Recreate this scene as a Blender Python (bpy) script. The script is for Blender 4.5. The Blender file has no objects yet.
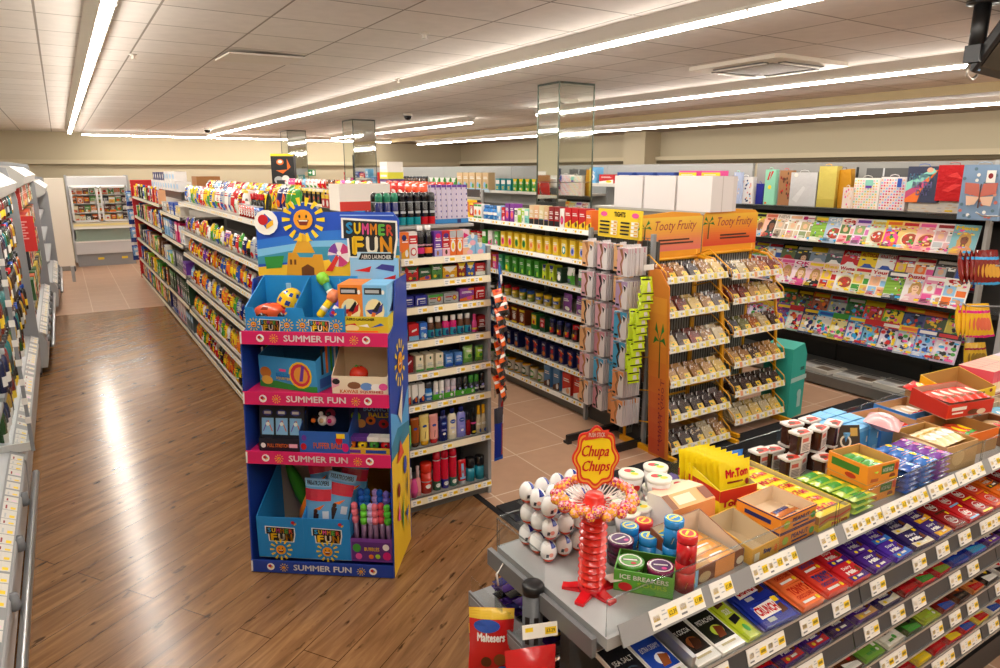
import bpy, math, random
from mathutils import Vector, Matrix
random.seed(7)
sc = bpy.context.scene
COL = bpy.context.collection
PI = math.pi
R = math.radians
PAL = dict(w='#f4f1ea', k='#16161a', r='#c8141e', R='#8e1218', b='#1f4fae', B='#141f63', c='#2fa3de', t='#13939c', g='#3f9a36', G='#14572c',
           l='#a9d22c', y='#f6d21c', Y='#e8a914', o='#ef7420', p='#e8539b', P='#f3b4c4', v='#6a35a0', V='#42207c', n='#5d3620', N='#a9713c',
           e='#d9b98a', s='#b9bcbf', S='#77797c', d='#3a3b3e', i='#efe3c4', m='#d41a72', L='#a8a4e2', a='#8fc4ea', T='#8fd6c3', f='#f2b88c')
def rgb(h):
    h = PAL.get(h, h)
    out = []
    for i in (1, 3, 5):
        x = int(h[i:i+2], 16) / 255
        out.append(x / 12.92 if x <= .04045 else ((x + .055) / 1.055) ** 2.4)
    return tuple(out) + (1.0,)
# ------------------------------------------------------------ materials
MATS = {}
def newmat(n):
    m = bpy.data.materials.new(n); m.use_nodes = True; MATS[n] = m
    nt = m.node_tree
    return m, nt, nt.nodes['Principled BSDF']
def colmat(n, rough, metal=0., coat=0., bump=0., spec=.5):
    m, nt, b = newmat(n)
    a = nt.nodes.new('ShaderNodeAttribute'); a.attribute_name = 'Col'
    nt.links.new(a.outputs['Color'], b.inputs['Base Color'])
    b.inputs['Roughness'].default_value = rough; b.inputs['Metallic'].default_value = metal
    b.inputs['Coat Weight'].default_value = coat; b.inputs['Coat Roughness'].default_value = .12
    b.inputs['Specular IOR Level'].default_value = spec
    if bump:
        z = nt.nodes.new('ShaderNodeTexNoise'); z.inputs['Scale'].default_value = 60 if bump < .5 else 35
        tc = nt.nodes.new('ShaderNodeTexCoord'); nt.links.new(tc.outputs['Object'], z.inputs['Vector'])
        bp = nt.nodes.new('ShaderNodeBump'); bp.inputs['Strength'].default_value = bump; bp.inputs['Distance'].default_value = .004
        nt.links.new(z.outputs['Fac'], bp.inputs['Height']); nt.links.new(bp.outputs['Normal'], b.inputs['Normal'])
    return m
colmat('card', .45); colmat('gloss', .22, coat=.3); colmat('film', .25, coat=.4, bump=.6); colmat('foil', .3, metal=.55, bump=.7)
colmat('metal', .35, metal=.9); colmat('paint', .4); colmat('matte', .8, spec=.3)
def clearmat(n, tint, w, rough=.05):
    m, nt, b = newmat(n); nt.nodes.remove(b)
    tr = nt.nodes.new('ShaderNodeBsdfTransparent'); tr.inputs[0].default_value = tint
    gl = nt.nodes.new('ShaderNodeBsdfGlossy'); gl.inputs['Roughness'].default_value = rough
    mx = nt.nodes.new('ShaderNodeMixShader'); fr = nt.nodes.new('ShaderNodeLayerWeight'); fr.inputs['Blend'].default_value = .3
    mu = nt.nodes.new('ShaderNodeMath'); mu.operation = 'MULTIPLY_ADD'; mu.inputs[1].default_value = w; mu.inputs[2].default_value = .02
    nt.links.new(fr.outputs['Facing'], mu.inputs[0]); nt.links.new(mu.outputs[0], mx.inputs[0]); nt.links.new(tr.outputs[0], mx.inputs[1]); nt.links.new(gl.outputs[0], mx.inputs[2])
    nt.links.new(mx.outputs[0], nt.nodes['Material Output'].inputs[0]); return m
clearmat('clear', (.95, .965, .965, 1), .09); clearmat('cellophane', (.96, .96, .96, 1), .16, .32); clearmat('frosted', (.8, .84, .84, 1), .25, .3)
def emitmat(n, c, s):
    m, nt, b = newmat(n)
    b.inputs['Base Color'].default_value = c; b.inputs['Emission Color'].default_value = c; b.inputs['Emission Strength'].default_value = s
    return m
m, nt, b = newmat('mirror'); b.inputs['Base Color'].default_value = (.80, .84, .80, 1); b.inputs['Metallic'].default_value = 1; b.inputs['Roughness'].default_value = .03
# ------------------------------------------------------------ mesh builder
class MB:
    def __init__(s): s.v = []; s.f = []; s.c = []; s.mi = []; s.mats = []; s.sm = []
    def mat(s, n):
        if n not in s.mats: s.mats.append(n)
        return s.mats.index(n)
    def add(s, vs, fs, col, mat='card', M=None, smooth=False):
        o = len(s.v)
        if M is not None: vs = [M @ Vector(p) for p in vs]
        s.v += [tuple(p) for p in vs]; k = s.mat(mat)
        many = isinstance(col, list)
        for i, f in enumerate(fs):
            s.f.append([o + j for j in f]); s.c.append(rgb(col[i] if many else col)); s.mi.append(k); s.sm.append(smooth)
        return s
    def box(s, x0, x1, y0, y1, z0, z1, col, mat='card', M=None, bev=0):
        if bev:
            return s.prism([(x0+bev, y0), (x1-bev, y0), (x1, y0+bev), (x1, y1-bev), (x1-bev, y1), (x0+bev, y1), (x0, y1-bev), (x0, y0+bev)], z0, z1, col, mat, M)
        v = [(x, y, z) for z in (z0, z1) for y in (y0, y1) for x in (x0, x1)]
        return s.add(v, [(0, 2, 3, 1), (4, 5, 7, 6), (0, 1, 5, 4), (2, 6, 7, 3), (0, 4, 6, 2), (1, 3, 7, 5)], col, mat, M)
    def prism(s, poly, a, b, col, mat='card', M=None, axis='z'):
        n = len(poly)
        f = {'z': lambda p, t: (p[0], p[1], t), 'y': lambda p, t: (p[0], t, p[1]), 'x': lambda p, t: (t, p[0], p[1])}[axis]
        v = [f(p, a) for p in poly] + [f(p, b) for p in poly]
        fs = [tuple(reversed(range(n))), tuple(range(n, 2*n))] + [(i, (i+1) % n, n+(i+1) % n, n+i) for i in range(n)]
        if axis == 'y': fs = [tuple(reversed(q)) for q in fs]
        return s.add(v, fs, col, mat, M)
    def lathe(s, prof, col, mat='gloss', M=None, seg=14, sy=1.0, smooth=True):
        """prof: (r, z) or (r, z, colour of the band that ends here)"""
        v = []; fs = []; cs = []
        for q in prof:
            v += [(q[0]*math.cos(2*PI*i/seg), q[0]*sy*math.sin(2*PI*i/seg), q[1]) for i in range(seg)]
        for k in range(1, len(prof)):
            for i in range(seg):
                j = (i+1) % seg; fs.append(((k-1)*seg+i, (k-1)*seg+j, k*seg+j, k*seg+i)); cs.append(prof[k][2] if len(prof[k]) > 2 else col)
        if prof[0][0] > 1e-4: fs.append(tuple(reversed(range(seg)))); cs.append(prof[1][2] if len(prof[1]) > 2 else col)
        if prof[-1][0] > 1e-4: fs.append(tuple((len(prof)-1)*seg+i for i in range(seg))); cs.append(prof[-1][2] if len(prof[-1]) > 2 else col)
        return s.add(v, fs, cs, mat, M, smooth)
    def tube(s, pts, r, col, mat='metal', seg=8, M=None):
        pts = [Vector(p) for p in pts]; v = []; fs = []
        for i, p in enumerate(pts):
            d = (pts[min(i+1, len(pts)-1)] - pts[max(i-1, 0)]).normalized()
            a = d.cross(Vector((0, 0, 1)) if abs(d.z) < .9 else Vector((1, 0, 0))).normalized(); b2 = d.cross(a)
            v += [p + (a*math.cos(2*PI*k/seg) + b2*math.sin(2*PI*k/seg))*r for k in range(seg)]
        for i in range(1, len(pts)):
            for k in range(seg):
                j = (k+1) % seg; fs.append(((i-1)*seg+k, (i-1)*seg+j, i*seg+j, i*seg+k))
        fs += [tuple(reversed(range(seg))), tuple((len(pts)-1)*seg+k for k in range(seg))]
        return s.add(v, fs, col, mat, M, True)
    def ball(s, r, col, mat='gloss', M=None, sx=1, sy=1, sz=1, seg=12, rings=8, cf=None):
        v = [(0, 0, -r*sz)]; fs = []; cs = []
        for k in range(1, rings):
            t = -PI/2 + PI*k/rings
            v += [(r*sx*math.cos(t)*math.cos(2*PI*i/seg), r*sy*math.cos(t)*math.sin(2*PI*i/seg), r*sz*math.sin(t)) for i in range(seg)]
        v.append((0, 0, r*sz)); L = len(v)-1
        for i in range(seg):
            j = (i+1) % seg
            fs.append((0, 1+j, 1+i)); cs.append(cf(0, i) if cf else col)
            for k in range(rings-2):
                fs.append((1+k*seg+i, 1+k*seg+j, 1+(k+1)*seg+j, 1+(k+1)*seg+i)); cs.append(cf(k+1, i) if cf else col)
            fs.append((1+(rings-2)*seg+i, 1+(rings-2)*seg+j, L)); cs.append(cf(rings-1, i) if cf else col)
        return s.add(v, fs, cs, mat, M, True)
    # decals on a surface function S(u,v,eps): u -.5..5, v 0..1
    def deco(s, S, items, mat='card', nu=1, nv=1, e0=.0006):
        e = e0
        for it in items:
            e += .0003
            if it[0] == 'r':
                _, u0, v0, u1, v1, c = it
                g = [S(u0+(u1-u0)*i/nu, v0+(v1-v0)*j/nv, e) for j in range(nv+1) for i in range(nu+1)]
                s.add(g, [(j*(nu+1)+i, j*(nu+1)+i+1, (j+1)*(nu+1)+i+1, (j+1)*(nu+1)+i) for j in range(nv) for i in range(nu)], c, mat)
            elif it[0] == 'c':
                _, u, v, ru, rv, c = it
                g = [S(u, v, e)] + [S(u+ru*math.cos(2*PI*i/14), v+rv*math.sin(2*PI*i/14), e) for i in range(14)]
                s.add(g, [(0, 1+i, 1+(i+1) % 14) for i in range(14)], c, mat)
            elif it[0] == 'p':
                s.add([S(u, v, e) for u, v in it[1]], [tuple(range(len(it[1])))], it[2], mat)
            elif it[0] == 't':
                _, t, u0, v0, u1, v1, c = it[:7]
                vs, fs = glyphs(t, it[7] if len(it) > 7 else .02)
                s.add([S(u0+(u1-u0)*x, v0+(v1-v0)*y, e+.0004) for x, y in vs], fs, c, mat)
        return s
    def mesh(s, name):
        me = bpy.data.meshes.new(name); me.from_pydata(s.v, [], s.f); 
        for n in s.mats: me.materials.append(MATS[n])
        at = me.color_attributes.new('Col', 'FLOAT_COLOR', 'CORNER')
        buf = []
        for p, c in zip(me.polygons, s.c): buf += list(c) * p.loop_total
        at.data.foreach_set('color', buf)
        me.polygons.foreach_set('material_index', s.mi); me.polygons.foreach_set('use_smooth', s.sm); me.update()
        return me
    def build(s, name, parent=None, loc=(0, 0, 0), rz=0, label=None, cat=None, group=None, kind=None):
        o = bpy.data.objects.new(name, s.mesh(name)); COL.objects.link(o)
        o.location = loc; o.rotation_euler = (0, 0, rz)
        if parent: o.parent = parent
        return tag(o, label, cat, group, kind)
GC = {}
def glyphs(t, bold=.02):
    """outline polygons of a string, normalised to a 1 x 1 box"""
    key = (t, bold)
    if key in GC: return GC[key]
    cu = bpy.data.curves.new('lettering', 'FONT'); cu.body = t; cu.resolution_u = 2; cu.shear = .32 if bold < 0 else 0; bold = max(bold, 0); cu.fill_mode = 'FRONT'
    ob = bpy.data.objects.new('lettering', cu); COL.objects.link(ob)
    bpy.context.view_layer.update()
    ev = ob.evaluated_get(bpy.context.evaluated_depsgraph_get()); me = ev.to_mesh()
    vs = [(v.co.x, v.co.y) for v in me.vertices]; fs = [tuple(p.vertices) for p in me.polygons]
    if bold:   # heavier strokes: the outlines repeated a little to each side
        n = len(vs); d = bold*1.5; base, bf = vs, fs; vs, fs = [], []
        for k, (a, b) in enumerate(((-d, 0), (d, 0), (0, d), (0, -d))): vs += [(x+a, y+b) for x, y in base]; fs += [tuple(i+k*n for i in q) for q in bf]
    ev.to_mesh_clear(); bpy.data.objects.remove(ob); bpy.data.curves.remove(cu)
    x0 = min(v[0] for v in vs); x1 = max(v[0] for v in vs); y0 = min(v[1] for v in vs); y1 = max(v[1] for v in vs)
    GC[key] = ([((a-x0)/(x1-x0), (b-y0)/(y1-y0)) for a, b in vs], fs)
    return GC[key]
USED = {}
def tag(o, label=None, cat=None, group=None, kind=None):
    if label:
        o['label'] = label
        USED.setdefault(label, []).append(o.name)
    if cat: o['category'] = cat
    if group: o['group'] = group
    if kind: o['kind'] = kind
    return o
def empty(name, loc, rz, label, cat, group=None):
    o = bpy.data.objects.new(name, None); COL.objects.link(o); o.location = loc; o.rotation_euler = (0, 0, rz); o.empty_display_size = .1
    return tag(o, label, cat, group)
ORD = 'first second third fourth fifth sixth seventh eighth ninth tenth eleventh twelfth thirteenth fourteenth fifteenth sixteenth seventeenth eighteenth nineteenth twentieth'.split()
def nth(i):
    if i < 20: return ORD[i]
    t = ['twenty', 'thirty', 'forty', 'fifty'][(i+1)//10-2]
    return t + '-' + ORD[(i+1) % 10-1] if (i+1) % 10 else {'thirty': 'thirtieth', 'forty': 'fortieth', 'fifty': 'fiftieth'}[t]
# ------------------------------------------------------------ product kinds
class Proto:
    """root mesh plus child parts; spawn() places copies"""
    def __init__(s, name, cat, mb, parts=(), w=0, d=0, h=0):
        s.name, s.cat, s.w, s.d, s.h = name, cat, w, d, h
        s.me = mb.mesh(name); s.parts = [(n, p.mesh(n), lb) for n, p, lb in parts]; s.first = None
    def spawn(s, loc, rz=0, label=None, group=None, rx=0, ry=0, name=None):
        if s.first is None:
            o = bpy.data.objects.new(name or s.name, s.me); COL.objects.link(o)
            for n, me, lb in s.parts:
                c = bpy.data.objects.new(n, me); COL.objects.link(c); c.parent = o
                if lb: c['label'] = lb
            s.first = o
        else:
            o = s.first.copy(); COL.objects.link(o)
            for ch in s.first.children:
                c = ch.copy(); COL.objects.link(c); c.parent = o
            for k in ('label', 'group'):
                if k in o: del o[k]
            if name: o.name = name
        o.location = loc; o.rotation_euler = (rx, ry, rz)
        return tag(o, label, s.cat, group)
PC = {}
def cached(fn):
    def g(*a, **k):
        key = (fn.__name__, repr(a), repr(sorted(k.items())))
        if key not in PC: PC[key] = fn(*a, **k)
        return PC[key]
    return g
def bars(u0, v0, u1, v1, n, c):
    """little printed lines"""
    h = (v1-v0)/n
    return [('r', u0, v0+i*h, u1 - (.12*(u1-u0) if i % 2 else 0), v0+i*h+h*.5, c) for i in range(n)]
def art(k, a='w', b='k', t=None, tc='w'):
    """printed fronts: k picks the layout"""
    r = [('t', t, -.38, .62, .38, .78, tc)] if t else bars(-.36, .62, .36, .8, 2, tc)
    return {0: [('r', -.5, .55, .5, .88, a)] + r + bars(-.3, .12, .2, .4, 3, b),
            1: [('c', 0, .38, .36, .24, a), ('c', 0, .38, .2, .14, b)] + r,
            2: [('p', [(-.5, .0), (.5, .0), (.5, .42), (-.5, .2)], a), ('c', .18, .2, .2, .14, b)] + r,
            3: [('r', -.5, .0, .5, .28, a), ('r', -.5, .28, .5, .32, b)] + r + bars(-.35, .38, .3, .54, 2, tc),
            4: [('r', -.42, .3, .42, .9, a)] + ([('t', t, -.36, .66, .36, .82, tc)] if t else bars(-.3, .68, .3, .82, 2, tc)) + [('c', 0, .45, .2, .12, b)],
            5: [('p', [(-.5, 1), (.5, 1), (0, .45)], a)] + r + [('c', -.2, .2, .14, .1, b), ('c', .15, .17, .16, .12, a)],
            6: r + [('c', -.15, .28, .2, .17, a), ('c', .18, .22, .18, .14, b), ('r', -.5, 0, .5, .06, a)],
            7: [('r', -.5, .86, .5, 1, a), ('r', -.5, 0, .5, .12, a), ('c', 0, .42, .3, .2, b)] + r}[k]
@cached
def carton(name, w, d, h, col, de=(), cat='box', top=None, side=None, mat='card', noun=None):
    m = MB(); b = .0025
    m.box(-w/2, w/2, -d/2, d/2, 0, h, col, mat)
    S = lambda u, v, e: (u*w, -d/2-e, v*h)
    m.deco(S, list(de))
    T = lambda u, v, e: (u*w, -d/2+v*d, h+e)
    m.deco(T, [('r', -.5, 0, .5, 1, top or col), ('r', -.5, .48, .5, .5, 'S')] if d > .03 else [])
    if side: m.deco(lambda u, v, e: (w/2+e, u*d, v*h), side); m.deco(lambda u, v, e: (-w/2-e, -u*d, v*h), side)
    return Proto(name, cat, m, (), w, d, h)
@cached
def bottle(name, w, h, col, cap, de=(), neck=.35, caph=.16, cat='bottle', sy=.7, shoulder=.72, label=None, mat='gloss', liquid=None):
    r = w/2; bz = h*(1-caph)
    m = MB().lathe([(r*.92, 0), (r, h*.02), (r, bz*shoulder*.5), (r, bz*shoulder), (r*.8, bz*(shoulder+.6*(1-shoulder))), (r*neck, bz*.96), (r*neck, bz)], col, mat, sy=sy)
    S = lambda u, v, e: ((r+e)*math.sin(u*2.6), -(r*sy+e)*math.cos(u*2.6), v*bz*shoulder)
    if label: m.deco(S, [('r', -.5, .08, .5, .9, label)], nu=8)
    m.deco(S, list(de), nu=6)
    c = MB().lathe([(r*neck*1.15, bz*.97), (r*neck*1.2, bz), (r*neck*1.2, h*.985), (r*neck*1.05, h)], cap, 'gloss', sy=1 if neck < .6 else sy)
    return Proto(name, cat, m, [('cap', c, None)], w, w*sy, h)
@cached
def aerosol(name, w, h, col, cap, de=(), cat='spray can', caph=.27, base=None):
    r = w/2; z = h*(1-caph)
    m = MB().lathe([(r*.93, 0, 's'), (r, h*.012, 's'), (r, h*.25, base or col), (r, z*.97, col), (r*.9, z, 's')], col, 'gloss')
    m.deco(lambda u, v, e: ((r+e)*math.sin(u*2.6), -(r+e)*math.cos(u*2.6), v*z), list(de), nu=6)
    c = MB().lathe([(r*.99, z), (r*.99, z+(h-z)*.6), (r*.82, z+(h-z)*.9), (r*.4, h)], cap, 'gloss')
    return Proto(name, cat, m, [('cap', c, None)], w, w, h)
@cached
def tub(name, w, h, col, lid, de=(), cat='tub', lidh=.18, taper=1., mat='gloss', lde=()):
    r = w/2; z = h*(1-lidh)
    m = MB().lathe([(r*taper, 0), (r*.97, z)], col, mat)
    m.deco(lambda u, v, e: ((r*(taper+(1-taper)*v)+e)*math.sin(u*2.6), -(r*(taper+(1-taper)*v)+e)*math.cos(u*2.6), v*z), list(de), nu=6)
    c = MB().lathe([(r, z), (r*1.02, z+(h-z)*.2), (r*1.02, h*.99), (r*.95, h)], lid, 'gloss', seg=18)
    if lde: c.deco(lambda u, v, e: (u*w, (v-.5)*w, h+e), lde)
    return Proto(name, cat, m, [('lid', c, None)], w*1.02, w*1.02, h)
@cached
def tube_up(name, w, h, col, cap, de=(), cat='tube'):
    """squeeze tube standing on its cap, crimp on top"""
    r = w/2; z = h*.15; m = MB(); v = []; fs = []; n = 12; L = [(z, 1, .62), (h*.5, 1, .5), (h*.9, 1.02, .16), (h, 1.04, .06)]
    for zz, a, b2 in L: v += [(r*a*math.cos(2*PI*i/n), r*b2*math.sin(2*PI*i/n), zz) for i in range(n)]
    for k in range(3): fs += [(k*n+i, k*n+(i+1) % n, (k+1)*n+(i+1) % n, (k+1)*n+i) for i in range(n)]
    fs.append(tuple(3*n+i for i in range(n))); m.add(v, fs, col, 'gloss', None, True)
    def S(u, v, e):
        f = .62 - .46*v
        return (u*w*.9, -(r*f*math.sqrt(max(0, 1-(u*1.7)**2))+e+.001), z+v*(h-z)*.9)
    m.deco(S, list(de), nu=5, nv=3)
    c = MB().lathe([(r*.72, 0), (r*.78, z*.2), (r*.8, z)], cap, 'gloss', sy=.75)
    return Proto(name, cat, m, [('cap', c, None)], w*1.04, w*.62, h)
def bulge(u, v, t): return t*max(0, 1-abs(2*u)**2.5)*max(0, 1-abs(2*v-1)**3)
def pillow(m, w, h, t, col, de=(), mat='film', nu=6, nv=7, crimp=.05, M=None, stand=True, back=True):
    """flow-wrapped pack, front towards -y, crimped at both ends; de printed on the front"""
    P = lambda u, v, e: (u*w*(1-.06*(1-abs(2*v-1))), -bulge(u, v, t/2)-e, v*h) if stand else (u*w, (v-.5)*h, t/2+bulge(u, v, t/2)+e)
    Q = lambda u, v, e: (u*w*(1-.06*(1-abs(2*v-1))), bulge(u, v, t/2)+e, v*h) if stand else (u*w, (v-.5)*h, t/2-bulge(u, v, t/2)-e)
    PM = P if M is None else (lambda u, v, e: M @ Vector(P(u, v, e)))
    QM = Q if M is None else (lambda u, v, e: M @ Vector(Q(u, v, e)))
    for F, fl in ((PM, 0), (QM, 1)):
        g = [F(-.5+i/nu, j/nv, 0) for j in range(nv+1) for i in range(nu+1)]
        fs = [(j*(nu+1)+i, j*(nu+1)+i+1, (j+1)*(nu+1)+i+1, (j+1)*(nu+1)+i) for j in range(nv) for i in range(nu)]
        m.add(g, [tuple(reversed(f)) for f in fs] if fl else fs, col, mat, None, True)
    m.deco(PM, list(de), mat, nu=4, nv=4, e0=.0012)
    return m
@cached
def bag(name, w, h, t, col, de=(), cat='bag', mat='film', head=None):
    m = MB(); d = list(de)
    if head: d = [('r', -.5, .84, .5, 1, head)] + d
    pillow(m, w, h, t, col, d, mat)
    return Proto(name, cat, m, (), w, t, h)
@cached
def slab(name, w, d, h, col, de=(), cat='bar', mat='gloss', wrap=True):
    """flat tablet lying down, print on top, reading from the front edge"""
    m = MB(); b = min(.004, h*.4)
    if wrap:
        e = .008; z = h*.45
        m.prism([(-w/2+e, 0), (w/2-e, 0), (w/2-e*1.2, h*.8), (w/2-e*1.9, h), (-w/2+e*1.9, h), (-w/2+e*1.2, h*.8)], -d/2, d/2, col, mat, None, 'y')
        for sx in (-1, 1): m.box(min(sx*(w/2-e), sx*w/2), max(sx*(w/2-e), sx*w/2), -d/2, d/2, z-.0008, z+.0008, col, mat)
        k = (w-2*e*1.9)/w
    else:
        m.box(-w/2, w/2, -d/2, d/2, 0, h, col, mat); k = 1
    m.deco(lambda u, v, e2: (u*w*k, -d/2+v*d, h+e2), list(de), mat)
    return Proto(name, cat, m, (), w, d, h)
@cached
def flow(name, w, d, h, col, de=(), cat='bar'):
    """wrapped snack bar lying down"""
    m = MB(); pillow(m, w, d, h, col, de, 'film', nu=8, nv=6, stand=False)
    return Proto(name, cat, m, (), w, d, h)
@cached
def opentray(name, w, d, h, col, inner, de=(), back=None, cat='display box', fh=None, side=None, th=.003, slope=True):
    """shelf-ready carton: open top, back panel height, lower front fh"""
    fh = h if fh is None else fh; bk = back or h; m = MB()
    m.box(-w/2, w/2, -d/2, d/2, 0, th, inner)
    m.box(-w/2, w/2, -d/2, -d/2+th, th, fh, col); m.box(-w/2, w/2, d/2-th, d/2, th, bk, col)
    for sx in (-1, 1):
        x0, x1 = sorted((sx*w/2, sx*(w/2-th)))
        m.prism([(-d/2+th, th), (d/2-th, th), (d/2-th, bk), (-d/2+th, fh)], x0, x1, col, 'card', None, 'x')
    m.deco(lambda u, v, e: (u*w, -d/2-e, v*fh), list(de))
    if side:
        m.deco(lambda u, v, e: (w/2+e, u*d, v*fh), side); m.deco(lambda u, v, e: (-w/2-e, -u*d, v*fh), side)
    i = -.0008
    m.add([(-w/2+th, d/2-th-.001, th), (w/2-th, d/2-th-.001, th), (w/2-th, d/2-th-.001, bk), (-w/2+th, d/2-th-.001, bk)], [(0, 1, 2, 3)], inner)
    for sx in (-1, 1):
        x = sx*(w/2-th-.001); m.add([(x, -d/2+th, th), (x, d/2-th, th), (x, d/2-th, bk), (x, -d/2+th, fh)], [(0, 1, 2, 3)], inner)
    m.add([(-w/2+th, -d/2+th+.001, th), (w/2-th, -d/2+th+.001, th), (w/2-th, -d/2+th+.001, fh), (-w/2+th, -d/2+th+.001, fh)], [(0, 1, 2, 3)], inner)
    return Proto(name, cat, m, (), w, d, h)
def frame(o, rz):
    """point along a shelf: u to the viewer's right, n into the shelf"""
    c, s = math.cos(rz), math.sin(rz)
    return lambda u, n, z: (o[0]+c*u-s*n, o[1]+s*u+c*n, z)
LOG = []
def row(o, rz, L, z, items, where, end, group, inset=.012, rev=False, jitter=.004, fill=True, rx=0):
    """items: (proto, count, noun[, lift]); laid from the viewer's left; the label counts from END (rev: counted from the right)"""
    F = frame(o, rz); seq = [(p[0], p[2], p[3] if len(p) > 3 else 0) for p in items for _ in range(p[1])]
    tot = sum(p.w for p, _, _ in seq if p); n = len(seq); g = (L-tot)/n if fill else .006
    if g < .001: LOG.append((where, round(g*n, 3)))
    u = g/2; out = []; g = max(g, .001)
    for i, (p, noun, lift) in enumerate(seq):
        if p is None: u += .06; continue
        k = n-1-i if rev else i
        a = random.uniform(-1, 1)*jitter
        ob = p.spawn(F(u+p.w/2, inset+p.d/2+abs(a), z+lift+.0015), rz, f"{noun}, {nth(k)} from {end}, {where}", group, rx=rx)
        out.append(ob); u += p.w+g
    return out
def strip(m, L, h, M, step=.085, base='i', tcol='y', seed=1, tick=True, ph=.5):
    """shelf-edge strip with paper tickets, in the local x-z plane facing -y"""
    m.box(0, L, -.003, .0, 0, h, base, 'paint', M)
    rnd = random.Random(seed); x = .02
    S = lambda u, v, e: M @ Vector((u, -.003-e, v*h))
    while tick and x < L-.06:
        w = rnd.uniform(.05, .075)
        if rnd.random() < .85:
            m.deco(S, [('r', x, .06, x+w, .94, 'w'), ('r', x+w*.5, .25, x+w*.95, .72, tcol), ('r', x+w*.58, .4, x+w*.88, .56, 'Y'), ('r', x+.005, .55, x+w*.4, .72, 's'), ('r', x+.005, .25, x+w*.3, .4, 's')])
        x += w + rnd.choice([.004, .01, step*.5])
    return m
# ============================================================ the room
def nodes(nt, *names): return [nt.nodes.new(n) for n in names]
def brickmat(n, w, h, mortar, off, loc, rot, c1, c2, cm, rough, bumpd=.0, noise=0., spec=.5):
    m, nt, b = newmat(n)
    tc, mp, br = nodes(nt, 'ShaderNodeTexCoord', 'ShaderNodeMapping', 'ShaderNodeTexBrick')
    mp.inputs['Location'].default_value = loc; mp.inputs['Rotation'].default_value = (0, 0, rot)
    br.offset = off; br.squash = 1
    for k, v in (('Scale', 1), ('Brick Width', w), ('Row Height', h), ('Mortar Size', mortar), ('Mortar Smooth', .1), ('Bias', 0)): br.inputs[k].default_value = v
    br.inputs['Color1'].default_value = rgb(c1); br.inputs['Color2'].default_value = rgb(c2); br.inputs['Mortar'].default_value = rgb(cm)
    nt.links.new(tc.outputs['Object'], mp.inputs['Vector']); nt.links.new(mp.outputs['Vector'], br.inputs['Vector'])
    nz, mx = nodes(nt, 'ShaderNodeTexNoise', 'ShaderNodeMix'); mx.data_type = 'RGBA'; mx.blend_type = 'MULTIPLY'
    nz.inputs['Scale'].default_value = 9; nz.inputs['Detail'].default_value = 6
    nt.links.new(mp.outputs['Vector'], nz.inputs['Vector'])
    cr = nt.nodes.new('ShaderNodeValToRGB'); cr.color_ramp.elements[0].position = .3; cr.color_ramp.elements[1].position = .7
    cr.color_ramp.elements[0].color = (1-noise,)*3 + (1,); nt.links.new(nz.outputs['Fac'], cr.inputs[0])
    mx.inputs[0].default_value = 1; nt.links.new(br.outputs['Color'], mx.inputs[6]); nt.links.new(cr.outputs[0], mx.inputs[7])
    nt.links.new(mx.outputs[2], b.inputs['Base Color']); b.inputs['Roughness'].default_value = rough; b.inputs['Specular IOR Level'].default_value = spec
    if bumpd:
        bp = nt.nodes.new('ShaderNodeBump'); bp.invert = True; bp.inputs['Distance'].default_value = bumpd; bp.inputs['Strength'].default_value = .5
        nt.links.new(br.outputs['Fac'], bp.inputs['Height']); nt.links.new(bp.outputs['Normal'], b.inputs['Normal'])
    return m, nt, b, mp, br, mx
brickmat('ceilingtile', .6, .6, .007, 0, (0, .3, 0), 0, '#e6ded6', '#dfd6cd', '#94897d', .85, .003, .08)
brickmat('floortile', .5, .5, .005, 0, (-.203, -.077, 0), 0, '#b99478', '#b38d72', '#d8c4b0', .3, .001, .10)
m, nt, b, mp, br, mx = brickmat('woodfloor', 2.1, .19, .002, .37, (0, 0, 0), R(-34), '#8c6441', '#755136', '#33200f', .33, .0, .0, .36)
w1, mp2, n2, cr2, m2, n3, cr3, m3, mul = nodes(nt, 'ShaderNodeTexNoise', 'ShaderNodeMapping', 'ShaderNodeTexNoise', 'ShaderNodeValToRGB', 'ShaderNodeMix', 'ShaderNodeTexNoise', 'ShaderNodeValToRGB', 'ShaderNodeMix', 'ShaderNodeMix')
mp2.inputs['Scale'].default_value = (1.4, 13, 1); nt.links.new(mp.outputs['Vector'], mp2.inputs['Vector'])
n2.inputs['Scale'].default_value = 1.6; n2.inputs['Detail'].default_value = 9; n2.inputs['Roughness'].default_value = .62; n2.inputs['Distortion'].default_value = .6
nt.links.new(mp2.outputs['Vector'], n2.inputs['Vector'])
e = cr2.color_ramp.elements; e[0].position = .3; e[0].color = rgb('#553a22'); e[1].position = .68; e[1].color = rgb('#a98257')
x = e.new(.5); x.color = rgb('#84603c')
nt.links.new(n2.outputs['Fac'], cr2.inputs[0])
m2.data_type = 'RGBA'; m2.inputs[0].default_value = .55; nt.links.new(br.outputs['Color'], m2.inputs[6]); nt.links.new(cr2.outputs[0], m2.inputs[7])
mp3 = nt.nodes.new('ShaderNodeMapping'); mp3.inputs['Scale'].default_value = (1, 2.6, 1); nt.links.new(mp.outputs['Vector'], mp3.inputs['Vector'])
n3.inputs['Scale'].default_value = 7.5; n3.inputs['Detail'].default_value = 3; nt.links.new(mp3.outputs['Vector'], n3.inputs['Vector'])
e = cr3.color_ramp.elements; e[0].position = .29; e[0].color = rgb('#3a2616'); e[1].position = .37; e[1].color = (1, 1, 1, 1); nt.links.new(n3.outputs['Fac'], cr3.inputs[0])
m3.data_type = 'RGBA'; m3.blend_type = 'MULTIPLY'; m3.inputs[0].default_value = .8; nt.links.new(m2.outputs[2], m3.inputs[6]); nt.links.new(cr3.outputs[0], m3.inputs[7])
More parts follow.
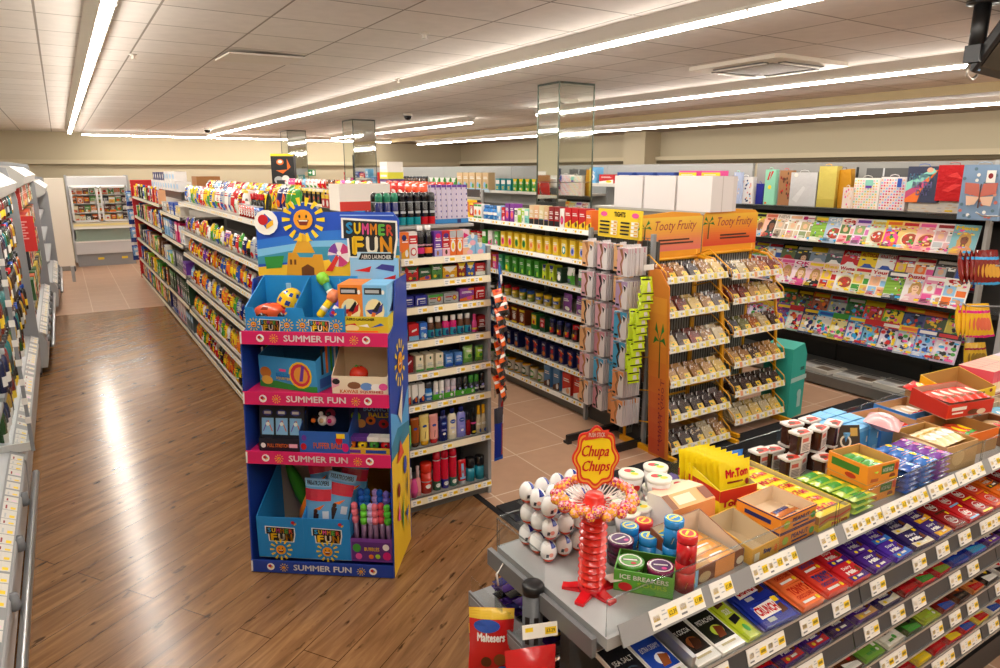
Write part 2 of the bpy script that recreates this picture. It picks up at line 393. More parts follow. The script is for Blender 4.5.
# joints stay darker than the board
mul.data_type = 'RGBA'; nt.links.new(br.outputs['Fac'], mul.inputs[0]); nt.links.new(m3.outputs[2], mul.inputs[6]); mul.inputs[7].default_value = rgb('#3c2210')
nt.links.new(mul.outputs[2], b.inputs['Base Color'])
n4 = nt.nodes.new('ShaderNodeTexNoise'); n4.inputs['Scale'].default_value = 2; n4.inputs['Detail'].default_value = 2
mr = nt.nodes.new('ShaderNodeMapRange'); mr.inputs[3].default_value = .17; mr.inputs[4].default_value = .25
nt.links.new(mp.outputs['Vector'], n4.inputs['Vector']); nt.links.new(n4.outputs['Fac'], mr.inputs[0]); nt.links.new(mr.outputs[0], b.inputs['Roughness'])
CZ = 3.01; XL, XR, YF, YB = -1.75, 10.9, -4.2, 19.7
WALL = '#bdb298'
m = MB().box(XL, XR, YF, YB, -.12, 0, 'w', 'floortile'); m.build('floor', kind='structure')
# wood area: a polygon laid into the tiled floor
m = MB().add([(XL+.01, YF+.01, .002), (2.10, YF+.01, .002), (2.10, 3.5, .002), (2.07, 12.05, .002), (XL+.01, 12.05, .002)], [(0, 1, 2, 3, 4)], 'w', 'woodfloor')
m.build('floor_wood', kind='structure')
m = MB().box(2.085, 2.125, 2.0, 3.66, .002, .006, 'k', 'matte'); m.build('trim_1', kind='structure')
m = MB().box(XL, 8.3, YF, YB, CZ, CZ+.1, 'w', 'ceilingtile'); m.build('ceiling', kind='structure')
m = MB().box(8.3, XR, YF, YB, 2.91, CZ+.1, '#8f857b', 'matte')
m.box(8.296, 8.3, YF, YB, 2.91, CZ, '#c9b78f', 'matte'); m.build('ceiling_soffit', kind='structure')
for n, a in (('wall_left', (XL-.1, XL, YF, YB)), ('wall_right', (XR, XR+.1, YF, YB)), ('wall_back', (XL-.1, XR+.1, YB, YB+.1)), ('wall_front', (XL-.1, XR+.1, YF-.1, YF))):
    MB().box(*a, 0, CZ+.1, WALL, 'matte').build(n, kind='structure')
MB().box(XL, XR, YB-.13, YB, 2.27, 2.37, '#cbc0a5', 'matte').build('trim_2', kind='structure')
MB().box(XR-.14, XR, YF, YB-.13, 2.33, 2.41, '#cbc0a5', 'matte').box(XR-.1, XR, YF, YB-.13, 2.27, 2.33, '#5c5340', 'matte').build('trim_3', kind='structure')
MB().box(XR-.45, XR, 10.95, 11.6, 0, 2.91, WALL, 'matte').build('trim_4', kind='structure')
M = Matrix.Translation((1.5, 6.05, CZ-.022)) @ Matrix.Rotation(R(1.6), 4, 'X') @ Matrix.Rotation(R(-1), 4, 'Y')
MB().box(-.29, .29, -.28, .28, 0, .012, '#dcd2c6', 'matte', M).build('ceiling_tile', kind='structure')
# mirrored columns
def column(x0, x1, y0, y1, i):
    m = MB().box(x0, x1, y0, y1, 0, CZ, 'w', 'mirror')
    for x in (x0, x1):
        for y in (y0, y1): m.box(x-.006, x+.006, y-.006, y+.006, 0, CZ, '#5b6157', 'metal')
    m.box(x0-.004, x1+.004, y0-.004, y1+.004, CZ-.02, CZ, '#4a4f48', 'metal')
    m.box(x0-.003, x1+.003, y0-.003, y1+.003, 1.99, 1.996, '#5b6157', 'metal')
    m.build('mirrored_column', kind='structure')
column(4.48, 4.94, 5.98, 6.36, 1); column(4.56, 4.98, 12.2, 12.72, 2); column(4.5, 4.92, 16.2, 16.75, 3)
# ------------------------------------------------------------ lamps
emitmat('led', (1, .935, .85, 1), 66)
def lamp(p0, p1, w, label, zc=CZ, housing=.16):
    """linear fitting: housing under the ceiling and the lit tube below it"""
    a, b = Vector(p0), Vector(p1); L = (b-a).length; ang = math.atan2(b.y-a.y, b.x-a.x); mid = (a+b)/2
    e = empty('ceiling_light', (mid.x, mid.y, mid.z), ang, label, 'light', 'linear ceiling lights')
    z = zc-mid.z
    MB().prism([(-housing/2, z), (housing/2, z), (w*.6, .012), (-w*.6, .012)], -L/2, L/2, '#d9d2c8', 'paint', None, 'x').build('housing', e)
    q = [(-w/2, -.008), (-w/3, -.03), (w/3, -.03), (w/2, -.008)]; m = MB().box(-L/2, L/2, -w/2-.004, w/2+.004, -.008, .014, '#e4dfd6', 'paint')
    m.add([(t, *p) for t in (-L/2+.01, L/2-.01) for p in q], [(0, 1, 5, 4), (1, 2, 6, 5), (2, 3, 7, 6), (0, 3, 2, 1), (4, 5, 6, 7)], 'w', 'led')
    k = int(L/1.5)
    for i in range(1, k): m.box(-L/2+i*L/k-.008, -L/2+i*L/k+.008, -w/2-.004, w/2+.004, -.02, .02, 'w', 'paint')
    m.build('diffuser', e)
lamp((.31, -3.6, 2.93), (.33, 18.1, 2.93), .06, 'long lit ceiling strip running above the wooden aisle floor')
lamp((3.16, -3.6, 2.93), (3.14, 18.0, 2.93), .052, 'long lit ceiling strip above the grocery aisle with brown tiled floor')
lamp((6.18, -3.6, 2.93), (6.1, 8.69, 2.93), .048, 'lit ceiling strip passing beside the air conditioning grille and screen')
lamp((6.09, 10.6, 2.93), (6.03, 17.6, 2.93), .048, 'shorter lit ceiling strip beyond the gap behind the mirrored columns')
lamp((9.0, -3.6, 2.85), (8.6, 18.0, 2.85), .048, 'lit strip under the lowered ceiling along the cream wall', 2.91)
lamp((.57, 18.75, 2.93), (8.2, 18.95, 2.93), .05, 'lit strip running along the back wall above the freezer')
# air conditioning cassette
e = empty('air_conditioner', (5.35, 4.15, CZ), 0, 'square cream air conditioning cassette in the tiled ceiling', 'air conditioner')
m = MB(); m.box(-.48, .48, -.48, .48, -.035, -.001, '#d9cfbf', 'paint', bev=.04); m.build('cassette_frame', e)
m = MB(); m.box(-.27, .27, -.27, .27, -.042, -.036, '#8d857b', 'paint')
for i in range(18): m.box(-.26, .26, -.26+i*.03, -.245+i*.03, -.046, -.042, '#a79e92', 'paint')
m.build('grille', e)
for k in range(4):
    M = Matrix.Rotation(k*PI/2, 4, 'Z'); MB().box(-.26, .26, .31, .38, -.044, -.036, '#5f584f', 'paint', M).box(-.26, .26, .33, .36, -.05, -.044, '#e2d9ca', 'paint', M).build('louvre', e)
# dome cameras, sprinkler heads
def dome(x, y, lab):
    e = empty('dome_camera', (x, y, CZ), 0, lab, 'security camera'); M = Matrix.Rotation(PI, 4, 'X')
    MB().lathe([(.075, .0), (.075, .03), (.068, .035)], '#d8d2c8', 'paint', M).build('camera_base', e)
    MB().lathe([(.062, .035), (.06, .06), (.04, .09), (0, .1)], 'k', 'gloss', M).build('dome_cover', e)
dome(3.1-.25, 16.4, 'black dome camera on the ceiling before the back wall strip light')
dome(4.9, 10.6, 'black dome camera on the ceiling between the two far mirrored columns')
for i, (x, y, lb) in enumerate(((.62, 6.45, 'beside the long strip above the wooden floor'), (2.2, 4.45, 'above the seaside toy display'), (3.0, 6.7, 'beside the long strip above the grocery aisle'))):
    e = empty('sprinkler_head', (x, y, CZ), 0, f'small white sprinkler head on the ceiling {lb}', 'sprinkler'); M = Matrix.Rotation(PI, 4, 'X')
    MB().lathe([(.03, 0), (.03, .006), (.012, .012), (.012, .03), (.02, .034), (.02, .038)], '#cfc8bd', 'paint', M).build('deflector', e)
# screen on a ceiling pole
e = empty('hanging_screen', (4.36, 2.02, 0), 0, 'black flat screen hanging from a black ceiling pole', 'screen')
MB().lathe([(.042, 2.74), (.042, CZ)], '#0c0c0e', 'paint').lathe([(.08, CZ-.02), (.08, CZ)], '#0c0c0e', 'paint').build('pole', e)
m = MB(); m.box(-.045, .045, -.04, .04, 2.69, 2.78, '#0c0c0e', 'paint'); m.tube([(-.05, 0, 2.68), (-.06, 0, 2.62), (0, 0, 2.6), (.05, 0, 2.63)], .008, '#c9c4bc'); m.build('bracket', e)
bl_ = Vector((-.03, .02, 2.645)); rx_ = Vector((1, -.02, -.05)).normalized(); uz_ = Vector((-.02, -.5, .86)); uz_ = (uz_-rx_*uz_.dot(rx_)).normalized(); ny_ = uz_.cross(rx_)
M = Matrix.Translation(bl_+rx_*.34+uz_*.24) @ Matrix((rx_, ny_, uz_)).transposed().to_4x4()
m = MB(); m.box(-.33, .33, -.03, .03, -.23, .23, '#0d0d10', 'paint', M, bev=.012); m.build('casing', e)
MB().box(-.3, .3, -.034, -.031, -.19, .19, '#0b0c10', 'gloss', M).box(-.31, -.29, -.036, -.034, -.215, -.205, '#9fd0ff', 'paint', M).build('display_panel', e)
# green exit sign on the back wall
e = empty('exit_sign', (5.95, YB-.16, 1.98), 0, 'green emergency exit sign with white symbols on the back wall', 'sign')
m = MB(); m.box(-.2, .2, 0, .02, 0, .17, '#1c7a4a', 'card'); S = lambda u, v, q: (u*.4, -q, v*.17)
m.deco(S, [('c', -.26, .74, .04, .09, 'w'), ('p', [(-.33, .6), (-.2, .66), (-.14, .5), (-.22, .45), (-.18, .15), (-.25, .15), (-.3, .4)], 'w'), ('p', [(0, .42), (.1, .42), (.1, .25), (.2, .5), (.1, .75), (.1, .58), (0, .58)], 'w'), ('r', .28, .15, .42, .85, 'w')])
m.build('sign_face', e)
# black floor mat under the snack stand
m = MB().box(2.13, 6.2, 1.62, 3.44, .001, .012, '#1d1d20', 'matte')
for i in range(4): m.box(2.13, 6.2, 1.8+i*.42, 1.82+i*.42, .012, .014, '#2a2a2d', 'matte')
m.build('floor_mat', label='long black rubber mat on the floor under the yellow snack stand', cat='mat')
# ============================================================ toiletries end bay (faces the camera side) and gondola frames
GREY = '#8d8f90'; CREAM = '#e6dcc6'
def bay(e, rz, o, L, lips, depth, back_h, base=.1, lip_h=.042, col=GREY, strip_seed=1, shelf='#b9b7b2', uprights=True, tilt=0, backcol='#3b3a38', tick=True, tcol='y', depths=None, stripcol='i'):
    """one shelf bay in gondola e's own coordinates: o is the viewer's left front corner, n runs into the shelf"""
    M0 = Matrix.Translation((o[0], o[1], 0)) @ Matrix.Rotation(rz, 4, 'Z')
    m = MB().box(0, L, depth-.02, depth, base, back_h, backcol, 'paint', M0); m.build('back_panel', e)
    m = MB().box(0, L, .03, depth, .0, base-.03, '#6d6c68', 'paint', M0).box(0, L, .045, depth, 0, .02, 'k', 'paint', M0); m.build('kickboard', e)
    for i, z in enumerate(lips):
        d0 = 0 if depths is None else depths[i]
        s = MB().box(0, L, d0, depth-.02, z-.028, z, shelf, 'paint', M0).box(0, L, d0, d0+.02, z-.034, z, shelf, 'paint', M0); so = s.build('shelf', e)
        M = M0 @ Matrix.Translation((0, d0-.012, z-.038)) @ Matrix.Rotation(R(-12), 4, 'X')
        strip(MB(), L, lip_h, M, base=stripcol, seed=strip_seed*17+i, tick=tick, tcol=tcol).build('price_strip', so)
    if uprights:
        for x in (0, L):
            m = MB().box(x-.016, x+.016, depth-.05, depth-.02, 0, back_h, col, 'paint', M0)
            for k in range(int((back_h-.2)/.05)): m.box(x-.004, x+.004, depth-.052, depth-.049, .2+k*.05, .225+k*.05, 'k', 'paint', M0)
            m.build('upright', e)
EY = 3.63; EX0, EX1 = 1.605, 2.205; ED = .40
LIPS = [1.615, 1.478, 1.325, 1.118, .92, .72, .432, .1]
e = empty('end_bay', ((EX0+EX1)/2, EY+.2, 0), 0, 'grey shelving end bay of toiletries and medicines facing the lollipop counter', 'shelving')
bay(e, 0, (EX0-(EX0+EX1)/2, -.2), EX1-EX0, LIPS, ED, 1.66, base=.1, strip_seed=3)
for x in (-.3, .3):
    m = MB().box(x-.012, x+.012, -.19, .2, .0, 1.66, '#9d9fa0', 'paint'); m.build('side_panel', e)
for z in LIPS[1:]:
    m = MB().box(-.285, .285, -.197, -.195, z+.002, z+.045, 'w', 'clear'); m.build('clear_riser', e)
BAY = e
O = (EX0+.012, EY); LE = EX1-EX0-.024; END = 'toy display'; GP = 'products on the end bay'
def erow(i, items, **k): row(O, 0, LE, LIPS[i], items, f"{nth(i)} end bay shelf", END, f"products on the {nth(i)} shelf of the end bay", **k)
cw = .062
LE0 = LE; LE = .455
erow(0, [(carton('medicine_carton', 0.049, .045, .15, 'o', art(2, 'Y', 'w', None, 'w') + [('c', -.1, .8, .3, .12, 'B')], 'box'), 1, 'orange carton with blue oval'),
         (carton('medicine_carton', 0.052, .045, .15, '#e8e0da', art(0, 'r', 'r') + [('c', 0, .25, .36, .16, 'r'), ('c', 0, .25, .26, .11, 'w')], 'box'), 1, 'white and red cough medicine carton'),
         (bottle('medicine_bottle', 0.050, .185, 'k', 'w', [('r', -.5, .2, .5, .5, 'm'), ('t', 'covonia', -.4, .58, .4, .7, 'P')], .55, .13, label=None, sy=1), 1, 'black syrup bottle with crimson label'),
         (bottle('medicine_bottle', 0.052, .185, 'k', 'w', [('r', -.5, .2, .5, .5, 'o'), ('t', 'covonia', -.4, .58, .4, .7, 'P')], .55, .13, sy=1), 1, 'black syrup bottle with orange label'),
         (carton('medicine_carton', 0.050, .045, .148, 'v', art(3, 'L', 'w') + [('c', .0, .82, .34, .1, 'm'), ('c', -.1, .14, .14, .1, 'N')], 'box'), 1, 'purple children medicine carton'),
         (carton('medicine_carton', 0.050, .045, .148, 'r', art(3, 'P', 'w') + [('c', .0, .82, .34, .1, 'V'), ('c', 0, .16, .16, .1, 'n')], 'box'), 1, 'red children medicine carton'),
         (carton('medicine_carton', 0.042, .045, .148, 'o', art(1, 'w', 'y') + [('r', -.5, .72, .5, 1, 's')], 'box'), 2, 'orange and grey medicine carton with target mark'),
         (carton('medicine_carton', 0.046, .045, .148, '#e6c9d4', art(3, 'f', 'w') + [('p', [(-.4, .9), (.4, .78), (-.4, .66)], 'm')], 'box'), 1, 'pale pink medicine carton with triangle')])
LE = LE0
tb = carton('tissue_pack', .07, .05, .055, 'a', [('c', 0, .95, .18, .3, 'w'), ('c', 0, .2, .3, .3, 'P')], 'box')
F = frame(O, 0)
for i, (u, z) in enumerate(((.465, 0), (.54, 0), (.485, .057))):
    tb.spawn(F(u-.01, .04, LIPS[0]+.002+z), 0, ['pale blue pocket tissue carton on the end bay top shelf beside pink carton', 'pale blue pocket tissue carton on the end bay by the grey upright', 'pale blue pocket tissue carton stacked over two others on the end bay'][i], 'tissue cartons on the end bay')
gp = lambda c, a, b, k=5, w=.075, h=.085, n=None: carton('remedy_carton', w, .04, h, c, art(k, a, b), 'box')
erow(1, [(gp('r', 'G', 'y', 5, .03), 1, 'red and green cold remedy carton'), (gp('r', 'G', 'y', 5), 1, 'red carton with green triangle'), (gp('G', 'o', 'v', 2, .075, .07), 1, 'dark green cold remedy carton'),
         (gp('#4d8a3a', 'G', 'y', 5, .07, .095), 1, 'tall green lemon remedy carton'), (gp('Y', 'w', 'v', 5, .095, .07), 1, 'orange and white tablet carton'), (gp('R', 'y', 'y', 5, .056, .085), 1, 'maroon carton with yellow shield'),
         (gp('b', 'y', 'y', 5, .056, .085), 1, 'blue carton with yellow shield'), (gp('r', 'w', 'w', 3, .07, .075), 1, 'red painkiller carton')], inset=.03)
pc = lambda c, w=.075, h=.062: carton('painkiller_carton', w, .06, h, c, [('r', -.38, .12, -.3, .62, 'w'), ('r', -.34, .62, .36, .74, 'w'), ('r', -.1, .4, .36, .46, 'w'), ('r', -.1, .22, .36, .27, 'w')], 'box')
nc = lambda c: carton('painkiller_carton', .098, .05, .06, '#b5b6b4', [('r', -.5, .72, .5, 1, c), ('c', .22, .5, .15, .27, 'r'), ('c', .22, .5, .09, .16, 'y'), ('r', -.42, .55, .02, .68, 'r'), ('r', -.42, .2, -.05, .26, 'd')], 'box')
erow(2, [(pc('#2a2e9a'), 2, 'navy painkiller carton'), (nc('g'), 1, 'silver and green painkiller carton with target'), (nc('#9a9b99'), 1, 'silver painkiller carton with target'),
         (carton('painkiller_carton', .1, .05, .078, '#8c3fa0', art(2, 'o', 'p', None, 'w') + [('r', .1, .82, .5, 1, 'o')], 'box'), 1, 'purple and orange tablet carton'), (pc('r', .07, .078), 1, 'tall red painkiller carton')], inset=.03)
mb_ = lambda cap, c, a: bottle('mouthwash_bottle', .044, .125, c, cap, [('r', -.5, .05, .5, .62, '#1a93a8'), ('c', .05, .3, .18, .2, 'B'), ('p', [(-.1, .35), (.3, .6), (.35, .2)], a)], .62, .22, sy=.9, shoulder=.85)
erow(3, [(carton('dental_carton', .03, .04, .07, 't', art(2, 'r', 'w'), 'box'), 1, 'teal and red dental carton'), (carton('dental_carton', .065, .06, .1, 'r', [('r', -.5, 0, .5, .28, 'a'), ('p', [(-.2, .5), (.3, .6), (.3, .72), (-.2, .62)], 'w')], 'box'), 1, 'red carton with pale blue foot'),
         (carton('dental_carton', .05, .05, .1, '#2f6fd0', art(6, 'a', 'w'), 'box'), 1, 'blue denture carton'),
         (mb_('w', 'n', 'w'), 2, 'brown mouthwash bottle with white cap'), (mb_('w', 'm', 'p'), 2, 'crimson mouthwash bottle with white cap'), (mb_('w', 'n', 'w'), 2, 'brown mouthwash bottle with teal label'),
         (bottle('nail_bottle', .035, .115, 'p', '#e04080', [('r', -.5, .3, .5, .5, 'y')], .5, .3), 1, 'slim pink bottle'), (carton('dental_carton', .05, .05, .1, 'R', art(3, 'k', 'w'), 'box'), 1, 'dark maroon carton')], inset=.03)
blk = carton('soap_carton', .05, .09, .098, 'i', [('c', .1, .78, .12, .1, 'G'), ('r', -.5, 0, .5, .12, 'g')] + bars(-.3, .3, .3, .5, 3, 's'), 'box')
erow(4, [(carton('razor_carton', .055, .12, .1, 'R', [('p', [(-.3, .4), (.3, .7), (.3, .8), (-.3, .55)], 'w'), ('c', -.3, .85, .1, .08, 'y')], 'box'), 1, 'dark red slim carton with yellow dot'), (blk, 3, 'cream soap carton with black leaf mark'),
         (carton('soap_carton', .05, .08, .082, '#4d83c8', art(3, 'b', 'a'), 'box'), 2, 'blue folded soap carton'), (bag('wipes_pack', .07, .11, .05, '#79b64a', art(4, '#a8cf7c', 'g'), 'pack'), 1, 'green wipes packet'), (bag('wipes_pack', .06, .1, .05, '#5f9c3a', art(4, 'l', 'g'), 'pack'), 1, 'dark green wipes packet')], inset=.03)
ra = lambda c, cap, w=.033, h=.115: bottle('rollon_bottle', w, h, c, cap, [('r', -.4, .3, .4, .5, 'w'), ('c', 0, .65, .2, .12, 'L')], .85, .38, sy=.9, shoulder=.92)
erow(5, [(carton('toothpaste_carton', .036, .04, .12, 'w', art(2, 'r', 'o'), 'box'), 1, 'white carton with red wave'), (carton('toothpaste_carton', .038, .04, .12, 'w', art(2, 'B', 'o'), 'box'), 2, 'white toothpaste carton with navy swoosh'),
         (bottle('rollon_bottle', .048, .12, '#2f77c6', 'd', art(0, 'a', 'w'), .8, .3), 1, 'blue roll-on with dark cap'), (ra('w', 'w'), 2, 'white roll-on deodorant'), (ra('#dfc6d2', '#c9c3cc'), 2, 'pale pink roll-on deodorant'), (ra('k', 'd'), 2, 'black roll-on deodorant'), (ra('#39424e', 'g'), 2, 'slate roll-on with lime cap'), (ra('k', 'k', .036, .12), 1, 'plain black roll-on')], inset=.03)
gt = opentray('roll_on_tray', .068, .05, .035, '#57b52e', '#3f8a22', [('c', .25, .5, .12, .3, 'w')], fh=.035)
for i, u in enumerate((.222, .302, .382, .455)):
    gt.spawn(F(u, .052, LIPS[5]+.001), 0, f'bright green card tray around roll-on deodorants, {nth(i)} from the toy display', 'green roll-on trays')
vt = lambda c, cap, w=.056, h=.19: tube_up('hand_cream', w, h, c, cap, [('c', 0, .62, .26, .06, 'B'), ('c', 0, .62, .2, .04, 'b'), ('p', [(-.12, .1), (-.04, .1), (.02, .25), (.08, .4), (.02, .4)], 'n')])
nv = lambda c, cap: bottle('lotion_bottle', .064, .205, c, cap, [('c', 0, .84, .24, .1, 'B'), ('c', 0, .84, .2, .075, 'b'), ('t', 'NIVEA', -.14, .82, .14, .86, 'w'), ('c', 0, .35, .12, .06, 'w')] + bars(-.2, .5, .2, .6, 2, 'L'), .42, .13, sy=.55, shoulder=.8)
erow(6, [(vt('#7cc96a', 'g', .036, .15), 1, 'green hand cream tube'), (vt('#a3541f', '#4a2a17'), 1, 'brown cocoa cream tube'), (vt('#ecd27a', 'Y', .064, .2), 1, 'yellow body cream tube'), (vt('#f0a49a', 'r', .06, .19), 1, 'coral pink body cream tube'),
         (nv('B', 'B'), 1, 'navy body lotion bottle'), (nv('i', 'B'), 1, 'cream white body lotion bottle'), (nv('#8f8fdc', 'B'), 1, 'lilac body lotion bottle'),
         (bottle('sun_spray', .034, .16, 'R', 'k', [], .5, .3), 1, 'slim dark red sun spray'), (bottle('sun_spray', .04, .18, 'k', 'k', [('r', -.5, .75, .5, .88, 'p'), ('c', 0, .2, .3, .08, 'y')], .5, .25), 1, 'black sun oil bottle with pink band'), (bottle('sun_spray', .034, .19, '#d8c6a0', 'Y', art(2, 'B', 'b'), .6, .3), 2, 'gold sun spray bottle')], inset=.03)
br = lambda b2: aerosol('hair_spray', .05, .265, '#d41438', '#d41438', [('t', 'Bristows', -.2, .3, .2, .62, 'w')][:0] + [('c', 0, .18, .25, .07, 'w')], base=b2, caph=.2)
erow(7, [(bottle('mist_bottle', .042, .2, '#f0908c', 'w', [], .4, .35), 1, 'coral pink mist bottle with white pump'), (bottle('mist_bottle', .042, .2, '#f2a0a0', '#d8b8b8', [], .4, .35), 1, 'pale pink mist bottle with frosted pump'), (tub('shave_can', .072, .2, '#d8301c', '#d8301c', [('c', 0, .35, .2, .1, 'w'), ('r', -.5, .55, .5, .6, 's')], 'can', .3), 1, 'large red shaving can'),
         (br('#3c6b52'), 1, 'tall red hair spray with green foot'), (br('#2b2d9c'), 1, 'tall red hair spray with blue foot'), (br('#3c7a66'), 1, 'tall red hair spray with grey-green foot'), (tube_up('hair_gel', .055, .17, 'r', 's', [('r', -.18, .2, .18, .9, 'a'), ('r', -.4, .1, .4, .2, 'a')]), 1, 'red hair gel tube with blue label'),
         (tub('gel_jar', .062, .16, '#1f8fa8', 'k', [], 'jar', .4), 2, 'teal gel jar with black lid')], inset=.03)
tp = Proto('mist_tube', 'tube', MB().lathe([(.02, 0), (.028, .05), (.02, .1), (.012, .12)], 'p', 'gloss'), (), .056, .056, .12)
tp.spawn(F(.045, .04, LIPS[7]+.002), 0, 'small bright pink bottle in front on the lowest end bay shelf', None, name='pink_bottle')
# ---- hair spray lettering runs up the can
# ---- top of the end bay
m = MB().box(-.3, .36, .1, .36, 1.76, 1.778, '#a8a6a0', 'paint').box(-.3, .3, .19, .2, 1.66, 1.76, '#8f8d88', 'paint'); m.build('step_shelf', BAY)
la = lambda c, cap, b2=None, h=.2: aerosol('deodorant_can', .047, h, c, cap, [('r', -.3, .5, .3, .6, 's')], base=b2)
TOPY = EY+.2
row((EX0+.0, TOPY+.125), 0, .405, 1.779, [(la('B', '#2f8a66', 'b'), 3, 'navy deodorant can with green cap'), (la('k', 'k', 't'), 3, 'black deodorant can with teal base'), (la('k', 'k', 'r'), 1, 'black deodorant can with red base'), (la('k', 'd', 'r'), 1, 'black deodorant can with dark cap')], 'end bay top', END, 'deodorant cans on the end bay', inset=0)
la2 = la('k', 'k')
row((EX0+.0, TOPY+.195), 0, .405, 1.779, [(la2, 5, 'plain black deodorant can in second line'), (la('B', 'k'), 3, 'navy deodorant can in second line')], 'end bay top', END, 'deodorant cans on the end bay', inset=0)
wr = carton('card_sleeve', .035, .012, .24, '#ded3e2', [('r', -.5, .93, .5, 1, 'v'), ('r', -.32, .1, -.3, .9, 'L'), ('r', -.12, .1, -.1, .9, 'L'), ('r', .08, .1, .1, .9, 'L')] + [('c', .3, .15+.15*i, .12, .03, '#5a4d9a') for i in range(6)], 'card')
blt = opentray('blue_ledge', .28, .1, .03, '#2a7fc0', '#1d5a8c', [('r', -.5, .1, -.4, .9, 'k'), ('r', .2, .1, .3, .9, 'B')], cat='tray')
blt.spawn(F(.50, .405, 1.779), 0, 'low blue tray holding pale hair accessory cards on the end bay', None)
for i in range(7):
    for j in range(2): wr.spawn(F(.405+.038*i, .385+j*.035, 1.784), R(random.uniform(-6, 6)), f'pale lilac hanging card, {nth(i)} from the deodorant cans, {["front", "rear"][j]} line', 'lilac cards on the end bay', rx=R(-3))
# ---- open carton with red edge standing on the gondola behind
e = opentray('display_carton', .38, .22, .185, '#ece4da', '#d8cdbd', [('r', -.5, 0, .5, .35, '#d3372b')], fh=.185, cat='carton')
e.spawn((1.83, 4.82, 1.836), 0, 'white open carton with a red lower edge behind the sunny header', None)
# ---- clip strips at the open side of the end bay
def clipstrip(name, x, y, z0, z1, rz, label):
    e = empty(name, (x, y, 0), rz, label, 'clip strip')
    MB().box(-.014, .014, 0, .003, z0, z1, 'w', 'frosted').build('plastic_strip', e); return e
clipstrip('hanging_clip_strip', 2.225, 3.6, .68, 1.42, R(40), 'clear strip holding orange scourers beside the end bay')
sc_ = bag('hanging_scourer_pack', .115, .115, .03, '#e8601c', [('r', -.5, .0, .5, .3, 'k'), ('r', -.5, .55, .5, .7, 'w'), ('c', .1, .45, .18, .12, 'k'), ('r', -.3, .84, .3, .96, 'r')], 'pack')
for i in range(12):
    sc_.spawn((2.225+.02*(i % 2), 3.53-.008*(i % 3), 1.29-i*.055), R(35+random.uniform(-14, 14)), f'orange and black scourer pack, {nth(i)} from the top of the hanging strip', 'orange scourer packs', rx=R(-16))
clipstrip('hanging_clip_strip', 2.25, 3.62, .95, 1.56, R(60), 'clear strip of blue and white packets behind the orange scourers')
bp = bag('hanging_brush_pack', .05, .14, .02, '#2f6cc0', [('r', -.5, 0, .5, .45, 'w'), ('c', 0, .7, .3, .14, 'B')], 'pack')
for i in range(5): bp.spawn((2.27, 3.6, 1.42-i*.11), R(50), f'blue and white packet, {nth(i)} from the top of the rear hanging strip', 'blue and white hanging packets', rx=R(-6))
bl = bag('hanging_cloth_pack', .075, .36, .03, '#1c2f8c', [('r', -.5, .72, .5, 1, '#3a3a44'), ('r', -.5, 0, .5, .06, 'b'), ('r', .2, .1, .45, .7, '#8c1c34')], 'pack')
bl.spawn((2.215, 3.545, .27), R(10), 'long navy cloth pack hanging below the orange scourers', None)
bag('hanging_cloth_pack', .06, .32, .03, '#6d5a5e', [('r', -.5, .3, .5, .5, 'w'), ('c', 0, .7, .3, .1, 'R')], 'pack').spawn((2.265, 3.6, .4), R(30), 'long grey and maroon cloth pack hanging behind the navy one', None)
# ============================================================ long gondolas
rnd = random.Random(11)
BAGS = [('red', 'r', 'w', 'y'), ('orange', 'o', 'y', 'r'), ('white', 'w', 'r', 'g'), ('navy', 'B', 'w', 'o'), ('green', 'g', 'y', 'w'), ('pink', 'p', 'w', 'm'), ('blue', 'b', 'y', 'w'),
        ('yellow', 'y', 'r', 'g'), ('black', 'k', 'y', 'r'), ('purple', 'v', 'P', 'y'), ('pale blue', 'a', 'w', 'o'), ('gold', 'Y', 'R', 'w'), ('crimson', 'R', 'y', 'w'), ('silver', 's', 'b', 'r'), ('brown', 'n', 'o', 'w'), ('dark green', 'G', 'w', 'r')]
SIZES = [(.115, .16, .05), (.13, .185, .06), (.105, .145, .045)]
def bagp(i, k, name='sweet_bag', sz=None):
    n, c, a, b = BAGS[i % 16]; w, h, t = sz or SIZES[i % 3]
    return bag(name, w, h, t, c, art(k % 8, a, b, None, a), 'bag', head=a if k % 3 == 0 else None)
def bagrow(o, rz, L, z, idx, noun, where, end, group, name='sweet_bag', rev=True, sz=None, lean=-8, **k):
    its = []
    for i in idx: its.append((bagp(i, (i*5+len(its)) % 8, name, sz), 1, f"{BAGS[i % 16][0]} {noun}"))
    return row(o, rz, L, z, its, where, end, group, rev=rev, jitter=.015, rx=R(lean), **k)
def seq(n, seed, pool=range(16)):
    r = random.Random(seed); pool = list(pool); out = []
    while len(out) < n:
        c = r.choice(pool)
        for _ in range(r.choice([1, 1, 2])): out.append(c)
    return out[:n]
QN = -PI/2
def gondola(label, x, y0, y1, lips, depth, back_h, seed, strip='i', extra=None, backcol='#3b3a38'):
    e = empty('shelving_gondola', (x, (y0+y1)/2, 0), 0, label, 'shelving', 'shelving bays along the aisles')
    n = max(1, round((y1-y0)/1.25)); L = (y1-y0)/n
    for k in range(n):
        bay(e, QN, (0, (y1-y0)/2-k*L), L, lips, depth, back_h, strip_seed=seed+k, uprights=(k == n-1), col='#a5a5a3', backcol=backcol, stripcol=strip, shelf='#c4bfb5')
    return e
